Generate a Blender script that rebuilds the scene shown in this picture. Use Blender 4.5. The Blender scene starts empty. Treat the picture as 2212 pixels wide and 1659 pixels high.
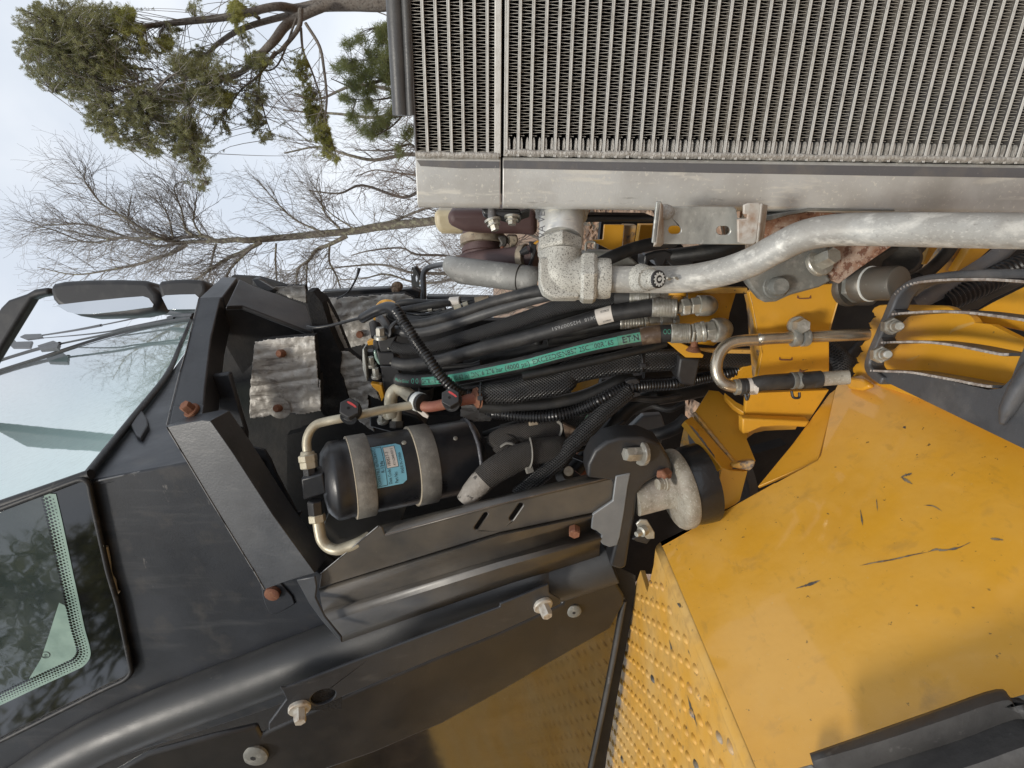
import bpy, math, random
import numpy as np
from mathutils import Vector, Matrix, geometry, noise

RND = random.Random(11)
SC = bpy.context.scene
COL = SC.collection
rad = math.radians

# ---------------------------------------------------------------- camera, sky, sun, exposure
F_PX, CX, CY = 1228.9, 1106.0, 829.5            # focal length and centre in units of the 2212 x 1659 view
CAM = Vector((0.0, 0.0, 1.75))
PITCH = rad(2.14)
FW = Vector((0, math.cos(PITCH), -math.sin(PITCH)))
UPV = Vector((1, 0, 0))                          # the photograph is turned on its side
RT = FW.cross(UPV)
cd = bpy.data.cameras.new('camera')
cam = bpy.data.objects.new('camera', cd)
COL.objects.link(cam)
m = Matrix((RT, UPV, -FW)).transposed().to_4x4()
m.translation = CAM
cam.matrix_world = m
cd.sensor_width = 36.0
cd.lens = F_PX * 36.0 / 2212.0
cd.clip_start = 0.02
cd.clip_end = 2000
SC.camera = cam

SUN_TO = Vector((-0.30, -0.58, 0.76)).normalized()
w = bpy.data.worlds.new('World')
SC.world = w
w.use_nodes = True
nt = w.node_tree
nt.nodes.clear()
no = nt.nodes.new('ShaderNodeOutputWorld')
bg = nt.nodes.new('ShaderNodeBackground')
sky = nt.nodes.new('ShaderNodeTexSky')
sky.sky_type = 'NISHITA'
sky.sun_disc = False
sky.sun_elevation = math.asin(SUN_TO.z)
sky.sun_rotation = math.atan2(SUN_TO.x, SUN_TO.y)
sky.air_density = 1.0
sky.dust_density = 2.0
tc = nt.nodes.new('ShaderNodeTexCoord')
nz = nt.nodes.new('ShaderNodeTexNoise')
nz.inputs['Scale'].default_value = 3.4
nz.inputs['Detail'].default_value = 5
nz.inputs['Roughness'].default_value = 0.5
nt.links.new(tc.outputs['Generated'], nz.inputs['Vector'])
cr = nt.nodes.new('ShaderNodeValToRGB')
cr.color_ramp.elements[0].position = 0.40
cr.color_ramp.elements[0].color = (5.7, 6.2, 6.9, 1)
cr.color_ramp.elements[1].position = 0.62
cr.color_ramp.elements[1].color = (7.2, 7.5, 7.9, 1)
nt.links.new(nz.outputs['Fac'], cr.inputs['Fac'])
mx = nt.nodes.new('ShaderNodeMix')
mx.data_type = 'RGBA'
mx.inputs[0].default_value = 0.9                 # an overcast sky: thin blue behind white cloud
nt.links.new(sky.outputs['Color'], mx.inputs[6])
nt.links.new(cr.outputs['Color'], mx.inputs[7])
nt.links.new(mx.outputs[2], bg.inputs['Color'])
bg.inputs['Strength'].default_value = 0.088
nt.links.new(bg.outputs['Background'], no.inputs['Surface'])

sl = bpy.data.lights.new('sun', 'SUN')
sl.energy = 1.5
sl.angle = rad(10)
sl.color = (1.0, 0.94, 0.84)
so = bpy.data.objects.new('sun', sl)
COL.objects.link(so)
so.rotation_euler = SUN_TO.to_track_quat('Z', 'Y').to_euler()
so.location = (-3, -6, 9)

SC.view_settings.view_transform = 'Standard'
SC.view_settings.look = 'None'
SC.view_settings.exposure = 0.65
SC.view_settings.gamma = 1.0
SC.view_settings.use_curve_mapping = False
SC.cycles.max_bounces = 8
SC.cycles.use_denoising = True

# ---------------------------------------------------------------- placing helpers
AX = Vector((0.375, 0.926, 0)).normalized()      # across the machine, away from the camera
FV = Vector((-0.926, 0.375, 0)).normalized()     # towards the front of the machine
RV = -FV
ZV = Vector((0, 0, 1))


def P(x, y, d):
    return CAM + FW * d + RT * ((x - CX) / F_PX * d) + UPV * ((CY - y) / F_PX * d)


class Pl:
    def __init__(s, p, n):
        s.p, s.n = Vector(p), Vector(n).normalized()
        if s.n.dot(CAM - s.p) < 0:
            s.n = -s.n

    def hit(s, x, y):
        r = P(x, y, 1.0) - CAM
        t = (s.p - CAM).dot(s.n) / r.dot(s.n)
        return CAM + r * t

    def off(s, h):
        return Pl(s.p + s.n * h, s.n)


_k = 1.0 / 1.8517
OFF = {}
for _c, _x in enumerate((0, 1000, 2000, 3000)):
    for _r, _y in enumerate((0, 750, 1500, 2272)):
        OFF['%d%d' % (_c, _r)] = (_x * _k, _y * _k, (0.26856 if _c < 3 else 0.26758))
OFF['a'] = (783.06, 567.05, 0.17090)
OFF['b'] = (918.10, 432.04, 0.14648)
OFF['c'] = (1242.1, 702.06, 0.17090)
OFF['d'] = (999.1, 864.1, 0.17090)
OFF['e'] = (810.07, 810.07, 0.13019)
OFF['f'] = (1782.1, 486.04, 0.19531)
OFF['v'] = (0, 0, 1)


def T(s):
    """'11 10,20 30,40,1.1 12 5,6' -> view points (x, y[, depth])"""
    out, o = [], OFF['v']
    for t in s.split():
        if ',' not in t:
            o = OFF[t]
        else:
            q = [float(a) for a in t.split(',')]
            out.append((o[0] + q[0] * o[2], o[1] + q[1] * o[2]) + tuple(q[2:]))
    return out


def T3(s, d=None):
    """trace to world points, the depth given per point or once"""
    out, last = [], d
    for q in T(s):
        if len(q) > 2:
            last = q[2]
        out.append(P(q[0], q[1], last))
    return out


def side(s, d):
    q = T(s)[0]
    return Pl(P(q[0], q[1], d), -AX)


def facing(s, d, tilt=None):
    q = T(s)[0]
    return Pl(P(q[0], q[1], d), tilt if tilt is not None else -FW)


def pl3(s):
    a, b, c = T3(s)
    return Pl(a, (b - a).cross(c - a))


# ---------------------------------------------------------------- mesh buffer
def spline(pts, sub=6, rs=None):
    """Catmull-Rom through the points; radii interpolated alike"""
    n = len(pts)
    out, ro = [], []
    for i in range(n - 1):
        p0 = pts[i - 1] if i > 0 else pts[0] * 2 - pts[1]
        p1, p2 = pts[i], pts[i + 1]
        p3 = pts[i + 2] if i + 2 < n else pts[n - 1] * 2 - pts[n - 2]
        for k in range(sub):
            t = k / sub
            t2, t3 = t * t, t * t * t
            out.append(0.5 * ((2 * p1) + (p2 - p0) * t + (2 * p0 - 5 * p1 + 4 * p2 - p3) * t2 + (3 * p1 - p0 - 3 * p2 + p3) * t3))
            if rs:
                ro.append(rs[i] * (1 - t) + rs[i + 1] * t)
    out.append(pts[-1].copy())
    if rs:
        ro.append(rs[-1])
        return out, ro
    return out


def resample(path, step):
    L = [0.0]
    for i in range(1, len(path)):
        L.append(L[-1] + (path[i] - path[i - 1]).length)
    n = max(2, int(L[-1] / step))
    out, j = [], 0
    for k in range(n + 1):
        s = L[-1] * k / n
        while j < len(path) - 2 and L[j + 1] < s:
            j += 1
        t = (s - L[j]) / max(1e-9, L[j + 1] - L[j])
        out.append(path[j].lerp(path[j + 1], min(1, max(0, t))))
    return out


def basis(ax):
    ax = ax.normalized()
    h = Vector((0, 0, 1)) if abs(ax.z) < 0.9 else Vector((1, 0, 0))
    u = ax.cross(h).normalized()
    return u, ax.cross(u)


class MB:
    def __init__(s):
        s.v, s.f = [], []

    def add(s, vs, fs):
        o = len(s.v)
        s.v.extend(vs)
        s.f.extend([tuple(i + o for i in f) for f in fs])
        return s

    def sweep(s, path, rs, n=10, caps=True, flat=1.0):
        """round bar along a dense path (rs: number or list)"""
        m_ = len(path)
        if not isinstance(rs, (list, tuple)):
            rs = [rs] * m_
        t0 = (path[1] - path[0]).normalized()
        u, v_ = basis(t0)
        vs, fs = [], []
        for i, p in enumerate(path):
            t = (path[min(i + 1, m_ - 1)] - path[max(i - 1, 0)]).normalized()
            u = (u - t * u.dot(t)).normalized()
            b = t.cross(u)
            for k in range(n):
                a = 2 * math.pi * k / n
                vs.append(p + (u * math.cos(a) + b * math.sin(a) * flat) * rs[i])
        for i in range(m_ - 1):
            for k in range(n):
                k2 = (k + 1) % n
                fs.append((i * n + k, i * n + k2, (i + 1) * n + k2, (i + 1) * n + k))
        if caps:
            fs.append(tuple(range(n - 1, -1, -1)))
            fs.append(tuple((m_ - 1) * n + k for k in range(n)))
        return s.add(vs, fs)

    def tube(s, pts, r, n=12, sub=6, caps=True):
        if isinstance(r, (list, tuple)):
            path, rr = spline(pts, sub, list(r))
        else:
            path, rr = spline(pts, sub), r
        return s.sweep(path, rr, n, caps)

    def lathe(s, p, ax, prof, n=24):
        """profile [(height along the axis, radius)]"""
        ax = ax.normalized()
        u, v_ = basis(ax)
        vs, fs = [], []
        m_ = len(prof)
        for h, r in prof:
            for k in range(n):
                a = 2 * math.pi * k / n
                vs.append(p + ax * h + (u * math.cos(a) + v_ * math.sin(a)) * max(r, 1e-5))
        for i in range(m_ - 1):
            for k in range(n):
                k2 = (k + 1) % n
                fs.append((i * n + k, i * n + k2, (i + 1) * n + k2, (i + 1) * n + k))
        fs.append(tuple(range(n - 1, -1, -1)))
        fs.append(tuple((m_ - 1) * n + k for k in range(n)))
        return s.add(vs, fs)

    def cyl(s, p0, p1, r0, r1=None, n=20, ch=0.0):
        r1 = r0 if r1 is None else r1
        L = (p1 - p0).length
        pr = [(0, r0), (L, r1)] if ch <= 0 else [(0, r0 - ch), (ch, r0), (L - ch, r1), (L, r1 - ch)]
        return s.lathe(p0, p1 - p0, pr, n)

    def hexnut(s, p0, p1, r):
        L = (p1 - p0).length
        c = min(0.12 * r, L * 0.3)
        return s.lathe(p0, p1 - p0, [(0, r * .9), (c, r), (L - c, r), (L, r * .9)], 6)

    def bolt(s, p, d, r, h=None, wr=None, wh=None, seat=0.003):
        """hex head with a washer or flange, sitting at p and pointing along d"""
        d = d.normalized()
        h = h or r * 0.9
        p = p - d * seat
        h += seat
        if wr:
            wh = (wh or r * 0.3) + seat
            s.lathe(p, d, [(0, wr), (wh * .75, wr), (wh, wr * .93)], 16)
            s.lathe(p + d * wh, d, [(0, r), (h * .8, r), (h, r * .86)], 6)
        else:
            s.lathe(p, d, [(0, r), (h * .85, r), (h, r * .86)], 6)
        return s

    def prism(s, pts, dirv, holes=()):
        """polygon (with holes) extruded by the vector dirv"""
        loops = [list(pts)] + [list(h) for h in holes]
        tri = geometry.tessellate_polygon(loops)
        flat = [p for l in loops for p in l]
        n = len(flat)
        vs = [Vector(p) for p in flat] + [Vector(p) + dirv for p in flat]
        fs = []
        o = 0
        if len(loops) == 1:
            nn = Vector((0, 0, 0))
            for i in range(n):
                nn += flat[i].cross(flat[(i + 1) % n])
            fwd = nn.dot(dirv) < 0
            a = tuple(range(n))
            fs.append(a if fwd else a[::-1])
            fs.append(tuple(i + n for i in (a[::-1] if fwd else a)))
        else:
            for t in tri:
                nn = (flat[t[1]] - flat[t[0]]).cross(flat[t[2]] - flat[t[0]])
                t = tuple(t)
                if nn.dot(dirv) > 0:
                    t = t[::-1]
                fs.append(t)
                fs.append(tuple(i + n for i in t[::-1]))
        for l in loops:
            m_ = len(l)
            nn = Vector((0, 0, 0))
            for i in range(m_):
                nn += (l[i] - l[0]).cross(l[(i + 1) % m_] - l[0])
            flip = nn.dot(dirv) < 0
            if l is not loops[0]:
                flip = not flip
            for i in range(m_):
                j = (i + 1) % m_
                q = (o + i, o + j, o + j + n, o + i + n)
                fs.append(q[::-1] if flip else q)
            o += m_
        return s.add(vs, fs)

    def box(s, c, u, v_, w_):
        """box with centre c and half-axis vectors"""
        vs = [c + u * a + v_ * b + w_ * d for a in (-1, 1) for b in (-1, 1) for d in (-1, 1)]
        return s.add(vs, [(0, 1, 3, 2), (4, 6, 7, 5), (0, 4, 5, 1), (2, 3, 7, 6), (0, 2, 6, 4), (1, 5, 7, 3)])

    def ball(s, c, r, n=12, sq=(1, 1, 1)):
        vs, fs = [], []
        for i in range(n + 1):
            th = math.pi * i / n
            for k in range(n):
                ph = 2 * math.pi * k / n
                vs.append(c + Vector((math.sin(th) * math.cos(ph) * sq[0], math.sin(th) * math.sin(ph) * sq[1], math.cos(th) * sq[2])) * r)
        for i in range(n):
            for k in range(n):
                k2 = (k + 1) % n
                fs.append((i * n + k, (i + 1) * n + k, (i + 1) * n + k2, i * n + k2))
        return s.add(vs, fs)


WLOC = {}


def set_props(o, label=None, cat=None, group=None, kind=None):
    if label:
        o['label'] = label
    if cat:
        o['category'] = cat
    if group:
        o['group'] = group
    if kind:
        o['kind'] = kind
    return o


def thing(name, label, cat, loc, group=None):
    o = bpy.data.objects.new(name, None)
    o.empty_display_size = 0.05
    COL.objects.link(o)
    o.location = loc
    WLOC[o.name] = Vector(loc)
    return set_props(o, label, cat, group)


def mesh_of(name, v, f, mats, smooth=35):
    me = bpy.data.meshes.new(name)
    me.from_pydata([tuple(p) for p in v], [], f)
    for mm in (mats if isinstance(mats, (list, tuple)) else [mats]):
        me.materials.append(mm)
    if smooth:
        me.shade_smooth()
        if smooth < 180:
            me.set_sharp_from_angle(angle=rad(smooth))
    me.update()
    return me


def obj(name, mb, mat, parent=None, smooth=35, bevel=0.0, label=None, cat=None, group=None, kind=None, seg=2):
    vs = mb.v
    lo = Vector((min(p[0] for p in vs), min(p[1] for p in vs), min(p[2] for p in vs)))
    hi = Vector((max(p[0] for p in vs), max(p[1] for p in vs), max(p[2] for p in vs)))
    c = (lo + hi) * 0.5
    if parent is None:
        c.z = lo.z
    me = mesh_of(name, [Vector(p) - c for p in vs], mb.f, mat, smooth)
    o = bpy.data.objects.new(name, me)
    COL.objects.link(o)
    WLOC[o.name] = c
    if parent is not None:
        o.parent = parent
        o.location = c - WLOC[parent.name]
    else:
        o.location = c
    if bevel:
        md = o.modifiers.new('bevel', 'BEVEL')
        md.width = bevel
        md.segments = seg
        md.limit_method = 'ANGLE'
        md.angle_limit = rad(38)
        md.harden_normals = False
    return set_props(o, label, cat, group, kind)


def inst(name, me, loc, parent, rot=None, scale=None):
    """another object that shares a mesh; loc in world space"""
    o = bpy.data.objects.new(name, me)
    COL.objects.link(o)
    o.parent = parent
    WLOC[o.name] = Vector(loc)
    o.location = Vector(loc) - (WLOC[parent.name] if parent else Vector())
    if rot is not None:
        o.rotation_euler = rot
    if scale is not None:
        o.scale = scale
    return o


def plate(name, s, pl, th, mat, parent, holes=(), bevel=0.0012, **kw):
    """outline traced on a plane, front face there, thickness behind it"""
    pts = [pl.hit(q[0], q[1]) for q in T(s)]
    hs = [[pl.hit(q[0], q[1]) for q in (T(h) if isinstance(h, str) else h)] for h in holes]
    return obj(name, MB().prism(pts, -pl.n * th, hs), mat, parent, bevel=bevel, smooth=30, **kw)


def dense(s, step=26):
    out = []
    q = [a[:2] for a in T(s)]
    for a, b in zip(q[:-1], q[1:]):
        n = max(1, int(math.hypot(b[0] - a[0], b[1] - a[1]) / step + .5))
        out += [(a[0] + (b[0] - a[0]) * k / n, a[1] + (b[1] - a[1]) * k / n) for k in range(n)]
    return out + [q[-1]]


def oval(cid, x, y, rx, ry, ang=0, n=20):
    o = OFF[cid]
    out = []
    ca, sa = math.cos(rad(ang)), math.sin(rad(ang))
    for k in range(n):
        a = 2 * math.pi * k / n
        u, v_ = rx * math.cos(a), ry * math.sin(a)
        out.append((o[0] + (x + u * ca - v_ * sa) * o[2], o[1] + (y + u * sa + v_ * ca) * o[2]))
    return out


def slot(cid, x0, y0, x1, y1, r, n=6):
    """rounded slot between two points"""
    o = OFF[cid]
    a0 = math.atan2(y1 - y0, x1 - x0)
    out = []
    for (x, y, a) in ((x1, y1, a0 - math.pi / 2), (x0, y0, a0 + math.pi / 2)):
        for k in range(n + 1):
            t = a + math.pi * k / n
            out.append((o[0] + (x + r * math.cos(t)) * o[2], o[1] + (y + r * math.sin(t)) * o[2]))
    return out


# ---------------------------------------------------------------- text
def text_geo(body, size=1.0):
    cu = bpy.data.curves.new('lettering', 'FONT')
    cu.body = body
    cu.size = size
    cu.resolution_u = 2
    o = bpy.data.objects.new('lettering', cu)
    COL.objects.link(o)
    dg = bpy.context.evaluated_depsgraph_get()
    me = o.evaluated_get(dg).to_mesh()
    v = [(p.co.x, p.co.y) for p in me.vertices]
    f = [tuple(p.vertices) for p in me.polygons]
    o.evaluated_get(dg).to_mesh_clear()
    bpy.data.objects.remove(o)
    bpy.data.curves.remove(cu)
    return v, f


def text_flat(mb, body, org, ux, uy, h, wid=None):
    """lettering on a flat face: org = baseline start, h = capital height, wid = total length"""
    v, f = text_geo(body)
    xs = [p[0] for p in v]
    ys = [p[1] for p in v]
    x0, x1 = min(xs), max(xs)
    sy = h / 0.7
    sx = (wid / (x1 - x0)) if wid else sy
    mb.add([org + ux * ((a - x0) * sx) + uy * (b * sy) for a, b in v], f)


class Tube:
    """a swept path one can wrap lettering on"""
    def __init__(s, pts, r, sub=10):
        s.path = resample(spline(pts, sub), 0.004)
        s.r0, s.r1 = r if isinstance(r, (list, tuple)) else (r, r)
        s.L = [0.0]
        for i in range(1, len(s.path)):
            s.L.append(s.L[-1] + (s.path[i] - s.path[i - 1]).length)

    def frame(s, t):
        L = s.L
        j = min(max(int(t / L[-1] * (len(L) - 1)), 0), len(L) - 2)
        p = s.path[j].lerp(s.path[j + 1], (t - L[j]) / (L[j + 1] - L[j]))
        tg = (s.path[min(j + 2, len(L) - 1)] - s.path[max(j - 1, 0)]).normalized()
        nv = CAM - p
        nv = (nv - tg * nv.dot(tg)).normalized()
        up = tg.cross(nv)
        if up.dot(UPV) < 0:
            up = -up
        return p, tg, nv, up

    def at(s, t, y, lift=0.0):
        p, tg, nv, up = s.frame(t)
        r = s.r0 + (s.r1 - s.r0) * t / s.L[-1]
        a = y / r
        return p + (nv * math.cos(a) + up * math.sin(a)) * (r + lift)

    def radii(s):
        return [s.r0 + (s.r1 - s.r0) * t / s.L[-1] for t in s.L]

    def near(s, x, y):
        """arc length of the point that shows nearest the view point"""
        best, bt = 1e9, 0
        for i, p in enumerate(s.path):
            q = p - CAM
            d = q.dot(FW)
            u, v_ = CX + q.dot(RT) / d * F_PX, CY - q.dot(UPV) / d * F_PX
            e = (u - x) ** 2 + (v_ - y) ** 2
            if e < best:
                best, bt = e, s.L[i]
        return bt

    def text(s, mb, body, t0, y0, h, t1=None, lift=0.0006, flip=False):
        v, f = text_geo(body)
        xs = [p[0] for p in v]
        x0, x1 = min(xs), max(xs)
        sy = h / 0.7
        sx = ((t1 - t0) / (x1 - x0)) if t1 else sy
        vs = []
        for a, b in v:
            if flip:
                vs.append(s.at(t0 + (x1 - a) * sx, y0 - b * sy, lift))
            else:
                vs.append(s.at(t0 + (a - x0) * sx, y0 + b * sy, lift))
        mb.add(vs, f)

    def band(s, mb, t0, t1, y0, y1, lift=0.0003, step=0.004, ny=4):
        n = max(2, int((t1 - t0) / step))
        vs, fs = [], []
        for i in range(n + 1):
            for k in range(ny + 1):
                vs.append(s.at(t0 + (t1 - t0) * i / n, y0 + (y1 - y0) * k / ny, lift))
        for i in range(n):
            for k in range(ny):
                a = i * (ny + 1) + k
                fs.append((a, a + ny + 1, a + ny + 2, a + 1))
        mb.add(vs, fs)

# ---------------------------------------------------------------- materials
def mat(name, base, rough=0.5, metal=0.0, layers=(), bumps=(), rvar=None, coat=0.0, ior=1.5, spec=None, coat_rough=0.1, obj_space=False):
    """procedural paint / metal / rubber: base colour, stain layers (colour, scale, lo, hi, amount[, stretch]),
    relief (scale, height) and roughness variation (scale, amount)"""
    m_ = bpy.data.materials.new(name)
    m_.use_nodes = True
    t = m_.node_tree
    b = t.nodes['Principled BSDF']
    L = t.links.new
    if obj_space:
        src = t.nodes.new('ShaderNodeTexCoord').outputs['Object']
    else:
        src = t.nodes.new('ShaderNodeNewGeometry').outputs['Position']

    def vec(stretch, seed):
        mp = t.nodes.new('ShaderNodeMapping')
        mp.inputs['Scale'].default_value = stretch
        mp.inputs['Location'].default_value = (seed * 1.37, seed * 2.11, seed * 0.73)
        L(src, mp.inputs['Vector'])
        return mp.outputs['Vector']

    def tex(scale, detail, rg, stretch, seed):
        n_ = t.nodes.new('ShaderNodeTexNoise')
        n_.inputs['Scale'].default_value = scale
        n_.inputs['Detail'].default_value = detail
        n_.inputs['Roughness'].default_value = rg
        L(vec(stretch, seed), n_.inputs['Vector'])
        return n_.outputs['Fac']

    cur = None
    for i, ly in enumerate(layers):
        col, sc, lo, hi, amt = ly[:5]
        st = ly[5] if len(ly) > 5 else (1, 1, 1)
        mr = t.nodes.new('ShaderNodeMapRange')
        mr.inputs['From Min'].default_value = lo
        mr.inputs['From Max'].default_value = hi
        mr.inputs['To Max'].default_value = amt
        L(tex(sc, 5, 0.6, st, i + 1), mr.inputs['Value'])
        mixn = t.nodes.new('ShaderNodeMix')
        mixn.data_type = 'RGBA'
        L(mr.outputs['Result'], mixn.inputs[0])
        if cur is None:
            mixn.inputs[6].default_value = (*base, 1)
        else:
            L(cur, mixn.inputs[6])
        mixn.inputs[7].default_value = (*col, 1)
        cur = mixn.outputs[2]
    if cur is None:
        b.inputs['Base Color'].default_value = (*base, 1)
    else:
        L(cur, b.inputs['Base Color'])
    b.inputs['Metallic'].default_value = metal
    b.inputs['IOR'].default_value = ior
    if spec is not None:
        b.inputs['Specular IOR Level'].default_value = spec
    b.inputs['Roughness'].default_value = rough
    if rvar:
        mr = t.nodes.new('ShaderNodeMapRange')
        mr.inputs['From Min'].default_value = 0.3
        mr.inputs['From Max'].default_value = 0.7
        mr.inputs['To Min'].default_value = max(0.03, rough - rvar[1])
        mr.inputs['To Max'].default_value = min(1, rough + rvar[1])
        L(tex(rvar[0], 4, 0.6, (1, 1, 1), 17), mr.inputs['Value'])
        L(mr.outputs['Result'], b.inputs['Roughness'])
    b.inputs['Coat Weight'].default_value = coat
    b.inputs['Coat Roughness'].default_value = coat_rough
    prev = None
    for i, bp in enumerate(bumps):
        sc, hgt = bp[:2]
        st = bp[2] if len(bp) > 2 else (1, 1, 1)
        bn = t.nodes.new('ShaderNodeBump')
        bn.inputs['Strength'].default_value = 1.0
        bn.inputs['Distance'].default_value = hgt
        L(tex(sc, 3, 0.55, st, 23 + i), bn.inputs['Height'])
        if prev is not None:
            L(prev, bn.inputs['Normal'])
        prev = bn.outputs['Normal']
    if prev is not None:
        L(prev, b.inputs['Normal'])
    return m_


def flatmat(name, col, rough=0.6, metal=0.0):
    return mat(name, col, rough, metal, layers=[((col[0] * .6, col[1] * .6, col[2] * .6), 90, .5, .75, .5)])


M = {}
YEL = (0.64, 0.315, 0.022)
DUST = (0.30, 0.235, 0.165)
M['yellow'] = mat('yellow_paint', YEL, 0.38, layers=[
    ((0.60, 0.33, 0.06), 6, .45, .75, .45), ((0.40, 0.20, 0.02), 28, .58, .75, .35), ((0.10, 0.065, 0.03), 130, .69, .74, .9),
    ((0.06, 0.045, 0.03), 42, .73, .77, .85)], bumps=[(900, .00015), (30, .0006)], rvar=(12, .12), coat=.25, coat_rough=.25)
M['yellow_fender'] = mat('yellow_fender_paint', (0.66, 0.33, 0.025), 0.40, layers=[
    ((0.69, 0.39, 0.085), 3.6, .42, .60, .65), ((0.55, 0.27, 0.03), 14, .5, .8, .4), ((0.13, 0.08, 0.03), 105, .675, .72, .9),
    ((0.09, 0.06, 0.03), 48, .72, .755, .9), ((0.30, 0.18, 0.06), 20, .60, .74, .4, (1, 1, .25)), ((0.36, 0.20, 0.04), 60, .60, .70, .32, (.4, .4, 1)), ((0.62, 0.42, 0.18), 260, .66, .72, .5)],
    bumps=[(1100, .00012), (22, .0010)], rvar=(9, .12), coat=.6, coat_rough=.06)
M['yellow_tread'] = mat('yellow_tread_paint', (0.62, 0.33, 0.05), 0.5, layers=[
    ((0.62, 0.40, 0.14), 9, .35, .65, .85), ((0.36, 0.21, 0.07), 34, .5, .72, .6), ((0.10, 0.07, 0.05), 85, .64, .72, .85)],
    bumps=[(700, .0002), (60, .0006)], rvar=(12, .12))
M['yellow_worn'] = mat('yellow_worn_paint', (0.60, 0.32, 0.06), 0.5, layers=[
    ((0.34, 0.29, 0.22), 26, .46, .6, .85), ((0.09, 0.085, 0.09), 38, .55, .63, .9)], bumps=[(400, .0003)], rvar=(20, .1))
M['worn_edge'] = mat('chipped_steel', (0.11, 0.105, 0.10), 0.55, .4, layers=[((0.36, 0.3, .2), 60, .45, .6, .8), ((.2, .08, .03), 80, .6, .7, .6)], bumps=[(200, .0004)])
M['cab'] = mat('cab_black_paint', (0.011, 0.013, 0.018), 0.48, layers=[  # blue in the base and first layer stands in for sky reflection
    ((0.040, 0.046, 0.058), 5, .4, .75, .5), ((0.11, 0.105, 0.10), 240, .70, .76, .6), ((0.06, 0.055, 0.05), 17, .54, .72, .6), ((0.06, 0.062, 0.066), 34, .56, .70, .45, (1, 1, .12)), ((0.20, .19, .18), 55, .69, .73, .5, (.3, .3, 1)), ((0.4, 0.4, 0.38), 60, .785, .80, .8)],
    bumps=[(260, .00025), (8, .0008)], rvar=(7, .10), coat=.15, coat_rough=.3)
M['frame_paint_lit'] = mat('guard_frame_lit_paint', (0.030, 0.033, 0.039), 0.42, layers=[((0.060, 0.064, 0.070), 6, .42, .72, .55), ((0.013, .014, .017), 21, .52, .70, .5), ((0.10, .10, .10), 40, .60, .72, .35, (1, 1, .12)), ((0.18, .17, .155), 150, .68, .74, .5)], bumps=[(260, .00025), (9, .0010)], rvar=(8, .12), coat=.15, coat_rough=.3)  # black made lighter to stand in for sky light on upturned faces
M['post_paint'] = mat('corner_post_paint', (0.032, 0.033, 0.035), 0.46, layers=[((0.058, 0.057, 0.056), 5, .42, .70, .6), ((0.10, .095, .088), 30, .60, .74, .35, (1, 1, .2)), ((0.17, .16, .15), 130, .69, .74, .5)], bumps=[(300, .00025), (8, .0008)], rvar=(8, .10))
M['black'] = mat('black_steel_paint', (0.014, 0.015, 0.018), 0.40, layers=[
    ((0.07, 0.062, 0.052), 7, .42, .75, .45), ((0.16, 0.14, 0.12), 180, .68, .76, .5), ((0.02, .02, .02), 30, .5, .7, .5)],
    bumps=[(420, .0002), (14, .0006)], rvar=(9, .12), coat=.1, coat_rough=.3)
M['guard'] = mat('guard_black_paint', (0.034, 0.031, 0.028), 0.47, layers=[  # brown base and first layer stand in for the yellow fender's reflection
    ((0.115, 0.095, 0.070), 9, .36, .66, .6), ((0.22, 0.18, 0.13), 210, .69, .76, .5), ((0.5, 0.48, 0.42), 75, .775, .80, .9)],
    bumps=[(500, .00015), (10, .0008)], rvar=(12, .09), coat=.2, coat_rough=.3, ior=1.7)
M['black_deep'] = mat('black_dirt_and_shade', (0.010, 0.010, 0.011), 0.7, layers=[((0.035, 0.03, 0.026), 14, .45, .7, .6)], bumps=[(90, .0008)])  # dirty black, also the shade colour of the gap and void sheets
M['plastic'] = mat('black_plastic', (0.022, 0.022, 0.024), 0.5, layers=[((0.07, 0.068, 0.064), 16, .5, .75, .5)], bumps=[(1400, .00015)])
M['conduit'] = mat('black_conduit_plastic', (0.012, 0.012, 0.013), 0.32, layers=[((0.07, 0.065, 0.06), 40, .55, .75, .4)], bumps=[(600, .0001)])
M['rubber'] = mat('hose_rubber', (0.017, 0.017, 0.018), 0.56, layers=[
    ((0.085, 0.08, 0.074), 22, .45, .75, .55), ((0.17, 0.16, 0.15), 150, .66, .75, .4)], bumps=[(500, .0003), (40, .0006)], rvar=(18, .12))
M['rubber_grey'] = mat('hose_rubber_grey', (0.060, 0.060, 0.061), 0.42, layers=[
    ((0.12, 0.118, 0.112), 20, .45, .75, .6), ((0.03, .03, .03), 60, .6, .75, .5)], bumps=[(300, .0002)], rvar=(18, .1))
M['rubber_dark'] = mat('hose_rubber_dark', (0.012, 0.012, 0.012), 0.5, layers=[((0.05, 0.045, 0.038), 25, .5, .75, .6)], bumps=[(250, .0004)])


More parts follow.
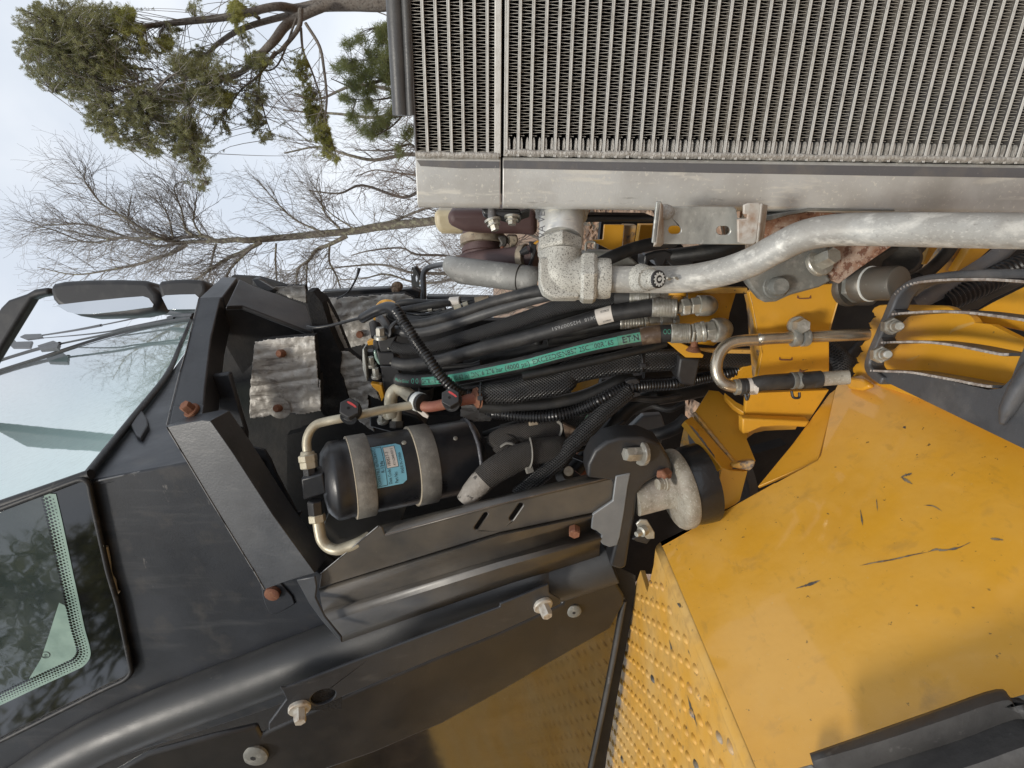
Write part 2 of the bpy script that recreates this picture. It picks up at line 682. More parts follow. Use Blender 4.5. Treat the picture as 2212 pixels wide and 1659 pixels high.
def weave(name, base, lite, scale=1400, rough=.5, gap=.55):
    """braided sleeve: crossing strands from two wave sets in object space"""
    m_ = mat(name, base, rough, layers=[(lite, 40, .45, .75, .5)])
    t = m_.node_tree
    b = t.nodes['Principled BSDF']
    g = t.nodes.new('ShaderNodeNewGeometry')
    hs = []
    for ang in (0.7, -0.7):
        mp = t.nodes.new('ShaderNodeMapping')
        mp.inputs['Rotation'].default_value = (0.35 * ang, ang, 0)
        t.links.new(g.outputs['Position'], mp.inputs['Vector'])
        wv = t.nodes.new('ShaderNodeTexWave')
        wv.inputs['Scale'].default_value = scale / 20
        wv.inputs['Distortion'].default_value = 0.6
        t.links.new(mp.outputs['Vector'], wv.inputs['Vector'])
        hs.append(wv.outputs['Fac'])
    mxn = t.nodes.new('ShaderNodeMath')
    mxn.operation = 'MAXIMUM'
    t.links.new(hs[0], mxn.inputs[0])
    t.links.new(hs[1], mxn.inputs[1])
    old = b.inputs['Base Color'].links[0].from_socket
    cm = t.nodes.new('ShaderNodeMix')
    cm.data_type = 'RGBA'
    pw = t.nodes.new('ShaderNodeMath')
    pw.operation = 'POWER'
    pw.inputs[1].default_value = 2.0
    t.links.new(mxn.outputs[0], pw.inputs[0])
    t.links.new(pw.outputs[0], cm.inputs[0])
    cm.inputs[6].default_value = (base[0] * .25, base[1] * .25, base[2] * .25, 1)
    t.links.new(old, cm.inputs[7])
    t.links.new(cm.outputs[2], b.inputs['Base Color'])
    bn = t.nodes.new('ShaderNodeBump')
    bn.inputs['Distance'].default_value = 0.0022
    bn.inputs['Strength'].default_value = 1.0
    t.links.new(mxn.outputs[0], bn.inputs['Height'])
    t.links.new(bn.outputs['Normal'], b.inputs['Normal'])
    return m_


M['braid'] = weave('braided_sleeve', (0.030, 0.030, 0.031), (0.10, 0.095, 0.09), 1500, .34)
M['braid_old'] = weave('dusty_braided_sleeve', (0.060, 0.053, 0.047), (0.14, 0.118, 0.10), 2100, .7)
M['braid_hose'] = weave('textile_hose_cover', (0.036, 0.036, 0.037), (0.07, 0.068, 0.065), 2300, .42)
M['alu'] = mat('aluminium_tank', (0.60, 0.605, 0.585), 0.44, .35, layers=[
    ((0.40, 0.385, 0.355), 10, .4, .68, .7), ((0.72, 0.70, 0.63), 230, .60, .66, .75), ((0.74, 0.72, 0.65), 70, .57, .66, .7, (1, 1, .18)), ((0.26, 0.25, 0.23), 130, .66, .71, .6, (1, 1, .12)),
    ((0.24, 0.225, 0.20), 5, .55, .72, .45), ((0.10, 0.09, 0.08), 110, .735, .76, .8)], bumps=[(500, .0002), (70, .0004, (1, 1, .3))], rvar=(25, .12))
M['fin_side'] = mat('shaded_fin_side', (0.060, 0.058, 0.060), 0.7, .1, layers=[((0.20, 0.175, .14), 2.6, .45, .65, .7), ((0.13, 0.12, .10), 40, .5, .7, .6)])  # gap shade painted into fin and bar sides, tan dust layers over it
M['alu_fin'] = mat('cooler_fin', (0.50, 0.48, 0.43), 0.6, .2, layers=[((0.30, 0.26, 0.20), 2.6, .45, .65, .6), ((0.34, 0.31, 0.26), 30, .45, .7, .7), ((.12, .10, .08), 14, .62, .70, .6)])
M['alu_bar'] = mat('cooler_bar', (0.64, 0.635, 0.605), 0.5, .25, layers=[((0.44, 0.42, 0.38), 60, .48, .7, .7), ((0.18, 0.16, .13), 190, .69, .75, .7)], bumps=[(600, .0002)])
M['weld'] = mat('weld_bead', (0.50, 0.485, 0.45), 0.5, .3, layers=[((0.36, 0.34, 0.31), 120, .42, .62, .8), ((.75, .73, .68), 300, .6, .7, .5)], bumps=[(420, .0016, (1, 1, 1.6)), (900, .0006)])
M['alu_dark'] = mat('stained_aluminium', (0.13, 0.13, 0.137), 0.45, .2, layers=[((0.20, 0.185, 0.165), 24, .5, .7, .6), ((.5, .49, .46), 280, .68, .74, .6)], bumps=[(300, .0003)])
M['cast'] = mat('speckled_cast_fitting', (0.50, 0.49, 0.44), 0.6, .15, layers=[
    ((0.30, 0.29, 0.26), 18, .4, .62, .5), ((0.66, 0.655, 0.60), 38, .48, .64, .6), ((0.09, 0.085, 0.075), 620, .535, .60, .85)], bumps=[(500, .0004)])
M['pipe'] = mat('galvanised_pipe', (0.42, 0.423, 0.405), 0.52, .12, layers=[
    ((0.30, 0.29, 0.265), 16, .4, .62, .7, (1, 1, .6)), ((0.66, 0.65, 0.60), 60, .52, .66, .7, (1, 1, .3)), ((0.68, 0.67, 0.62), 420, .55, .66, .4, (1, 1, .5)), ((0.16, 0.15, 0.135), 330, .60, .67, .4, (1, 1, .6)), ((0.26, .245, .22), 8, .48, .60, .7), ((0.68, .67, .62), 90, .58, .66, .7, (.5, .5, .2)), ((0.22, 0.20, 0.17), 30, .60, .68, .6, (1, 1, .25))], bumps=[(400, .0003)], rvar=(30, .1))
M['zinc'] = mat('zinc_plate', (0.47, 0.48, 0.45), 0.42, .45, layers=[
    ((0.17, 0.175, 0.17), 20, .47, .64, .7, (.5, 1, 1)), ((0.66, 0.66, .62), 90, .58, .68, .6), ((.34, .22, .12), 30, .66, .75, .5)], bumps=[(300, .0002)], rvar=(20, .1))
M['zinc_rusty'] = mat('rust_stained_zinc', (0.52, 0.49, 0.44), 0.6, .2, layers=[((0.30, 0.15, 0.07), 22, .46, .62, .8), ((0.66, 0.64, .6), 60, .5, .65, .6), ((.1, .06, .04), 150, .66, .72, .7)], bumps=[(260, .0003)])
M['fitting'] = mat('plated_hose_fitting', (0.42, 0.41, 0.36), 0.40, .55, layers=[((0.22, 0.20, 0.17), 30, .42, .62, .7), ((0.64, 0.63, .60), 75, .56, .66, .7)], bumps=[(400, .0002)], rvar=(30, .1))
M['steel'] = mat('oiled_steel_tube', (0.52, 0.46, 0.37), 0.27, .85, layers=[((0.30, 0.22, 0.14), 26, .45, .65, .6), ((.65, .62, .56), 40, .6, .7, .5)], bumps=[(500, .0001)])
M['tan_pipe'] = mat('tan_plated_pipe', (0.47, 0.43, 0.33), 0.42, .35, layers=[((0.26, 0.22, 0.15), 26, .46, .66, .7), ((.10, .08, .06), 180, .66, .72, .8)], bumps=[(500, .0002)])
M['copper'] = mat('rusty_red_pipe', (0.24, 0.085, 0.055), 0.6, .1, layers=[((0.33, 0.15, 0.09), 50, .48, .66, .7), ((.13, .05, .035), 120, .6, .7, .7)], bumps=[(400, .0004)])
M['rust'] = mat('rust', (0.20, 0.085, 0.045), 0.8, 0, layers=[((0.16, 0.06, 0.035), 90, .42, .62, .8), ((0.30, 0.16, 0.09), 160, .56, .68, .7)], bumps=[(350, .0008)])
M['rust_plate'] = mat('rusted_plate', (0.30, 0.16, 0.10), 0.75, .05, layers=[((0.48, 0.40, 0.33), 22, .47, .60, .6), ((0.15, 0.06, 0.035), 75, .50, .58, .9), ((.5, .44, .38), 260, .58, .64, .6)], bumps=[(300, .0006)])
M['rust_light'] = mat('rust_stained_bolt', (0.50, 0.48, 0.43), 0.55, .2, layers=[((0.20, 0.12, 0.06), 70, .48, .66, .55)], bumps=[(300, .0004)])
M['grey_cast'] = mat('grey_cast_plate', (0.175, 0.178, 0.165), 0.55, .2, layers=[((0.30, 0.295, 0.27), 60, .50, .64, .7), ((0.12, 0.12, .11), 24, .5, .66, .7), ((.5, .49, .46), 190, .66, .73, .6)], bumps=[(200, .0005)])
M['dark_cast'] = mat('dark_oiled_casting', (0.06, 0.055, 0.048), 0.5, .2, layers=[((0.13, 0.11, 0.09), 26, .46, .66, .6)], bumps=[(150, .0008)])
M['coupler'] = mat('dull_coupler_steel', (0.15, 0.138, 0.118), 0.45, .5, layers=[((0.13, 0.12, .105), 30, .45, .65, .6), ((.4, .39, .36), 120, .66, .73, .6)], bumps=[(400, .0002)])
M['cream'] = mat('cream_mount_paint', (0.30, 0.275, 0.225), 0.7, 0, layers=[((0.19, 0.165, 0.125), 30, .45, .60, .8), ((.44, .42, .37), 300, .55, .63, .6), ((0.50, 0.42, .37), 9, .5, .62, .5), ((.12, .10, .08), 170, .64, .71, .8)], bumps=[(260, .0006)])
M['mount_rubber'] = mat('mount_rubber', (0.010, 0.010, 0.011), 0.3, layers=[((0.2, 0.2, .19), 120, .68, .74, .7)], bumps=[(160, .0006)], coat=.2)
M['foil'] = mat('crumpled_foil', (0.44, 0.425, 0.395), 0.50, .22, layers=[((0.34, 0.315, 0.28), 24, .46, .66, .7), ((.17, .155, .14), 85, .585, .63, .75, (1, 1, .13)), ((.22, .20, .18), 60, .60, .64, .6), ((0.66, 0.65, .62), 55, .55, .68, .6), ((.10, .09, .08), 90, .69, .74, .8)],  # stretched dark streaks paint the shade in the creases
                bumps=[(45, .0030, (1, 1, .18)), (150, .0010)], rvar=(40, .12))
M['foam'] = mat('black_foam', (0.008, 0.008, 0.009), 0.95, layers=[((0.03, 0.027, 0.024), 60, .5, .7, .6)], bumps=[(300, .002)])
M['maroon'] = mat('maroon_primer', (0.075, 0.04, 0.038), 0.55, 0, layers=[((0.14, 0.09, 0.08), 12, .45, .7, .5), ((.16, .09, .06), 110, .66, .74, .6)], bumps=[(400, .0003)])
M['shield'] = mat('aluminised_shield', (0.30, 0.30, 0.285), 0.62, .2, layers=[((0.20, 0.195, 0.185), 14, .42, .62, .7, (.4, 1, 1)), ((0.52, 0.51, 0.48), 60, .58, .7, .6), ((.12, .11, .10), 300, .62, .68, .7)], bumps=[(200, .0004)])
M['band'] = mat('tan_clamp_band', (0.36, 0.30, 0.22), 0.5, .35, layers=[((0.18, 0.13, 0.09), 40, .45, .62, .8), ((.05, .045, .04), 80, .60, .68, .8)], bumps=[(300, .0004)])
M['tan_plastic'] = mat('cream_bottle_plastic', (0.55, 0.48, 0.33), 0.45, 0, layers=[((0.36, 0.28, 0.15), 11, .42, .66, .7)])
M['strap'] = mat('grey_strap_rubber', (0.175, 0.165, 0.145), 0.75, 0, layers=[((0.28, 0.265, 0.235), 40, .46, .66, .7), ((0.08, 0.07, .06), 26, .55, .7, .6), ((.4, .38, .34), 210, .64, .72, .5)], bumps=[(350, .0007)])
M['strap_edge'] = flatmat('strap_pale_edge', (0.48, 0.42, 0.32))
M['drier'] = mat('drier_black_paint', (0.014, 0.015, 0.018), 0.36, layers=[((0.045, 0.042, 0.04), 16, .45, .72, .55), ((0.3, .29, .27), 150, .72, .76, .6)], bumps=[(420, .0002), (30, .0004)], rvar=(16, .1))
M['weld_dark'] = mat('dark_weld_ring', (0.11, 0.11, 0.12), 0.45, .3, layers=[((.04, .04, .04), 60, .5, .65, .8)], bumps=[(240, .001)])
M['label_blue'] = mat('blue_label', (0.19, 0.47, 0.60), 0.35, layers=[((0.15, 0.37, .48), 60, .5, .7, .5)])
M['label_white'] = mat('white_label', (0.62, 0.58, 0.53), 0.5, layers=[((.45, .42, .38), 70, .5, .7, .5)])
M['ink'] = flatmat('black_ink', (0.02, 0.025, 0.03))
M['white_ink'] = flatmat('white_ink', (0.62, 0.64, 0.62))
M['grey_ink'] = flatmat('faded_grey_ink', (0.28, 0.28, 0.28))
M['green'] = mat('green_stripe', (0.055, 0.30, 0.215), 0.5, layers=[((0.09, 0.24, .18), 50, .45, .65, .7), ((.35, .4, .33), 160, .66, .72, .5)])
M['green_dull'] = mat('dull_green_stripe', (0.06, 0.24, 0.17), 0.55, layers=[((0.15, 0.15, .10), 40, .45, .65, .7)])
M['brown_tape'] = mat('brown_tape', (0.085, 0.055, 0.036), 0.3, layers=[((0.20, 0.15, .11), 50, .5, .65, .7)], bumps=[(120, .001)])
M['red'] = flatmat('red_paint_mark', (0.55, 0.06, 0.06), .4)
M['mirror_glass'] = mat('mirror_glass', (0.64, 0.66, 0.68), 0.03, 1.0, bumps=[(9, .0004)])
M['step'] = mat('grey_cast_step', (0.085, 0.088, 0.095), 0.42, .25, layers=[((0.19, 0.18, 0.17), 10, .46, .68, .55), ((0.045, .047, .05), 20, .5, .7, .6), ((.35, .33, .30), 170, .67, .74, .5)], bumps=[(300, .0003), (30, .0006)], rvar=(18, .1))
M['step_edge'] = mat('worn_bare_serration', (0.42, 0.38, 0.34), 0.38, .55, layers=[((0.20, 0.15, .12), 90, .42, .6, .8)], bumps=[(300, .0003)])
M['fender_rubber'] = mat('black_fender_rubber', (0.035, 0.034, 0.034), 0.55, layers=[((0.09, 0.085, 0.08), 7, .42, .66, .6), ((0.20, .19, .18), 60, .64, .74, .4), ((.45, .44, .4), 120, .745, .77, .8)], bumps=[(120, .0006), (14, .002)], rvar=(12, .14))
M['seal'] = mat('window_seal_rubber', (0.010, 0.010, 0.011), 0.55, layers=[((0.10, .095, .085), 60, .55, .72, .5)], bumps=[(300, .0004)])
M['glass_black'] = mat('black_glass_border', (0.004, 0.005, 0.006), 0.04, 0, ior=1.75, layers=[((.02, .02, .02), 60, .6, .8, .4)])
M['glass_tint'] = mat('tinted_lower_glass', (0.012, 0.010, 0.008), 0.09, 0, ior=2.35, layers=[((0.05, 0.04, 0.03), 14, .45, .7, .5), ((0.35, 0.29, .2), 190, .69, .75, .5)], bumps=[(8, .0006)])
M['teal'] = mat('pale_teal_glass', (0.30, 0.42, 0.37), 0.12, 0, layers=[((0.18, 0.27, .24), 12, .45, .65, .7)])
M['bark'] = mat('pine_bark', (0.16, 0.14, 0.12), 0.9, layers=[((0.19, 0.175, .155), 14, .45, .65, .8), ((.05, .04, .035), 30, .5, .65, .7)], bumps=[(30, .01)])
M['bark_pale'] = mat('lichen_bark', (0.17, 0.15, 0.125), 0.9, layers=[((0.34, 0.34, .24), 16, .50, .60, .8), ((.08, .07, .06), 26, .5, .65, .7)], bumps=[(30, .006)])
M['taped'] = mat('dirty_tape', (0.26, 0.235, 0.205), 0.6, layers=[((0.42, 0.39, 0.35), 40, .48, .6, .8), ((.05, .045, .04), 60, .56, .62, .9)], bumps=[(120, .0015)])
M['twig'] = mat('twig_bark', (0.21, 0.195, 0.185), 0.9, layers=[((0.30, .28, .25), 3, .4, .6, .6)])
M['twig_brown'] = mat('brown_twig_bark', (0.25, 0.195, 0.16), 0.9, layers=[((0.10, .08, .07), 3, .4, .6, .6)])


def leafmat(name, c1, c2, c3):
    m_ = mat(name, c1, 0.6, layers=[(c2, 1.7, .4, .62, .9), (c3, 7, .52, .68, .8)])
    t = m_.node_tree
    b = t.nodes['Principled BSDF']
    tr = t.nodes.new('ShaderNodeBsdfTranslucent')
    tr.inputs['Color'].default_value = (*[min(1, c * 1.5) for c in c3], 1)
    mx_ = t.nodes.new('ShaderNodeMixShader')
    mx_.inputs[0].default_value = 0.3
    t.links.new(b.outputs[0], mx_.inputs[1])
    t.links.new(tr.outputs[0], mx_.inputs[2])
    t.links.new(mx_.outputs[0], t.nodes['Material Output'].inputs['Surface'])
    return m_


M['needle'] = leafmat('pine_needles', (0.085, 0.10, 0.05), (0.17, 0.175, 0.075), (0.30, 0.29, 0.12))
M['needle_green'] = leafmat('young_pine_needles', (0.14, 0.18, 0.055), (0.19, 0.22, 0.075), (0.28, 0.29, 0.12))
M['needle_moss'] = leafmat('yellow_green_needles', (0.20, 0.215, 0.05), (0.28, 0.28, 0.07), (0.38, 0.37, 0.12))
M['ground'] = mat('leaf_litter_ground', (0.24, 0.155, 0.105), 0.95, layers=[((0.36, 0.25, .18), 18, .42, .62, .8), ((0.11, 0.075, .05), 40, .5, .66, .8), ((0.16, 0.15, .09), 1.2, .5, .7, .6)], bumps=[(40, .02)])
M['litter'] = mat('dry_leaves', (0.34, 0.21, 0.13), 0.85, layers=[((0.22, 0.12, .07), 6, .42, .62, .8), ((0.46, 0.34, .25), 9, .52, .66, .7)])


def glassmat(name, tint, refl=0.12, rough=0.02):
    """window pane: tinted see-through with a mirror-like skin that grows at grazing angles"""
    m_ = bpy.data.materials.new(name)
    m_.use_nodes = True
    t = m_.node_tree
    t.nodes.clear()
    out = t.nodes.new('ShaderNodeOutputMaterial')
    tr = t.nodes.new('ShaderNodeBsdfTransparent')
    tr.inputs['Color'].default_value = (*tint, 1)
    gl = t.nodes.new('ShaderNodeBsdfGlossy')
    gl.inputs['Roughness'].default_value = rough
    fr = t.nodes.new('ShaderNodeFresnel')
    fr.inputs['IOR'].default_value = 1.7
    mm = t.nodes.new('ShaderNodeMath')
    mm.operation = 'ADD'
    mm.inputs[1].default_value = refl
    mm.use_clamp = True
    gb_ = t.nodes.new('ShaderNodeNewGeometry')
    inv = t.nodes.new('ShaderNodeMath')
    inv.operation = 'SUBTRACT'
    inv.inputs[0].default_value = 1.0
    t.links.new(gb_.outputs['Backfacing'], inv.inputs[1])
    mul = t.nodes.new('ShaderNodeMath')
    mul.operation = 'MULTIPLY'
    t.links.new(fr.outputs[0], mm.inputs[0])
    t.links.new(mm.outputs[0], mul.inputs[0])
    t.links.new(inv.outputs[0], mul.inputs[1])
    mx_ = t.nodes.new('ShaderNodeMixShader')
    t.links.new(mul.outputs[0], mx_.inputs[0])
    t.links.new(tr.outputs[0], mx_.inputs[1])
    t.links.new(gl.outputs[0], mx_.inputs[2])
    g = t.nodes.new('ShaderNodeNewGeometry')
    nz_ = t.nodes.new('ShaderNodeTexNoise')
    nz_.inputs['Scale'].default_value = 5
    t.links.new(g.outputs['Position'], nz_.inputs['Vector'])
    bn = t.nodes.new('ShaderNodeBump')
    bn.inputs['Distance'].default_value = 0.0002
    t.links.new(nz_.outputs['Fac'], bn.inputs['Height'])
    t.links.new(bn.outputs['Normal'], gl.inputs['Normal'])
    # dust film
    df = t.nodes.new('ShaderNodeBsdfDiffuse')
    df.inputs['Color'].default_value = (0.5, 0.52, 0.52, 1)
    n2 = t.nodes.new('ShaderNodeTexNoise')
    n2.inputs['Scale'].default_value = 60
    n2.inputs['Detail'].default_value = 6
    t.links.new(g.outputs['Position'], n2.inputs['Vector'])
    mr = t.nodes.new('ShaderNodeMapRange')
    mr.inputs['From Min'].default_value = .45
    mr.inputs['From Max'].default_value = .8
    mr.inputs['To Max'].default_value = .12
    t.links.new(n2.outputs['Fac'], mr.inputs['Value'])
    mx2 = t.nodes.new('ShaderNodeMixShader')
    t.links.new(mr.outputs[0], mx2.inputs[0])
    t.links.new(mx_.outputs[0], mx2.inputs[1])
    t.links.new(df.outputs[0], mx2.inputs[2])
    t.links.new(mx2.outputs[0], out.inputs['Surface'])
    return m_


M['rear_glass'] = glassmat('rear_window_glass', (0.80, 0.92, 0.88), 0.20)
M['side_glass'] = glassmat('side_window_glass', (0.55, 0.72, 0.68), 0.22)

# ---------------------------------------------------------------- ground and trees
gs = 400.0
g_me = MB()
N_ = 24
gv, gf = [], []
for i in range(N_ + 1):
    for j in range(N_ + 1):
        a, b = (i / N_ * 2 - 1), (j / N_ * 2 - 1)
        x, y = gs * a * abs(a) ** 1.5, gs * b * abs(b) ** 1.5
        gv.append(Vector((x, y, 0.10 * noise.noise(Vector((x * .3, y * .3, 0))) if abs(x) < 60 and abs(y) < 60 else 0)))
for i in range(N_):
    for j in range(N_):
        a = i * (N_ + 1) + j
        gf.append((a, a + N_ + 1, a + N_ + 2, a + 1))
obj('ground', g_me.add(gv, gf), M['ground'], smooth=180, kind='structure')


def np_mesh(name, V, Fc, mats):
    me = bpy.data.meshes.new(name)
    V = np.asarray(V, dtype=np.float32)
    Fc = np.asarray(Fc, dtype=np.int32)
    me.vertices.add(len(V))
    me.vertices.foreach_set('co', V.ravel())
    me.loops.add(Fc.size)
    me.loops.foreach_set('vertex_index', Fc.ravel())
    me.polygons.add(len(Fc))
    me.polygons.foreach_set('loop_start', np.arange(0, Fc.size, Fc.shape[1], dtype=np.int32))
    for mm in mats:
        me.materials.append(mm)
    me.update(calc_edges=True)
    me.validate()
    return me


def np_obj(name, V, Fc, mat_, parent=None, **kw):
    V = np.asarray(V, dtype=np.float64)
    c = (V.min(0) + V.max(0)) / 2
    if parent is None:
        c[2] = V[:, 2].min()
    me = np_mesh(name, V - c, Fc, [mat_])
    o = bpy.data.objects.new(name, me)
    COL.objects.link(o)
    c = Vector(c)
    WLOC[o.name] = c
    if parent is not None:
        o.parent = parent
        o.location = c - WLOC[parent.name]
    else:
        o.location = c
    return set_props(o, **kw)


# dry leaves strewn over the ground behind the machine
rs = np.random.RandomState(5)
nl = 9000
lx = rs.uniform(-1, 9, nl)
ly = rs.uniform(2.0, 16, nl)
lz = np.full(nl, 0.07) + rs.uniform(0, .05, nl)
V = np.zeros((nl, 4, 3))
for k, (a, b) in enumerate(((-1, -.6), (1, -.5), (.9, .6), (-.8, .5))):
    th = rs.uniform(0, 6.28, nl) if k == 0 else th
    s_ = rs.uniform(.03, .07, nl) if k == 0 else s_
    V[:, k, 0] = lx + s_ * (a * np.cos(th) - b * np.sin(th))
    V[:, k, 1] = ly + s_ * (a * np.sin(th) + b * np.cos(th))
    V[:, k, 2] = lz + s_ * rs.uniform(-.5, .6, nl)
np_obj('fallen_leaves', V.reshape(-1, 3), np.arange(nl * 4).reshape(-1, 4), M['litter'], kind='stuff')


def rv(r=1.0):
    while True:
        v_ = Vector((RND.uniform(-1, 1), RND.uniform(-1, 1), RND.uniform(-1, 1)))
        if 0.05 < v_.length < 1:
            return v_.normalized() * r


def stick(mb, pts, r0, r1, n=3):
    k = len(pts)
    vs, fs = [], []
    u, b = basis(pts[-1] - pts[0])
    cs = [(math.cos(2 * math.pi * i / n), math.sin(2 * math.pi * i / n)) for i in range(n)]
    for i, p in enumerate(pts):
        r = r0 + (r1 - r0) * i / (k - 1)
        for c_, s_ in cs:
            vs.append(p + u * (c_ * r) + b * (s_ * r))
    for i in range(k - 1):
        for j in range(n):
            j2 = (j + 1) % n
            fs.append((i * n + j, i * n + j2, (i + 1) * n + j2, (i + 1) * n + j))
    mb.add(vs, fs)


def twig(mb, p, d, L, r, depth, up=0.25, nk=3, tips=None, wob=.22, spread=(28, 55)):
    """a bent twig that forks again"""
    k = 4
    pts = [p]
    dd = d.normalized()
    for i in range(k):
        dd = (dd + rv(wob) + ZV * (up * .22)).normalized()
        pts.append(pts[-1] + dd * (L / k))
    stick(mb, pts, r, max(r * .45, .0015))
    if tips is not None and depth <= 0:
        tips.append((pts[-1], dd))
    if depth <= 0:
        return
    for i in range(nk):
        t = RND.uniform(.25, 1.0)
        j = min(int(t * k), k - 1)
        q = pts[j].lerp(pts[j + 1], t * k - j)
        ax = (pts[j + 1] - pts[j]).normalized()
        sd = ax.cross(rv()).normalized()
        a = rad(RND.uniform(*spread))
        twig(mb, q, ax * math.cos(a) + sd * math.sin(a), L * RND.uniform(.45, .72), r * .55, depth - 1, up, nk, tips, wob, spread)


def limb_paths(spec):
    """rows of (trace, radii in view px): returns dense world paths and radii"""
    out = []
    for s, rr in spec:
        q = T(s)
        d0 = None
        pts, rs_ = [], []
        for i, a in enumerate(q):
            d0 = a[2] if len(a) > 2 else d0
            pts.append(P(a[0], a[1], d0))
            rs_.append(rr[min(i, len(rr) - 1)] * .86 / F_PX * d0)
        out.append(spline(pts, 5, rs_))
    return out


def tufts(V, centres, dirs, n, L, wd, rs_):
    """needle clusters: thin triangles round each tip"""
    c = np.asarray([tuple(x) for x in centres])
    d = np.asarray([tuple(x) for x in dirs])
    k = len(c)
    a = rs_.normal(size=(k, n, 3))
    a /= np.linalg.norm(a, axis=2, keepdims=True)
    dd = d[:, None, :] * 0.9 + a
    dd /= np.linalg.norm(dd, axis=2, keepdims=True)
    ln = L * rs_.uniform(.6, 1.2, (k, n, 1))
    base = c[:, None, :] + rs_.normal(size=(k, n, 3)) * L * .22
    sd = np.cross(dd, rs_.normal(size=(k, n, 3)))
    sd /= np.linalg.norm(sd, axis=2, keepdims=True)
    tri = np.stack([base - sd * wd, base + sd * wd, base + dd * ln], axis=2)
    V.append(tri.reshape(-1, 3))


# --- the big old pine, top of the picture
limbs = limb_paths([
    ('v 960,-70,8.6 905,-30 840,2 760,6 700,10 640,20 594,14,8.2 500,35 403,46 330,55 295,60,7.8 228,72 170,60 100,45', [26, 24, 22, 19, 16, 13, 10, 9, 8, 6, 5, 3.5, 2, 1]),
    ('v 700,12,8.4 660,30 620,52 594,85,8 570,110 556,121 530,150 500,165 456,172,7.5 420,168 370,163 330,200 310,230', [13, 12, 12, 11, 9, 8, 7, 6, 5, 4, 3, 2, 1]),
    ('v 660,25,8.6 594,40 523,62 478,89,8.8 455,110 425,140 400,175 390,215', [9, 8, 7, 6, 4, 3, 2, 1]),
    ('v 650,20,8.2 645,60 610,105 594,118 556,165,7.8 520,195 490,240', [7, 6, 5, 4, 3, 2, 1]),
    ('v 660,50,8.0 690,100 700,150 706,210 703,260 715,300 728,340', [4, 4, 3.5, 3, 2.5, 2, 1]),
    ('v 650,60,8.3 655,110 672,150 690,200 700,245', [3.5, 3, 2.5, 2, 1.2]),
    ('v 456,172,7.5 432,195 411,215 414,260 419,309 435,360 449,400', [4, 3.5, 3, 2.5, 2, 1.5, .8]),
    ('v 370,163,7.5 340,192 322,215 318,260 320,310 345,340', [3, 3, 2.5, 2, 1.5, .8]),
    ('v 330,170,7.6 285,183 242,199 234,220 242,255 262,310', [3, 2.8, 2.4, 2, 1.5, .8]),
    ('v 330,150,7.8 220,140 160,120 121,105 80,91', [3, 2.6, 2, 1.5, .8]),
    ('v 295,60,7.8 240,100 200,150 150,190 110,200', [3, 2.5, 2, 1.5, .8]),
    ('v 560,40,8.4 520,10 480,-30', [5, 4, 3]),
    ('v 594,110,7.9 560,170 570,240 590,300', [3, 2.5, 2, 1]),
    ('v 640,40,8.2 600,140 560,150 540,130', [3, 2.2, 1.6, 1]),
])
old_pine = thing('pine_tree', 'old pine with lichened limbs and dark olive needle boughs above the cooler', 'tree', Vector((5.2, 9.0, 0)))
tb = MB()
for path, rr in limbs:
    tb.sweep(path, rr, 7)
root = limbs[0][0][0]
tb.tube([Vector((5.35, 9.05, -.1)), Vector((5.3, 9.0, 1.2)), root.lerp(Vector((5.3, 9.0, 1.2)), .4), root], [.26, .22, .19, .17], 9)
obj('trunk', tb, M['bark'], old_pine, smooth=60)
allp = [(p, 0) for path, rr in limbs for p in path]
blobs = '''300,150,200,130 500,80,300,100 250,350,130,150 450,300,300,130 700,200,280,170 850,100,200,90 300,520,120,130 420,600,150,110
560,480,180,130 700,400,250,150 620,700,160,110 800,650,160,120 850,520,180,120 930,380,150,80 820,860,150,110 800,980,130,80 930,1080,90,110
970,900,70,60 1150,750,140,100 1120,880,130,90 1100,1000,110,60 1130,1130,120,90 1250,1230,80,60 1350,800,180,120 1350,950,120,120 1400,1080,150,110
1580,1150,120,100 1520,1000,90,120 1480,1230,110,70 1600,1330,90,90 1650,1480,50,60 1690,600,200,150 1650,780,150,90 1780,760,100,80
1780,980,70,60 1820,1060,40,50 1550,520,160,100 1450,480,100,80 1650,420,100,60 2060,800,90,150 2050,1000,70,100 2130,1100,60,60 2080,500,120,70 1560,60,60,50 1400,230,70,50
1200,420,120,60 1050,560,110,60 2000,330,50,60'''.split()
moss = '''1060,240,110,40 1900,100,50,100 1350,380,50,50 1800,800,60,60 1450,760,70,60 1000,100,90,50 900,560,90,60 2080,480,60,50'''.split()
rs = np.random.RandomState(3)
crown = MB()
Vn, Vm = [], []


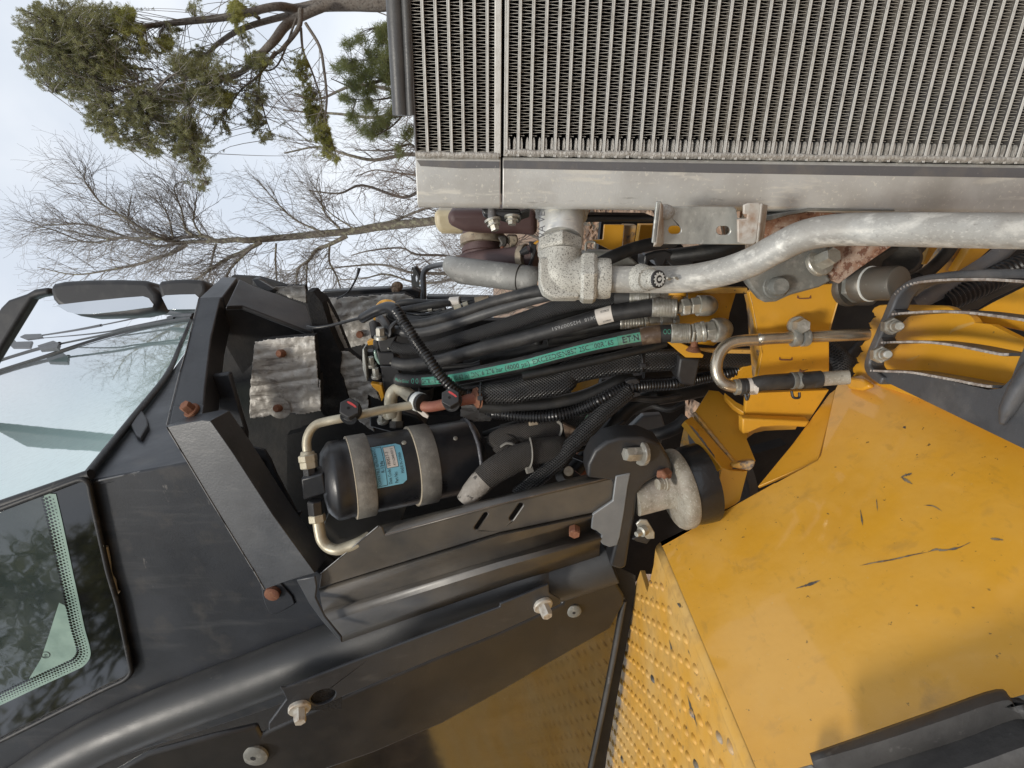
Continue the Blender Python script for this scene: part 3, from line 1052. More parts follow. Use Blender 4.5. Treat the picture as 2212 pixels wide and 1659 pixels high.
def bough(lst, cid, V, dens, dj, tips_from, Lt, nn, wd, crown_mb, tw_r=.006, ntf=15, tl=.26, tw_s=.026):
    for bl in lst:
        x, y, rx, ry = [float(a) for a in bl.split(',')]
        o = OFF[cid]
        c0 = (o[0] + x * o[2], o[1] + y * o[2])
        rx, ry = rx * o[2], ry * o[2]
        near = min(tips_from, key=lambda p: (lambda q: (CX + q.dot(RT) / q.dot(FW) * F_PX - c0[0]) ** 2 + (CY - q.dot(UPV) / q.dot(FW) * F_PX - c0[1]) ** 2)(p - CAM))
        dn = (near - CAM).dot(FW)
        nt_ = max(3, int(rx * ry * 3.14 * dens / 14 + .5))
        cs, ds = [], []
        for i in range(nt_):
            a, r_ = RND.uniform(0, 6.283), math.sqrt(RND.random()) * 1.12
            tgt = P(c0[0] + rx * r_ * math.cos(a), c0[1] + ry * r_ * math.sin(a), dn + RND.gauss(0, dj))
            src = min(RND.sample(tips_from, 12), key=lambda p: (p - tgt).length) if RND.random() < .3 else near
            mid = src.lerp(tgt, .55) + rv(.06) + ZV * .05
            pts = spline([src, mid, tgt], 3)
            stick(crown_mb, pts, tw_r, .002)
            ax = (tgt - mid).normalized()
            for j in range(ntf):
                t = RND.uniform(.0, 1.0) ** 1.2
                q = tgt - ax * (t * min(tl, (tgt - mid).length)) + rv(tw_s * RND.random() ** .5)
                cs.append(q)
                ds.append((ax + rv(.6) + ZV * .3).normalized())
        tufts(V, cs, ds, nn, Lt, wd, rs)


limb_pts = [p for path, rr in limbs for p in path[3:]]
bough(blobs[:8], '00', Vn, .19, .5, limb_pts, .032, 7, .0028, crown, ntf=16, tl=.32)
bough(blobs[8:], '00', Vn, .30, .35, limb_pts, .032, 7, .0028, crown, ntf=16, tl=.30)
bough(moss, '00', Vm, .7, .25, limb_pts, .045, 9, .0034, crown)
bough('80,500,60,50 2000,20,10,10'.split(), '10', Vn, 1, .3, limb_pts, .042, 9, .0032, crown)
bough('420,540,40,90 480,760,45,90 430,640,30,60 540,950,80,90 590,1080,70,80 640,1200,50,80 700,1300,22,35 500,900,60,60'.split(), '10', Vm, .5, .12, limb_pts, .036, 8, .0030, crown, tw_s=.02)
obj('branchlet', crown, M['twig'], old_pine, smooth=0)
Va = np.concatenate(Vn)
np_obj('crown', Va, np.arange(len(Va)).reshape(-1, 3), M['needle'], old_pine)
Va = np.concatenate(Vm)
np_obj('crown', Va, np.arange(len(Va)).reshape(-1, 3), M['needle_moss'], old_pine, label='yellow green needle boughs')  # needles of a yellower green

# --- young long-needled pine against the cooler
yp = thing('pine_tree', 'young bright green pine with long needles just beyond the cooler top edge', 'tree', Vector((4.9, 9.8, 0)))
ylimbs = limb_paths([
    ('v 1075,150,10.2 1000,150 940,150 880,160 820,175 770,190 715,170', [9, 8, 7, 6, 4, 2.5, 1]),
    ('v 940,150,10.2 890,110 850,80 810,60', [4, 3, 2, 1]), ('v 920,150,10 870,200 820,215 770,215', [4, 3, 2, 1]),
    ('v 900,155,10.2 860,140 810,130 760,130', [3, 2.5, 1.6, 1]), ('v 930,150,9.8 890,220 850,270 800,300', [4, 3, 2, 1]),
    ('v 950,150,10.4 900,250 890,290 870,310', [3, 2, 1.6, 1]), ('v 960,150,10.4 890,70 850,40 800,20', [3, 2, 1.6, 1]),
])
tb = MB()
for path, rr in ylimbs:
    tb.sweep(path, rr, 6)
tb.tube([Vector((4.95, 9.85, -.1)), ylimbs[0][0][0]], [.11, .08], 8)
obj('trunk', tb, M['bark'], yp, smooth=60)
yb = '''850,680,60,70 980,740,60,50 1100,300,80,90 1050,540,90,70 1120,600,80,80 870,550,60,50 1000,430,70,60 1170,750,40,60 1000,1050,100,60
1150,900,60,60 780,560,60,50 960,880,80,50 1270,1080,40,60 1190,1240,30,50 720,520,60,40 760,800,60,40 860,960,60,40 1080,1000,60,60 940,600,60,60 1130,430,60,60 1080,240,60,60 780,330,50,40 900,330,50,40'''.split()
Vy, yc = [], MB()
bough(yb, '10', Vy, .23, .3, [p for path, rr in ylimbs for p in path], .13, 5, .0042, yc, .007, 14, .2, .03)
obj('branchlet', yc, M['twig'], yp, smooth=0)
Va = np.concatenate(Vy)
np_obj('crown', Va, np.arange(len(Va)).reshape(-1, 3), M['needle_green'], yp)

# --- bare tree behind the mirrors
bl_ = limb_paths([
    ('v 1080,455,9.5 11 1480,270 1200,300 1000,322 850,350 600,372 300,400 0,425,9.2 01 1900,420 1740,430 1640,392 1450,402 1300,412,9 1000,405 850,410 600,360 450,320', [12, 11, 11, 10.5, 9.5, 9, 8.5, 8, 7, 6, 4.5, 4, 3.6, 3, 2.5, 1.6, 1]),
    ('01 1740,430,9.2 1500,440 1440,440 1250,400,8.9 1000,240 830,140 720,10 00 680,1440 690,1340', [5, 4.5, 4, 3.2, 2.6, 2.2, 1.8, 1.4, .8]),
    ('01 1500,440,9.2 1250,470 1000,390,9.5 700,300 480,300 300,300', [4, 3.2, 2.6, 2.2, 1.6, .8]),
    ('01 2100,440,9.2 1950,520 1850,560 1690,660,8.8 1590,730 1400,830', [6, 5, 4.5, 4, 3, 2]),
    ('01 1500,460,9.2 1380,530 1250,570 1100,620,9.4 900,660 600,700 300,640', [5, 4.5, 4, 3.2, 2.6, 1.8, .8]),
    ('01 1550,385,9 1490,330 1460,180 1400,0,8.8 00 1500,1450', [3.5, 2.8, 2.2, 1.6, .8]),
    ('01 1620,385,9 1560,280 1570,150 1590,20', [2.8, 2.2, 1.6, .8]),
    ('01 2050,460,9 1900,600 1830,700 1830,800', [4, 3.4, 2.8, 2]),
    ('01 1740,450,9.3 1710,560 1690,680 1660,780', [3, 2.5, 2, 1.4]),
    ('01 1390,400,9 1360,250 1300,130 1260,20', [2.5, 2, 1.4, .8]),
    ('01 1300,410,9 1060,330 1030,220 1060,60', [2.5, 2, 1.4, .8]),
    ('01 1000,405,9 700,440 400,330 250,320', [2.5, 2, 1.4, .7]),
    ('11 950,310,9.5 1150,270 1350,190 1480,150', [4, 3.5, 3, 2.5]),
    ('11 780,390,9.3 640,460 540,500 470,590,9 390,650 370,790', [6, 5, 4.5, 4, 3, 2.5]),
    ('11 640,460,9.2 640,600 700,720 740,860', [3, 2.6, 2.2, 1.6]),
    ('11 460,590,9.2 455,700 455,840', [3, 2.5, 2]), ('11 210,450,9.2 205,600 220,790', [2.6, 2.3, 2]),
    ('11 720,330,9.3 600,200 560,60 480,-60', [3, 2.2, 1.6, .8]), ('11 600,370,9.2 350,250 180,80 60,-60', [3, 2.2, 1.6, .8]),
    ('11 850,340,9.3 640,200 480,20', [2.2, 1.6, .8]),
])
bt = thing('bare_tree', 'leafless grey tree with lichened trunk rising behind the door mirrors', 'tree', Vector((2.75, 9.6, 0)))
tb = MB()
for path, rr in bl_:
    tb.sweep(path, rr, 7)
tb.tube([Vector((2.8, 9.6, -.1)), Vector((2.85, 9.5, .8)), bl_[0][0][0]], [.13, .11, .09], 9)
obj('trunk', tb, M['bark_pale'], bt, smooth=60)
cb = MB()
for li, (path, rr) in enumerate(bl_):
    n_ = len(path)
    if n_ < 4:
        continue
    step = 1 if li else 2
    for i in range(2 if li == 0 else 1, n_ - 1):
        for rep in range(2 if rr[i] < .04 else 1):
            ax = (path[i + 1] - path[i - 1]).normalized()
            sd = ax.cross(rv()).normalized()
            a = rad(RND.uniform(25, 60))
            L = RND.uniform(.35, .75) * (1.0 if rr[i] > .012 else .75)
            twig(cb, path[i], ax * math.cos(a) + sd * math.sin(a), L, min(.0062, rr[i] * .5), 2, .35, 3)
obj('crown', cb, M['twig'], bt, smooth=0)


def bare_tree(name, label, base, h, r, seed, mats=('bark', 'twig'), n=26, lean=(0, 0), spread=1.0, group=None, depth=2):
    st = RND.getstate()
    RND.seed(seed)
    t = thing(name, label, 'tree', base, group)
    top = base + Vector((lean[0], lean[1], h))
    path, rr = spline([base - ZV * .1] + [base.lerp(top, q_ / 9) + rv(.05 + .02 * q_) for q_ in range(1, 9)] + [top], 4, [r * (1 - .088 * q_) for q_ in range(10)])
    obj('trunk', MB().sweep(path, rr, 6), M[mats[0]], t, smooth=60)
    c = MB()
    for i in range(n):
        j = int(RND.uniform(.15, .98) * (len(path) - 1))
        ax = ZV
        sd = ax.cross(rv()).normalized()
        a = rad(RND.uniform(25, 65))
        L = h * RND.uniform(.14, .26) * spread * (1.2 - j / len(path))
        twig(c, path[j], ax * math.cos(a) + sd * math.sin(a), max(L, .5), min(.011, rr[j] * .4), depth, .4, 4)
    obj('crown', c, M[mats[1]], t, smooth=0)
    RND.setstate(st)
    return t


G_ = 'bare saplings in the wood beyond the machine'
bare_tree('sapling', 'thin brown leafless sapling between the small cooler and the bare tree trunk', Vector((4.1, 12.2, 0)), 5.6, .07, 21, ('bark', 'twig_brown'), 30, group=G_)
bare_tree('sapling', 'slender bare sapling seen over the maroon turbo housing', Vector((3.0, 13.4, 0)), 5.0, .06, 22, ('bark', 'twig_brown'), 28, group=G_)
bare_tree('sapling', 'bare sapling whose twigs fill the sky under the old pine bough', Vector((5.2, 13.0, 0)), 6.4, .08, 23, ('bark_pale', 'twig'), 34, group=G_)
bare_tree('sapling', 'bare sapling beside the foil covered rear of the cab', Vector((1.9, 14.5, 0)), 4.6, .06, 24, ('bark', 'twig'), 26, group=G_)
bare_tree('sapling', 'low brown brushy sapling right of the exhaust shield', Vector((2.3, 10.4, 0)), 3.0, .035, 25, ('bark', 'twig_brown'), 26, spread=1.4, group=G_)
bare_tree('sapling', 'twiggy brown sapling touching the cooler corner', Vector((4.4, 10.8, 0)), 4.3, .05, 26, ('bark', 'twig_brown'), 30, spread=1.2, group=G_)
bare_tree('sapling', 'tall thin sapling far back in the gap under the old pine', Vector((7.6, 16.0, 0)), 7.5, .09, 27, ('bark_pale', 'twig'), 30, group=G_)
bare_tree('sapling', 'grey sapling rising behind the wiper tips', Vector((2.4, 12.0, 0)), 5.2, .06, 28, ('bark', 'twig'), 26, group=G_)
bare_tree('sapling', 'brown sapling crossing the young green pine', Vector((6.3, 12.5, 0)), 6.0, .08, 29, ('bark', 'twig_brown'), 30, group=G_)


bare_tree('sapling', 'crooked brown sapling low over the exhaust shield', Vector((3.3, 11.2, 0)), 3.6, .04, 31, ('bark', 'twig_brown'), 30, spread=1.4, group=G_)
bare_tree('sapling', 'pale crooked sapling over the cab rear foil', Vector((2.9, 16.0, 0)), 6.0, .07, 32, ('bark_pale', 'twig'), 34, spread=1.2, group=G_)
bare_tree('sapling', 'brown sapling under the mossy hanging bough', Vector((5.6, 15.5, 0)), 5.4, .06, 33, ('bark', 'twig_brown'), 34, spread=1.2, group=G_)
bare_tree('sapling', 'bushy brown sapling close to the turbo bottle', Vector((3.6, 9.6, 0)), 3.3, .03, 34, ('bark', 'twig_brown'), 34, spread=1.5, group=G_)
bare_tree('sapling', 'leaning sapling whose trunk crosses above the drilled plate', Vector((2.1, 9.2, 0)), 3.0, .03, 35, ('bark', 'twig_brown'), 26, lean=(.8, .2), spread=1.4, group=G_)
bv, bf_ = [], []
for i in range(61):
    x = -30 + i * 1.6
    for j in range(9):
        y = 17 + j * 3.2
        hh = 1.35 * math.sin(min(1, j / 5) * math.pi / 2) + .5 * noise.noise(Vector((x * .2, y * .2, 3))) + .25 * noise.noise(Vector((x * .7, y * .7, 8)))
        bv.append(Vector((x, y, hh if j else -.3)))
for i in range(60):
    for j in range(8):
        a = i * 9 + j
        bf_.append((a, a + 9, a + 10, a + 1))
obj('hillside', MB().add(bv, bf_), M['ground'], smooth=180, kind='structure')


# --- dark wood behind the camera: it shows only as a reflection in the cab windows
def far_pine(seed, h):
    st = RND.getstate()
    RND.seed(seed)
    c, cs, ds = MB(), [], []
    for i in range(60):
        z = h * (.12 + .86 * i / 60)
        L = (1 - z / h) * h * .26 + .4
        a = RND.uniform(0, 6.283)
        d = Vector((math.cos(a), math.sin(a), -.12 + RND.uniform(-.1, .25)))
        p0 = Vector((0, 0, z))
        p1 = p0 + d * L * RND.uniform(.7, 1.1)
        stick(c, [p0, p0.lerp(p1, .5) + ZV * .08, p1], .025, .006)
        for k in range(10):
            q = p0.lerp(p1, RND.uniform(.25, 1)) + rv(.28)
            cs.append(q)
            ds.append((d + rv(.5)).normalized())
    V_ = []
    tufts(V_, cs, ds, 8, .34, .035, np.random.RandomState(seed))
    tr = MB().tube([Vector((0, 0, -.1)), Vector((.05, 0, h * .5)), Vector((0, 0, h))], [h * .02, h * .013, .015], 7)
    RND.setstate(st)
    return tr, c, np.concatenate(V_)


FP = []
for sd, h in ((51, 11.0), (52, 9.0)):
    a, b, V_ = far_pine(sd, h)
    FP.append((mesh_of('trunk', a.v, a.f, M['bark'], 60), mesh_of('branchlet', b.v, b.f, M['bark'], 0), np_mesh('crown', V_, np.arange(len(V_)).reshape(-1, 3), [M['needle']])))
for i, (x, y, s_) in enumerate(((-8.2, -2.6, 1.0), (-10.5, -5.0, 1.15), (-6.8, -5.6, .85), (-9.0, .4, 1.0), (-12.0, -1.4, 1.2), (-7.2, -9.0, .9), (-14, -6.5, 1.25), (-11.5, 2.5, 1.1), (-4.2, -11.5, .85), (-15, 0.8, 1.3))):
    t = thing('pine_tree', 'dark pine in the wood behind the viewer mirrored in the cab side window', 'tree', Vector((x, y, 0)), 'pines mirrored in the side window')
    for me, nm in zip(FP[i % 2], ('trunk', 'branchlet', 'crown')):
        inst(nm, me, Vector((x, y, 0)), t, rot=(0, 0, i * 1.3), scale=(s_, s_, s_))

# ---------------------------------------------------------------- coolers
O_ = P(1084, 345, .70)


def K(s, z, n):
    return O_ + RV * s + ZV * z + AX * n


def fin_mesh(seed, L=.60, cyc=.0062, h=.0116, th=.00058, depth=.045):
    r = random.Random(seed)
    v, f = [], []
    n = int(L / cyc)
    k = 12
    pts = []
    jit = 0
    for i in range(n):
        jit = r.gauss(0, .0002)
        bend = r.gauss(0, .0007) if r.random() < .06 else 0
        for j in range(k):
            u = j / k
            z = h / 2 * max(-1, min(1, 3.0 * math.sin(2 * math.pi * u)))
            s = (i + u) * cyc + jit * math.sin(math.pi * u) + bend * math.sin(2 * math.pi * u)
            pts.append((s, z))
    for i, (s, z) in enumerate(pts):
        a = pts[max(i - 1, 0)]
        b = pts[min(i + 1, len(pts) - 1)]
        tx, tz = b[0] - a[0], b[1] - a[1]
        l = math.hypot(tx, tz) or 1
        nx, nz = -tz / l * th / 2, tx / l * th / 2
        for sg in (1, -1):
            for dn in (0, depth):
                p = RV * (s + nx * sg) + ZV * (z + nz * sg) + AX * dn
                v.append(p)
    for i in range(len(pts) - 1):
        a, b = i * 4, i * 4 + 4
        f.append((a, a + 2, b + 2, b))          # front edge
        f.append((a, b, b + 1, a + 1))
        f.append((a + 2, a + 3, b + 3, b + 2))
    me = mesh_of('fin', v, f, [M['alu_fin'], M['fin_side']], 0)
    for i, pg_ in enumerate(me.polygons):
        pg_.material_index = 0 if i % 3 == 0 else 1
    return me


FIN = [fin_mesh(i) for i in range(5)]
bar = MB()
prof = [(.058, -.0018), (.0004, -.0018), (0, -.0014), (0, .0004), (.0012, .0005), (.0012, .0008), (.0003, .0009), (.0003, .0016), (.0006, .0018), (.058, .0018)]
bar.prism([RV * 0 + ZV * z + AX * n for n, z in prof], RV * .62)
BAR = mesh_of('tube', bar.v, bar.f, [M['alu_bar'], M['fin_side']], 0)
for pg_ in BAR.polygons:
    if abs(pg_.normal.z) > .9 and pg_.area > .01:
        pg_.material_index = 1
tooth = MB()
tp = [(-.0017, 0), (.0012, 0), (.0017, .005), (.0015, .0095), (.0008, .0128), (-.0002, .0142), (-.0012, .0115), (-.0017, .006)]
tooth.prism([RV * s + ZV * z for z, s in tp], AX * .02)
TOOTH = mesh_of('tooth', tooth.v, tooth.f, M['weld'], 40)


def tank_mb(z0, z1):
    pr = [(.003, .085), (.003, .0055), (-.001, .0015), (-.012, .0), (-.0500, 0), (-.0545, .0015), (-.0575, .005), (-.0585, .010), (-.0585, .085)]
    return MB().prism([K(s, z0, n) for s, n in pr], ZV * (z1 - z0))


def bead_mb(z0, z1, s0, seed, r=.0065):
    rr, path, rad_ = random.Random(seed), [], []
    n = int(abs(z1 - z0) / .0016)
    for i in range(n + 1):
        z = z0 + (z1 - z0) * i / n
        path.append(K(s0 + .0012 * noise.noise(Vector((z * 60, seed, 0))), z, .0045 + .001 * noise.noise(Vector((z * 90, seed + 5, 0)))))
        rad_.append(r * (1 + .05 * math.sin(z * 2 * math.pi / .0058 + 3 * noise.noise(Vector((z * 50, 3, seed)))) + .10 * noise.noise(Vector((z * 70, 9, seed)))))
    return MB().sweep(path, rad_, 12, flat=.62)


oc = thing('oil_cooler', 'large bar and plate oil cooler with many pale tubes and a grey side tank', 'oil cooler', K(.2, -.78, .04))
P_ = .01508
for k in range(49):
    z = -.0048 - P_ * k
    b = inst('tube', BAR, K(.004, z, 0), oc)
    if k == 0:
        b.scale = (1, 1, 1.35)
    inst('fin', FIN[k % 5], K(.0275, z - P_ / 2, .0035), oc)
    for sg in (-1, 1):
        tz = z + sg * .0039 + RND.gauss(0, .0002)
        if k == 0 and sg > 0:
            continue
        o = inst('tooth', TOOTH, K(.0118, tz, .002), oc, scale=(1, 1, -sg * RND.uniform(.85, 1.1)))
obj('tank', tank_mb(-.78, -.0012), M['alu'], oc, bevel=.0012)
obj('weld_bead', bead_mb(-.78, -.002, .0080, 3, .0062), M['weld'], oc, smooth=180)
stain = MB().prism([K(-.0008, -.002, -.0003), K(-.0100, -.002, -.0003), K(-.0106, -.12, -.0003), K(-.0118, -.25, -.0003), K(-.0125, -.5, -.0003), K(-.0125, -.78, -.0003), K(-.0008, -.78, -.0003)], AX * .0012)
obj('seam_strip', stain, M['alu_dark'], oc)
bk = MB().prism([K(.006, -.78, .052), K(.006, -.001, .052), K(.63, -.001, .052), K(.63, -.78, .052)], AX * .03)
obj('core_backing', bk, M['black_deep'], oc)
obj('core_backing', MB().prism([K(.004, -.78, .016), K(.004, -.001, .016), K(.0274, -.001, .016), K(.0274, -.78, .016)], AX * .004), M['foam'], oc)  # dark strip added so the holes between the teeth read as shade

obj('fan_shroud', MB().prism([K(-.045, -.78, .09), K(-.045, .10, .09), K(.63, .10, .09), K(.63, -.78, .09)], AX * .35), M['black_deep'], oc)

sc_ = thing('small_cooler', 'small upper cooler core of five tubes above the oil cooler', 'cooler', K(.2, .0, .04))
for z in (.0176, .0322, .0468, .0614, .0760, .0906):
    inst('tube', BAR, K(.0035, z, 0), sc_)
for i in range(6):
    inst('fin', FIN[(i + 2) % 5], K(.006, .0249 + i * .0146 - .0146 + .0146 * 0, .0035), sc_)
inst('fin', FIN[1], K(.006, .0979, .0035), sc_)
pl = MB()
pl.prism([K(.003, .0012, 0), K(.003, .0092, 0), K(.62, .0092, 0), K(.62, .0012, 0)], AX * .06)
obj('side_plate', pl, M['alu_bar'], sc_, bevel=.0008)
pl = MB().prism([K(.003, .1035, .0005), K(.003, .1062, .0005), K(.62, .1062, .0005), K(.62, .1035, .0005)], AX * .06)
obj('side_plate', pl, M['alu_dark'], sc_, bevel=.0008)
obj('tank', tank_mb(.0012, .1062), M['alu'], sc_, bevel=.0012)
obj('weld_bead', bead_mb(.003, .1055, .004, 8, .0068), M['weld'], sc_, smooth=180)
obj('seam_strip', MB().prism([K(-.002, .003, -.0003), K(-.0098, .003, -.0003), K(-.0108, .05, -.0003), K(-.0085, .1, -.0003), K(-.002, .104, -.0003)], AX * .0012), M['alu_dark'], sc_)
bk = MB().prism([K(.006, .009, .052), K(.006, .1035, .052), K(.63, .1035, .052), K(.63, .009, .052)], AX * .03)
obj('core_backing', bk, M['black_deep'], sc_)

st = thing('seal_strip', 'grey black rubber seal lying along the top of the small cooler', 'seal', K(.3, .107, .02))
for (n0, z0, r_) in ((.010, .1215, .0105), (.004, .1085, .0055)):
    mb = MB()
    L0 = .048
    mb.sweep([K(L0 + (.62 - L0) * i / 30, z0 + .0006 * noise.noise(Vector((i * .5, r_ * 900, 0))), n0) for i in range(31)], r_, 14)
    obj('seal_lip', mb, M['rubber_grey'], st, smooth=60)

# --- threaded neck, elbow and oil pipe
ep = thing('oil_pipe', 'bent galvanised oil pipe with speckled elbow fitting running down beside the cooler', 'pipe', P(1700, 480, .68))
a, b = T3('21 497,190,.775 490,432,.752')
mb = MB().lathe(a, b - a, [(-.02, .0345), (0, .0335), (.006, .0308), (.010, .0298), ((b - a).length - .002, .0293), ((b - a).length, .0280)], 28)
obj('neck', mb, M['alu'], ep, smooth=40)
rb = MB()
u_, w_ = basis(b - a)
ring = []
for k in range(41):
    an = 2 * math.pi * k / 40
    ring.append(a + (b - a).normalized() * (.0035 + .0012 * noise.noise(Vector((k * .9, 0, 0)))) + (u_ * math.cos(an) + w_ * math.sin(an)) * .0318)
rb.sweep(ring, [.0042 * (1 + .18 * math.sin(k * 2.4)) for k in range(41)], 8, caps=False)
obj('weld_bead', rb, M['weld'], ep, smooth=180)
# stamped letters on the neck
tl = MB()
text_flat(tl, 'VA VE', P(*T('21 362,410')[0], .716), P(*T('21 362,205')[0], .716) * 0 + (P(*T('21 362,215')[0], .716) - P(*T('21 362,410')[0], .716)).normalized(), (P(*T('21 320,300')[0], .716) - P(*T('21 400,300')[0], .716)).normalized(), .0095, .034)
obj('lettering', tl, M['alu_dark'], ep, smooth=0)
mb = MB().hexnut(*T3('21 478,426,.75 478,538,.745'), .0315)
obj('hex_nut', mb, M['cast'], ep, smooth=25, bevel=.001)
mb = MB().tube(T3('21 487,532,.745 487,620,.743 494,665,.742 520,700,.741 560,722,.740 610,730,.739 665,733,.738'), .0278, 24, 5)
obj('elbow', mb, M['cast'], ep, smooth=50)
# squared shoulders of the forged elbow
el = MB().prism(T3('21 318,560,.722 318,760,.722 350,840,.722 430,885,.722 640,885,.722 640,600,.722 560,590,.722 545,560,.722'), FW * .034)
obj('elbow', el, M['cast'], ep, bevel=.013, seg=4, smooth=50)
mb = MB().hexnut(*T3('21 645,733,.738 775,733,.736'), .0345)
obj('hex_nut', mb, M['cast'], ep, smooth=25, bevel=.001)
mb = MB()
a, b = T3('21 772,733,.736 855,733,.735')
mb.lathe(a, b - a, [(0, .0255), (.004, .0262), (.013, .0262), (.018, .025), ((b - a).length, .022)], 28)
obj('collar', mb, M['cast'], ep, smooth=40)
PIPE = T3('21 820,740,.735 1100,740,.73 1450,738,.72 1750,690,.70 2010,605,.675 31 200,500,.655 430,392,.633 700,345,.615 1100,338,.59 1600,345,.57 2212,352,.55 2700,358,.54')
obj('pipe_run', MB().tube(PIPE, .0172, 24, 8), M['pipe'], ep, smooth=60)
# test port with its cap
a, b, c_ = T3('21 1130,730,.722 1195,738,.705 1275,738,.690')
mb = MB()
mb.cyl(a, b, .0185, .0150, 24)
mb.cyl(a.lerp(b, .9), c_.lerp(b, .45), .0128, .0122, 24, .001)
mb.cyl(b.lerp(c_, .5), c_, .0118, .0108, 24, .001)
obj('test_port', mb, M['cast'], ep, smooth=35)
d_ = (c_ - b).normalized()
u_ = (UPV - d_ * UPV.dot(d_)).normalized()
w_ = d_.cross(u_)
mb = MB()
mb.lathe(c_ - d_ * .004, d_, [(0, .0109), (.0045, .0109), (.0052, .0100)], 28)
obj('test_port_cap', mb, M['plastic'], ep)
em = MB()
n = 96
outl = []
for k in range(n):
    r_ = .0087 if (k % 8) < 4 else .0071
    outl.append(c_ + d_ * .0013 + (u_ * math.cos(2 * math.pi * k / n) + w_ * math.sin(2 * math.pi * k / n)) * r_)
inn = [c_ + d_ * .0013 + (u_ * math.cos(2 * math.pi * k / 30) + w_ * math.sin(2 * math.pi * k / 30)) * .0050 for k in range(30)]
em.prism(outl, d_ * .0005, [inn])
drop = []
for k in range(24):
    an = 2 * math.pi * k / 24
    r_ = .0022 * (1 + (.75 * max(0, math.cos(an)) ** 6))
    drop.append(c_ + d_ * .0013 + (-w_ * .9 + u_ * .45).normalized() * (r_ * math.cos(an)) + (u_ * .9 + w_ * .45).normalized() * (r_ * math.sin(an)))
em.prism(drop, d_ * .0005)
obj('emblem', em, M['white_ink'], ep, smooth=0)
ch = MB()
q = T3('21 1320,735,.695 1340,725,.695 1365,738,.697 1395,722,.699 1430,735,.701')
for i, (p, q2) in enumerate(zip(q[:-1], q[1:])):
    ch.tube([p, p.lerp(q2, .5) + FW * (.002 * (-1) ** i) + ZV * .001, q2], .0016, 6, 4)
obj('tether', ch, M['fitting'], ep, smooth=60)

# --- zinc bracket on the tank
br = thing('mounting_bracket', 'folded zinc bracket with two oblong holes welded to the cooler tank', 'bracket', P(1530, 490, .70))
bp = side('21 1600,300', .690)
plate('web', '21 1290,152 1880,155 1900,170 1912,245 1985,250 1985,460 1290,455', bp, .004, M['zinc'], br, [slot('21', 1388, 342, 1424, 342, 34), slot('21', 1778, 346, 1818, 346, 36)])
plate('flange', '21 1258,112 1300,112 1262,452 1222,447', bp.off(.030), .004, M['zinc'], br)
mb = MB()
mb.prism([bp.off(.030).hit(*q[:2]) for q in T('21 1300,112 1262,452')] + [bp.hit(*q[:2]) for q in T('21 1318,452 1318,150')], -RV * .004 + ZV * .004)
obj('flange', mb, M['zinc_rusty'], br, bevel=.001)
plate('flange', '21 1960,140 2000,125 2085,122 2100,140 2062,440 2040,458 1960,455 1915,440 1912,255 1990,250 1993,215 1960,215', bp.off(.020), .004, M['zinc_rusty'], br)
mb = MB().prism([bp.off(.020).hit(*q[:2]) for q in T('21 2094,128 2058,452')] + [bp.off(-.004).hit(*q[:2]) for q in T('21 2100,448 2136,140')], ZV * -.003)
obj('flange', mb, M['zinc_rusty'], br, bevel=.001)
mb = MB().ball(bp.off(.004).hit(*T('21 1325,195')[0]), .012, 12, (.8, .5, 1.0))
obj('weld_bead', mb, M['weld'], br, smooth=180)

# --- clip plate and bolts under the tank gap
cl = thing('bolted_clip', 'black clip strip with zinc bolts joining the two cooler tanks', 'clip', P(1075, 465, .75))
mb = MB().prism(T3('b 830,120,.735 1400,130 1420,200 1410,285 1200,280 1050,230 880,215 850,180'), FW * .018)
obj('clip_plate', mb, M['black'], cl, bevel=.002)
mb = MB().prism(T3('b 1405,160,.73 1535,110 1552,150 1415,200'), FW * .03)
obj('clip_plate', mb, M['rubber_dark'], cl, bevel=.001)
mb = MB().prism(T3('b 990,128,.733 1400,140 1405,182 1130,170'), FW * .012)
obj('rubber_pad', mb, M['rubber_dark'], cl, bevel=.001)
for s, rs_ in (('b 985,95,.738 988,290,.735', .0055), ('b 1262,80,.745 1262,130,.745', .0105)):
    a, b = T3(s)
    obj('spacer', MB().cyl(a, b, rs_, rs_, 18), M['alu_dark'], cl)
for s, r_, wr in (('b 992,285,.735 1005,390,.735 1010,400,.735 1040,455,.735', .0072, .0105), ('b 1285,235,.733 1290,290,.733 1283,300,.733 1283,368,.733', .0068, .0100)):
    a, b, c_, d_ = T3(s)
    mb = MB()
    ax = (d_ - a).normalized()
    L = (d_ - a).length
    mb.lathe(a, ax, [(0, wr), (.0028, wr)], 20)
    mb.lathe(a + ax * .0028, ax, [(0, r_), (L * .35, r_)], 6)
    mb.lathe(a + ax * (L * .35 + .001), ax, [(0, wr * .8), (.0022, wr * .8)], 20)
    mb.lathe(a + ax * (L * .35 + .003), ax, [(0, r_ * .85), (L * .62 - .003, r_ * .8)], 6)
    obj('bolt', mb, M['fitting'], cl, smooth=25)

# ---------------------------------------------------------------- fender of the rear frame (tread top, sloping back)
FT = Pl(CAM - ZV * .30, ZV)
L0, L1 = FT.hit(1614, 1659), FT.hit(1441, 1235)
DS = Vector((.593, -.24, -.77)).normalized()
FS = Pl(L0, (L1 - L0).cross(DS))
LD = (L1 - L0).normalized()
DT = ZV.cross(LD)
if DT.dot(RV) < 0:
    DT = -DT
fen = thing('fender', 'big dusty yellow rear fender with dimpled tread top and sloping back', 'fender', FS.hit(1700, 1400))
E = .010
La, Lb = L0 - LD * .22, FT.hit(1417, 1177)
M['yellow_alias'] = M['yellow']  # second key for the same yellow paint


def folded(a):
    """fold between the tread and the sloping back, at the point a of the fold line"""
    out = []
    p0, p2 = a - DT * E, a + DS * E
    for k in range(9):
        t = k / 8
        out.append(p0 * (1 - t) ** 2 + a * 2 * t * (1 - t) + p2 * t * t)
    return out


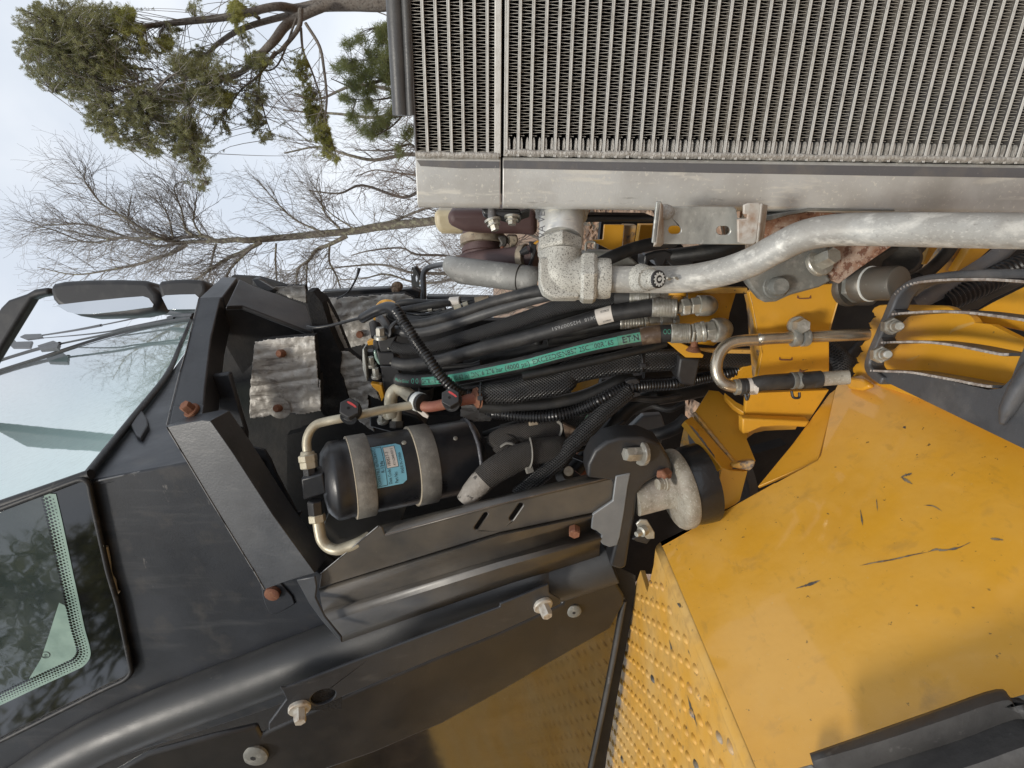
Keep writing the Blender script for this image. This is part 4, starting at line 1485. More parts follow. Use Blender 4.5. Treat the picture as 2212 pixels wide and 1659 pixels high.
mb = MB()
va = [folded(La.lerp(Lb, i / 10)) for i in range(11)]
vs = [p for r_ in va for p in r_]
fs = []
for i in range(10):
    for k in range(8):
        q = i * 9 + k
        fs.append((q, q + 1, q + 10, q + 9))
mb.add(vs, fs)
o = obj('fold', mb, M['yellow_tread'], fen, smooth=180)
md = o.modifiers.new('sheet', 'SOLIDIFY')
md.thickness = .008
md.offset = -1
# tread plate
far = [FT.hit(*q[:2]) for q in T('23 1235,-20 1185,195 1130,20 1080,170 870,1450 760,2100')]
near = [La - DT * E + FV * 1.6 - AX * .75, La - DT * E + FV * .30 - AX * .75, La - DT * E + FV * .06 - LD * .02, La - DT * E, Lb - DT * E]
far.append(far[-1] + FV * 1.4)
obj('tread_plate', MB().prism(near + far, -ZV * .009), M['yellow_tread'], fen)
sl_ = [La + DS * E, Lb + DS * E] + [FS.hit(*q[:2]) for q in T('22 1300,1378 2212,868 32 0,985 545,692 575,645 632,380 692,112 730,40 960,-10 2212,590 2700,850 v 2400,1900')]
obj('sloping_back', MB().prism(sl_, -FS.n * .008), M['yellow_fender'], fen)
# inner return of the tyre well, seen behind the upper edge
plate('inner_lip', '32 545,695 632,380 692,112 640,150 480,370 340,560 60,900', FS.off(-.012), .006, M['yellow'], fen)
# tread bumps: tear shaped raised dimples
tb_ = MB()
r0 = Vector((.0091, -.0341, 0))
tdir = (FT.hit(*T('23 1500,800')[0][:2]) - FT.hit(*T('23 1520,850')[0][:2])).normalized()
tside = ZV.cross(tdir)
ringN = 10
vs = [Vector((0, 0, .0046)) + tdir * .0012]
for lev, (sc_l, h) in enumerate(((.45, .0040), (.8, .0022), (1.0, .0002))):
    for k in range(ringN):
        a = 2 * math.pi * k / ringN
        ex = math.cos(a)
        ln = .0088 * (1.0 + .35 * max(0, ex) ** 2)
        vs.append(tdir * (ex * ln * sc_l) + tside * (math.sin(a) * .0056 * sc_l * (1 - .35 * max(0, ex))) + ZV * h)
fs = [(0, 1 + k, 1 + (k + 1) % ringN) for k in range(ringN)]
for lev in range(2):
    for k in range(ringN):
        k2 = (k + 1) % ringN
        a = 1 + lev * ringN
        fs.append((a + k, a + ringN + k, a + ringN + k2, a + k2))
BUMPS = [mesh_of('tread_bump', vs, fs, M['yellow_tread'], 60), mesh_of('tread_bump', vs, fs, M['worn_edge'], 60), mesh_of('tread_bump', vs, fs, M['yellow_worn'], 60)]
u1, u2 = Vector((.0091, -.0341, 0)), Vector((-.0416, .0250, 0))
org = FT.hit(*T('23 1065,480')[0][:2])


def inside(p, pg):
    c, j = False, len(pg) - 1
    for i in range(len(pg)):
        a, b = pg[i], pg[j]
        if (a.y > p.y) != (b.y > p.y) and p.x < (b.x - a.x) * (p.y - a.y) / (b.y - a.y) + a.x:
            c = not c
        j = i
    return c


pg = [near[0], near[1], near[2], near[3] + DT * -.004, near[4] + DT * -.004 + FV * .015 - AX * .02, far[2] + FV * .035 - AX * .02, far[3] + DT * .012, far[4] + DT * .012, far[5] + DT * .012, far[6]]
nb = 0
mir = MB()
for i in range(-4, 50):
    for j in range(-60, 90):
        p = org + u1 * j + u2 * i
        if not inside(p, pg):
            continue
        q = p - CAM
        d = q.dot(FW)
        if d < .12 or (CY - q.dot(UPV) / d * F_PX) > 1690:
            mir.add([p + v_ for v_ in vs], fs)      # beyond the frame: seen only mirrored in the lower glass
            continue
        e_ = (p - near[3]).dot(DT)
        worn = RND.random()
        me = BUMPS[0] if worn < (.80 if e_ > -.10 else .97) else (BUMPS[1] if worn > .975 else BUMPS[2])
        inst('tread_bump', me, p, fen, rot=(0, 0, RND.gauss(0, .1)))
        nb += 1
obj('tread_bump', mir, M['yellow_tread'], fen, smooth=60, kind='stuff')
print('bumps', nb)
# scratches of bare metal on the sloping back
def scratch(s, wd, pl=None, mt='worn_edge'):
    pl = pl or FS
    sc1 = MB()
    wd *= .62
    pts = [pl.off(.0006).hit(*q[:2]) for q in T(s)]
    path = spline(pts, 5)
    n = len(path)
    vs, fs = [], []
    for i, p in enumerate(path):
        t = (path[min(i + 1, n - 1)] - path[max(i - 1, 0)]).normalized()
        b = t.cross(pl.n)
        w_ = wd * math.sin(math.pi * (i + .6) / (n + .2)) * RND.uniform(.35, 1.1)
        vs += [p + b * w_, p - b * w_]
    sc1.add(vs, [(2 * i, 2 * i + 1, 2 * i + 3, 2 * i + 2) for i in range(n - 1)])
    obj('scratch', sc1, M[mt], fen, smooth=0)


scratch('33 370,165 420,150 470,135 520,118 570,97', .0042)
scratch('32 885,1540 1000,1515 1150,1490 1300,1455 1430,1430', .0022)
scratch('32 1430,1432 1500,1408 1560,1415 1680,1395 1780,1350', .0032)
scratch('32 1215,830 1250,810 1290,800 1305,790', .0050)
scratch('32 1225,825 1260,850 1310,880', .0045)
scratch('32 1940,1320 1985,1325 2045,1332', .0040)
scratch('32 890,1085 900,1150 910,1215', .0022)
scratch('32 1020,1000 1025,1050 1030,1100', .0012)
scratch('32 1240,415 1255,432', .004)
scratch('32 1400,1050 1480,1058 1550,1100', .0016)

for s in ('23 1505,1020 1530,1110 1560,1190 1585,1275', '23 1360,580 1375,640 1385,690', '23 1425,285 1440,300 1450,315'):
    scratch(s, .0080, FT)

# rubber flap at the bottom corner
fl = thing('rubber_flap', 'thick scuffed black rubber flap edge in the lower corner of the yellow fender', 'flap', FS.off(.05).hit(2000, 1620))
rows = []
for off_, s in ((.052, '33 480,1495 1000,1315 1500,1140 1985,977 2104,1046'), (.064, '33 486,1510 1010,1335 1510,1160 1995,1000 2112,1062'), (.070, '33 500,1560 1050,1400 1560,1230 2040,1070 2140,1120'),
               (.060, '33 520,1620 1100,1490 1620,1310 2090,1140 2200,1210'), (.046, '33 560,1740 1150,1560 1690,1390 2150,1220 2280,1290'), (.050, '33 600,1860 1200,1650 1750,1470 2220,1300 2360,1390'),
               (.062, '33 640,2000 1260,1760 1830,1580 2300,1420 2450,1500'), (.05, '33 700,2200 1350,1990 1950,1800 2450,1650 2600,1700')):
    rows.append([FS.off(off_).hit(*q[:2]) for q in T(s)])


def sheet(name, rows, th, mat_, parent, smooth=60, dens=0, **kw):
    n = len(rows[0])
    if dens:
        rows = [spline(r_, dens) for r_ in rows]
        n = len(rows[0])
    vs = [p for r_ in rows for p in r_]
    fs = []
    for i in range(len(rows) - 1):
        for k in range(n - 1):
            a = i * n + k
            fs.append((a, a + 1, a + n + 1, a + n))
    # face the camera
    a, b, c_ = vs[fs[0][0]], vs[fs[0][1]], vs[fs[0][2]]
    if (b - a).cross(c_ - a).dot(CAM - a) < 0:
        fs = [f[::-1] for f in fs]
    o = obj(name, MB().add(vs, fs), mat_, parent, smooth=smooth, **kw)
    md = o.modifiers.new('sheet', 'SOLIDIFY')
    md.thickness = th
    md.offset = -1
    return o


sheet('flap_sheet', rows, .012, M['fender_rubber'], fl, dens=4)
plate('end_tab', '33 2106,1046 2212,1015 2500,940 2600,1500 2300,1300 2200,1180', FS.off(.040), .008, M['grey_cast'], fl)
plate('backing_bar', '33 370,1615 500,1580 540,1640 640,1900 330,1900', FS.off(.03), .008, M['grey_cast'], fl)

# ---------------------------------------------------------------- boarding step
ST = Pl(CAM - ZV * .60, ZV)
stp = thing('boarding_step', 'grey cast boarding step with worn serrated ribs in front of the yellow plate', 'step', ST.hit(2100, 800))


def on(pl, s):
    return [pl.hit(*q[:2]) for q in T(s)]


outer = on(ST, 'f 2700,500 2300,488 1900,488 1500,502 1250,530 1000,575 860,645 745,745 685,860 630,1000 530,1230 460,1400 425,1540 440,1625 500,1700 600,1770')
inner = on(ST, 'f 640,1690 560,1625 515,1585 490,1540 505,1480 560,1370 610,1240 655,1130 700,1030 745,925 790,820 870,720 980,650 1120,612 1350,592 1600,588 1900,590 2300,596 2700,610')
dense_o = spline(outer, 4)
dense_i = spline(inner, 4)
obj('outer_rail', MB().prism(dense_o + dense_i, -ZV * .026), M['step'], stp, bevel=.0035, seg=3, smooth=50)
for s in ('f 630,1170 690,1020 760,940 800,975 870,985 780,1010 720,1060', 'f 545,1400 610,1250 650,1285 720,1290 670,1320 620,1370'):
    obj('web', MB().prism(spline(on(ST.off(-.001), s), 4), -ZV * .022), M['step'], stp, bevel=.003, seg=3, smooth=50)
RIBS = ['f 760,988 900,975 1100,962 1300,957 1600,970 1900,1005 2300,1062 2700,1110', 'f 640,1303 800,1296 1000,1292 1200,1300 1500,1340 1800,1400 1960,1430 2040,1432',
        'f 790,775 860,710 950,660 1100,627 1350,607 1600,601 1900,605 2300,632 2700,655', '31 985,1478 1100,1484 1300,1492 1500,1525 1700,1562 1850,1592 1960,1608']
for s in RIBS:
    path = resample(spline(on(ST.off(-.003), s), 8), .004)
    mb = MB()
    n = len(path)
    vs = []
    for i, p in enumerate(path):
        t = (path[min(i + 1, n - 1)] - path[max(i - 1, 0)]).normalized()
        b = t.cross(ZV).normalized() * .0019
        vs += [p + b, p - b, p - b - ZV * .030, p + b - ZV * .030]
    fs = []
    for i in range(n - 1):
        for k in range(4):
            k2 = (k + 1) % 4
            fs.append((i * 4 + k, i * 4 + k2, i * 4 + 4 + k2, i * 4 + 4 + k))
    fs += [(3, 2, 1, 0), tuple((n - 1) * 4 + k for k in range(4))]
    rib = obj('rib', mb.add(vs, fs), M['step'], stp, smooth=30)
    # worn serration on top: a saw of small ridges
    path = resample(path, .0022)
    n = len(path)
    vs, fs = [], []
    for i, p in enumerate(path):
        t = (path[min(i + 1, n - 1)] - path[max(i - 1, 0)]).normalized()
        b = t.cross(ZV).normalized() * .0021
        h = .0046 if i % 3 == 1 else .0006
        vs += [p + b - ZV * .001, p + b * .7 + ZV * h, p - b * .7 + ZV * h, p - b - ZV * .001]
    for i in range(n - 1):
        for k in range(3):
            fs.append((i * 4 + k, i * 4 + 4 + k, i * 4 + 5 + k, i * 4 + 1 + k))
    obj('serration', MB().add(vs, fs), M['step_edge'], rib, smooth=20)
pl_ = on(ST.off(-.008), '31 925,1455 985,1484 1300,1500 1600,1556 1800,1604 1920,1632 2030,1620 2110,1540 2160,1410 2212,1290 2500,1150 32 2700,900 2212,596 1040,28 960,-40')
obj('tread_pad', MB().prism(pl_, -ZV * .012), M['step'], stp, bevel=.003, smooth=40)
path = on(ST.off(-.004), '32 2330,-90 2230,20 2150,150 2080,280 2035,395')
obj('rib', MB().tube(path, [.011, .011, .010, .0085, .003], 14, 6), M['step'], stp, smooth=80)
for s in ('f 690,1120,.85 830,1118,.80', 'f 570,1435,.865 700,1430,.815'):
    a, b = T3(s)
    mb = MB().cyl(a, a.lerp(b, .75), .0085, .0085, 14, .001)
    mb.hexnut(a.lerp(b, .10), a.lerp(b, .5), .0125)
    mb.cyl(a.lerp(b, .7), b, .0074, .006, 14, .001)
    obj('bolt', mb, M['fitting'], stp, smooth=30)

YP = Pl(CAM - ZV * .675, ZV + RV * .05)
ym = thing('serrated_plate', 'yellow mounting plate with toothed edge below the boarding step', 'plate', YP.hit(2050, 800))
pts = []
q = T('f 665,880 600,885 545,912 520,965')
teeth = T('f 520,965 562,1015 470,1085 515,1140 424,1215 466,1272 378,1340 420,1397 334,1470 376,1524 284,1582 330,1642')
outl = T('f 1600,1000 1560,985 1440,945 1385,908 1300,888 1000,880 665,880 600,885 545,912 522,945')
tt = []
for i in range(0, len(teeth) - 1):
    a, b = teeth[i], teeth[i + 1]
    tt.append(a[:2])
    mx_, my_ = (a[0] + b[0]) / 2, (a[1] + b[1]) / 2
    nx, ny = (b[1] - a[1]), -(b[0] - a[0])
    l = math.hypot(nx, ny)
    sg = 1 if i % 2 else -1
    tt.append((a[0] * .75 + b[0] * .25 - sg * nx / l * 1.6, a[1] * .75 + b[1] * .25 - sg * ny / l * 1.6))
    tt.append((a[0] * .25 + b[0] * .75 + sg * nx / l * 1.6, a[1] * .25 + b[1] * .75 + sg * ny / l * 1.6))
tt += [q_[:2] for q_ in T('f 330,1642 250,1720 180,1800 32 780,90 960,60 1400,200 v 2300,940 2300,780 2140,700 f 1660,1080 1630,1030')]
obj('toothed_plate', MB().prism([YP.hit(*p[:2]) for p in outl + tt], -YP.n * .012), M['yellow'], ym, bevel=.0012)
plate('curled_tab', '31 765,1580 785,1530 900,1545 950,1585 960,1612 890,1640 790,1625', YP.off(.03), .012, M['yellow'], ym, bevel=.004)
plate('lower_web', 'f 1660,960 1850,855 2300,630 2800,420 2800,1300 1640,1060', YP.off(-.035), .01, M['yellow'], ym)
for s in ('f 1375,1215 1400,1185 1500,1150 1650,1090 1640,1070 1480,1110 1390,1160', 'f 890,1490 930,1475 1050,1440 960,1500 915,1510'):
    obj('pale_patch', MB().prism(on(YP.off(.0006), s), -YP.n * .0004), M['yellow_tread'], ym, smooth=0)  # thin strips in the paler tread yellow

# ---------------------------------------------------------------- yellow frame post with its castings
fr = thing('frame_post', 'yellow steel frame post with clamped tube running across it', 'frame post', P(1720, 760, .98))
fp = side('31 350,1100', .96)
plate('post_plate', '31 -10,850 30,820 750,770 640,1150 640,1505 55,1548 95,1340 70,1240 45,1100 15,940', fp, .010, M['yellow'], fr)
mb = MB().prism([fp.hit(*q[:2]) for q in T('31 -10,850 15,940 45,1100 70,1240 95,1340 55,1548')] + [fp.off(-.06).hit(*q[:2]) for q in T('31 20,1550 60,1340 35,1240 10,1100 -30,940 -50,860')], -ZV * .003)
obj('post_edge', mb, M['yellow_worn'], fr, bevel=.001)
plate('edge_rim', '31 640,1150 652,1150 762,768 750,770', fp.off(.001), .014, M['yellow_tread'], fr)
plate('lower_plate', '32 -30,150 640,120 480,365 390,360 -40,345', fp.off(-.012), .01, M['yellow'], fr)
plate('lower_lip', '32 -60,352 488,372 450,425 250,415 90,425 -10,470 -60,480', fp.off(.012), .02, M['yellow'], fr, bevel=.003)
for i, s in enumerate(('31 380,893 385,870 400,893 480,890 492,870 495,895 470,900 400,901', '31 235,1390 240,1368 250,1385 330,1388 342,1370 345,1392 325,1397 250,1396')):
    plate('nut_tag', s, fp.off(.0012), .003, M['rust'], fr, bevel=0)
plate('nut_tag', '31 395,1500 405,1465 425,1480 470,1470 440,1482 425,1510', fp.off(.0012), .003, M['rust'], fr, bevel=0)

cp = side('31 300,750', .885)
gc = thing('cast_bracket', 'grey cast bracket with two big bolts tucked under the bend of the oil pipe', 'bracket', cp.hit(1690, 600))
plate('casting', '31 -60,700 0,600 200,500 480,430 640,480 665,560 622,690 665,755 560,810 330,872 215,925 130,932 95,915 50,862 0,800', cp, .022, M['grey_cast'], gc, bevel=.004)
c0 = cp.hit(*T('31 205,800')[0])
mb = MB().lathe(c0 - cp.n * .004, cp.n + RV * .25, [(0, .0205), (.005, .0205), (.007, .019)], 24)
mb.lathe(c0, cp.n + RV * .25 + ZV * .05, [(0, .0150), (.017, .0140), (.0205, .012)], 22)
obj('bolt', mb, M['grey_cast'], gc)
c0 = cp.hit(*T('31 560,600')[0])
mb = MB().bolt(c0, cp.n + RV * .55 - ZV * .15, .0140, .024, .0225, .005)
obj('bolt', mb, M['fitting'], gc, smooth=25)
rg = thing('rusted_gusset', 'rust streaked triangular gusset plate below the oil pipe', 'gusset', cp.hit(1850, 570))
plate('gusset_plate', '31 620,470 1140,420 1145,478 1000,575 850,680 720,778 650,745 625,700 665,640 665,560', cp.off(-.008), .014, M['rust_plate'], rg, bevel=.0015)
cq = thing('quick_coupler', 'dull steel hydraulic coupler with a bright ring beside the boarding step', 'coupler', P(1900, 610, .90))
a, b = T3('f 250,660,.95 830,640,.865')
ax = b - a
Lc = ax.length
mb = MB().lathe(a + ax * .02, ax, [(0, .030), (Lc * .22, .030)], 6)
obj('hex_body', mb, M['grey_cast'], cq, smooth=25, bevel=.0015)
mb = MB().lathe(a + ax * .23, ax, [(-.006, .020), (0, .029), (.003, .0295), (Lc * .2, .0282), (Lc * .215, .0270)], 32)
obj('sleeve', mb, M['coupler'], cq, smooth=40)
mb = MB().lathe(a + ax * .445, ax, [(0, .0275), (.0012, .0283), (.0030, .0283), (.0036, .0270)], 32)
obj('snap_ring', mb, M['white_ink'], cq)
mb = MB().lathe(a + ax * .465, ax, [(0, .0265), (Lc * .48, .0262), (Lc * .52, .0250), (Lc * .535, .0225)], 32)
obj('plug', mb, M['coupler'], cq, smooth=40)
mb = MB().lathe(a - ax * .05, ax, [(0, .034), (.004, .036), (.012, .036), (.016, .034)], 30)
obj('collar', mb, M['dark_cast'], cq)
dc = thing('dark_casting', 'oily dark casting plate behind the hydraulic coupler', 'casting', P(1900, 600, 1.02))
plate('casting', '31 690,962 690,800 900,600 1150,470 1460,470 1250,720 1130,830 1000,960', side('31 900,800', 1.0), .03, M['dark_cast'], dc, bevel=.006)
c0 = P(*T('f 840,400')[0], .985)
obj('boss', MB().lathe(c0, (CAM - c0) + RV * .5, [(0, .030), (.012, .030), (.016, .026), (.014, .012)], 24), M['dark_cast'], dc)

# far frame members seen under the oil pipe
ff = thing('inner_frame', 'worn yellow inner frame rail deep under the oil pipe', 'frame rail', P(2080, 560, 1.15))
ip = side('f 1500,500', 1.12)
plate('rail', 'f 1330,200 1700,200 1560,330 1400,540 1160,700 960,880 880,860 1080,600', ip, .02, M['yellow_worn'], ff)
plate('rail', 'f 1640,200 1900,200 1500,560 1440,520', ip.off(.03), .02, M['yellow'], ff)
plate('rail', 'f 1160,230 1260,230 1130,430 1085,440', ip.off(.05), .015, M['yellow'], ff)
plate('rail', 'f 1750,700 1850,660 1780,800 1600,950 1400,930 1600,820', ip.off(.02), .02, M['yellow_worn'], ff)
gp = thing('grey_pipe', 'dusty grey pipe slanting behind the boarding step', 'pipe', P(2080, 600, 1.0))
obj('pipe_run', MB().tube(T3('f 2060,200,1.02 1880,360,1.02 1600,540,1.02 1250,740,1.0 950,880,1.0'), .0145, 16, 6), M['alu_dark'], gp, smooth=60)
kc = MB()
path = resample(spline(T3('f 2330,380,1.0 2000,520,1.0 1650,700,1.0 1300,860,1.0')), .0022)
kc.sweep(path, [.0205 if (i // 2) % 2 else .0180 for i in range(len(path))], 14)
obj('corrugated_conduit', kc, M['conduit'], None, smooth=40, label='thick black corrugated conduit slanting behind the step beside the grey pipe', cat='conduit')
bh = MB().tube(T3('f 1430,180,1.0 1330,330,1.0 1180,480,1.0 1030,590,.99'), .011, 14, 6)
obj('black_hose', bh, M['rubber_dark'], None, smooth=60, label='short black hose dropping behind the round coupler plug', cat='hose')
mb = MB().prism(on(side('f 1900,800', 1.06), 'f 2250,640 1850,830 1700,930 1500,960 1450,900 1800,780 2050,660'), AX * .03)
obj('dark_bracket', mb, M['dark_cast'], None, bevel=.003, label='dark angled bracket arm above the yellow web by the step', cat='bracket')

# frame plate that carries the hose elbows
ep2 = thing('hose_plate', 'yellow plate carrying the elbow ends of the hydraulic hoses', 'plate', P(1550, 690, 1.05))
hp = side('21 1700,1050', 1.06)
plate('face_plate', '21 1380,842 1530,850 1900,845 1850,1010 1815,1190 1720,1275 1350,1235 1400,1000', hp, .012, M['yellow'], ep2)
plate('top_flange', '21 1500,800 1990,806 2000,850 1700,856 1520,840', hp.off(.03), .01, M['yellow_tread'], ep2)
plate('bracket_tab', '21 1340,1240 1430,1238 1560,1300 1640,1345 1632,1372 1492,1368', hp.off(.06), .005, M['yellow'], ep2)
plate('lower_flange', '21 1560,1290 1640,1300 2070,1305 2090,1340 1800,1335 1640,1340', hp.off(.02), .008, M['yellow_tread'], ep2)
plate('gusset', '21 2080,1340 2010,1390 1865,1530 1830,1600 2110,1560 2120,1400', hp.off(.01), .01, M['yellow'], ep2)
plate('upright_tab', '21 840,300 1000,300 978,520 900,510 760,440 745,425 830,420', side('21 900,400', 1.25), .01, M['yellow'], ep2)
plate('upright_tab', '21 1000,302 1100,305 1075,480 985,480', side('21 1000,400', 1.27), .03, M['yellow_worn'], ep2)
plate('upright_tab', '21 1130,300 1480,300 1480,400 1330,510 1100,500', side('21 1000,400', 1.33), .03, M['yellow'], ep2)
a = hp.off(.062).hit(*T('21 1555,1310')[0])
obj('stud', MB().lathe(a, -RV * .1 + hp.n * .4 + UPV, [(0, .014), (.006, .009), (.008, .006), (.022, .006)], 14), M['rust'], ep2)
mb = MB().prism(on(hp.off(.062), '21 1448,1372 1615,1380 1570,1602 1452,1580 1425,1520'), AX * .05)
obj('stop_block', mb, M['plastic'], None, bevel=.004, label='black stop block with scuffed pale edges hanging under the yellow bracket tab', cat='stop block')
yb_ = thing('yellow_cap_bolt', 'small yellow capped bolt sticking out under the oil pipe', 'bolt', P(1462, 640, 1.0))
a, b = T3('21 1428,855,.98 1422,930,.98')
obj('cap', MB().lathe(a - (b - a) * .1, b - a, [(0, .015), (.006, .015), (.0065, .010), (.020, .0095)], 18), M['yellow'], yb_)
obj('thread', MB().cyl(a.lerp(b, .4), b, .0055, .0050, 12), M['fitting'], yb_)

# ---------------------------------------------------------------- yellow cab mount and its rubber isolator
ycm = thing('cab_mount', 'heavy yellow welded cab mount box with chipped bare edges', 'mount', P(1560, 960, 1.05))
y1 = pl3('22 1700,125,1.13 2055,690,1.02 1570,300,1.10')
plate('top_plate', '22 1680,120 1760,128 1990,330 2110,333 2400,350 2400,395 2150,405 2060,425 2005,465 1983,510 2057,690 1890,692 1565,300', y1, .018, M['yellow'], ycm)
y2 = pl3('22 1490,365,1.06 1780,742,.99 1885,730,1.01')
plate('bevel_face', '22 1485,368 1545,330 1890,722 1862,765 1780,744', y2, .012, M['yellow'], ycm)
path = [y1.off(.002).hit(*q[:2]) for q in T('22 1560,305 1650,410 1760,550 1850,660 1893,715')]
dn = spline(path, 8)
obj('weld_bead', MB().sweep(dn, [.0034 * (1 + .25 * math.sin(i * 1.9)) for i in range(len(dn))], 8), M['yellow_worn'], ycm, smooth=180)
y3 = pl3('22 1490,368,1.06 1780,744,.99 1690,1155,1.0')
plate('worn_face', '22 1487,368 1780,746 1745,860 1692,1158 1640,1190 1660,1000 1650,800 1610,690 1440,600', y3.off(-.002), .012, M['yellow_worn'], ycm)
bp2_ = [y3.off(-.0012).hit(q[0] + noise.noise(Vector((q[0] * .3, q[1] * .3, 0))) * 3, q[1] + noise.noise(Vector((q[0] * .3, q[1] * .3, 4))) * 3) for q in dense('22 1500,385 1560,430 1640,525 1720,640 1772,745 1758,815 1738,835 1715,790 1672,725 1650,800 1628,720 1600,655 1530,600 1512,500 1500,385', 7)[:-1]]
obj('bare_patch', MB().prism(bp2_, -y3.n * .0006), M['alu_dark'], ycm, smooth=0)
y4 = pl3('22 1780,744,.99 1990,770,.985 1690,1155,1.0')
plate('front_face', '22 1782,746 1862,767 1992,772 1930,1012 1640,1250 1690,1155', y4.off(-.001), .012, M['yellow'], ycm)
plate('tip_slab', '22 1872,720 2000,690 2057,690 2045,737 2012,772 1865,745', y4.off(.012), .02, M['yellow_worn'], ycm, bevel=.003)
plate('hook_tab', '22 1805,140 1900,215 1992,262 2010,270 2090,276 2097,300 2062,336 1990,322 1880,250 1810,175', y1.off(.025), .012, M['yellow'], ycm)
yd = thing('isolator', 'rubber cab isolator with cream painted steel dish and neck', 'isolator', P(1500, 1000, 1.0))
a, b = T3('22 1085,1005,.990 1660,855,1.003')
ax = (b - a).normalized()
Lm = (b - a).length
u_ = Lm / 594.0
obj('neck', MB().lathe(a, ax, [(0, .0285), (Lm * .38, .0285), (Lm * .45, .031), (Lm * .49, .036)], 30), M['cream'], yd, smooth=40)
obj('dish', MB().lathe(a + ax * Lm * .47, ax, [(0, .036), (.002, .060), (.0045, .067), (.010, .0708), (.022, .0712), (.026, .0695), (.027, .05)], 44), M['cream'], yd, smooth=50)
obj('rubber_ring', MB().lathe(a + ax * (Lm * .47 + .0262), ax, [(0, .060), (.002, .0660), (.012, .0688), (.030, .0700), (.040, .0702)], 44), M['mount_rubber'], yd, smooth=40)
lw = MB().lathe(P(*T('22 1830,830')[0], 1.10), ax, [(0, .05), (.004, .072), (.02, .072), (.03, .05)], 40)
obj('lower_washer', lw, M['dark_cast'], yd, smooth=40)

# pressed black mount bracket of the cab
bp_ = side('22 1000,800', .948)
mbk = thing('mount_bracket', 'smooth black pressed bracket reaching from the cab to the isolator', 'bracket', bp_.hit(1350, 1040))
plate('bracket_face', '22 700,830 705,720 760,610 860,535 960,505 1150,500 1290,560 1370,680 1390,760 1405,800 1270,815 1165,880 1108,960 1085,1140 1045,1350 1015,1552 965,1568 880,1540 940,1300 960,1000 900,850', bp_, .05, M['black'], mbk, bevel=.016, seg=5)
c0 = bp_.hit(*T('22 1140,630')[0])
obj('bolt', MB().bolt(c0, bp_.n * .35 + ZV * .9 + UPV * .12, .0125, .024, .0205, .005), M['fitting'], mbk, smooth=25)
c0 = bp_.hit(*T('22 1335,790')[0])
obj('bolt', MB().bolt(c0, bp_.n * .6 + ZV * .8, .0108, .014), M['rust'], mbk, smooth=25)
obj('spacer', MB().lathe(P(*T('22 1335,870')[0], .945), ZV + bp_.n * .3, [(0, .0125), (.004, .0125), (.0045, .0105), (.008, .0105), (.0085, .0095), (.016, .0095)], 22), M['cream'], mbk)
plate('stop_tab', '22 1095,1200 1130,1165 1185,1170 1245,1270 1243,1318 1185,1322 1120,1262', bp_.off(.006), .004, M['fitting'], mbk)
c0 = bp_.off(.006).hit(*T('22 1165,1245')[0])
obj('stud', MB().lathe(c0, bp_.n * .5 + ZV * .7 - UPV * .0, [(0, .0092), (.010, .0092), (.012, .006), (.022, .0045)], 14), M['fitting'], mbk)
plate('arm', '22 1060,1320 1120,1295 1230,1300 1180,1360 1100,1340', bp_.off(-.002), .01, M['black'], mbk)

# ---------------------------------------------------------------- cab
CS = Pl(FT.hit(*T('23 1130,20')[0][:2]), -AX)
C0 = CS.hit(191, 1030)
C1 = CS.hit(0, 1095)
CR = Pl(C0, AX.cross(C1 - C0))
cab = thing('operator_cab', 'black operator cab corner with rear and side windows and lower glass', 'cab', CS.hit(700, 1400))
plate('rear_window', 'v 440,672 400,756 361,808 190,1024 0,1091 -300,1193 -300,880 0,797', CR, .005, M['rear_glass'], cab, bevel=0)
ed = lambda pl, s: [pl.hit(*q[:2]) for q in T(s)]
obj('window_seal', MB().tube(ed(CR.off(.002), 'v 416,684 390,745 362,808 290,900 191,1025'), .0085, 8, 5), M['seal'], cab, smooth=60)
obj('window_seal', MB().tube(ed(CR.off(.004), 'v 197,1024 100,1058 0,1092 -300,1195'), .0095, 8, 5), M['seal'], cab, smooth=60)
obj('window_seal', MB().tube(ed(CR.off(.004), '01 1560,1055 1370,1082 1040,1150 700,1245 350,1360 0,1470 -800,1720'), .013, 8, 5), M['seal'], cab, smooth=60)
# ledge below the rear window
lg = Pl(C0, (CR.hit(361, 808) - C0).cross(CS.hit(400, 999) - C0))
plate('rear_ledge', 'v 470,752 402,758 364,812 194,1029 212,1037 402,1000 470,990 470,860', lg.off(-.008), .01, M['cab'], cab, bevel=.002)
plate('ledge_clip', '02 1130,270 1180,340 1190,400 1130,500 1090,480 1050,400', lg.off(.004), .012, M['plastic'], cab, bevel=.003)
plate('side_panel', 'v 205,1036 405,999 520,1090 800,1330 800,1450 560,1540 0,1720 -250,1810 -250,1160', CS, .012, M['cab'], cab, bevel=.004)
# side window
SW = CS.off(.010)
plate('side_window', '02 -900,1420 0,1095 560,885 640,850 690,860 712,910 760,1150 830,1450 870,1609 03 940,310 1040,770 1050,830 1000,890 800,985 0,1385 -900,1800', SW, .006, M['glass_black'], cab, bevel=.001)
line = T('02 372,950 420,1150 475,1400 520,1609 03 560,235 610,470 652,620 658,690 620,745 560,778 430,838 230,930 0,1040 -400,1225')
inner_ = [q[:2] for q in line]
pn = [SW.off(.0006).hit(*q) for q in inner_ + [T('02 -900,1420')[0][:2], T('02 0,1105')[0][:2]]]
M['pane_dark'] = mat('dark_reflecting_pane', (0.030, 0.042, 0.042), 0.035, 0, ior=1.85, layers=[((0.06, 0.075, .072), 9, .45, .65, .7), ((0.16, .17, .165), 120, .68, .78, .5)], bumps=[(6, .0012)])
obj('pane', MB().prism(pn, -SW.n * .0003), M['pane_dark'], cab, smooth=0)
dl = spline([SW.hit(*q) for q in inner_], 6)
n = len(dl)
vs, fs = [], []
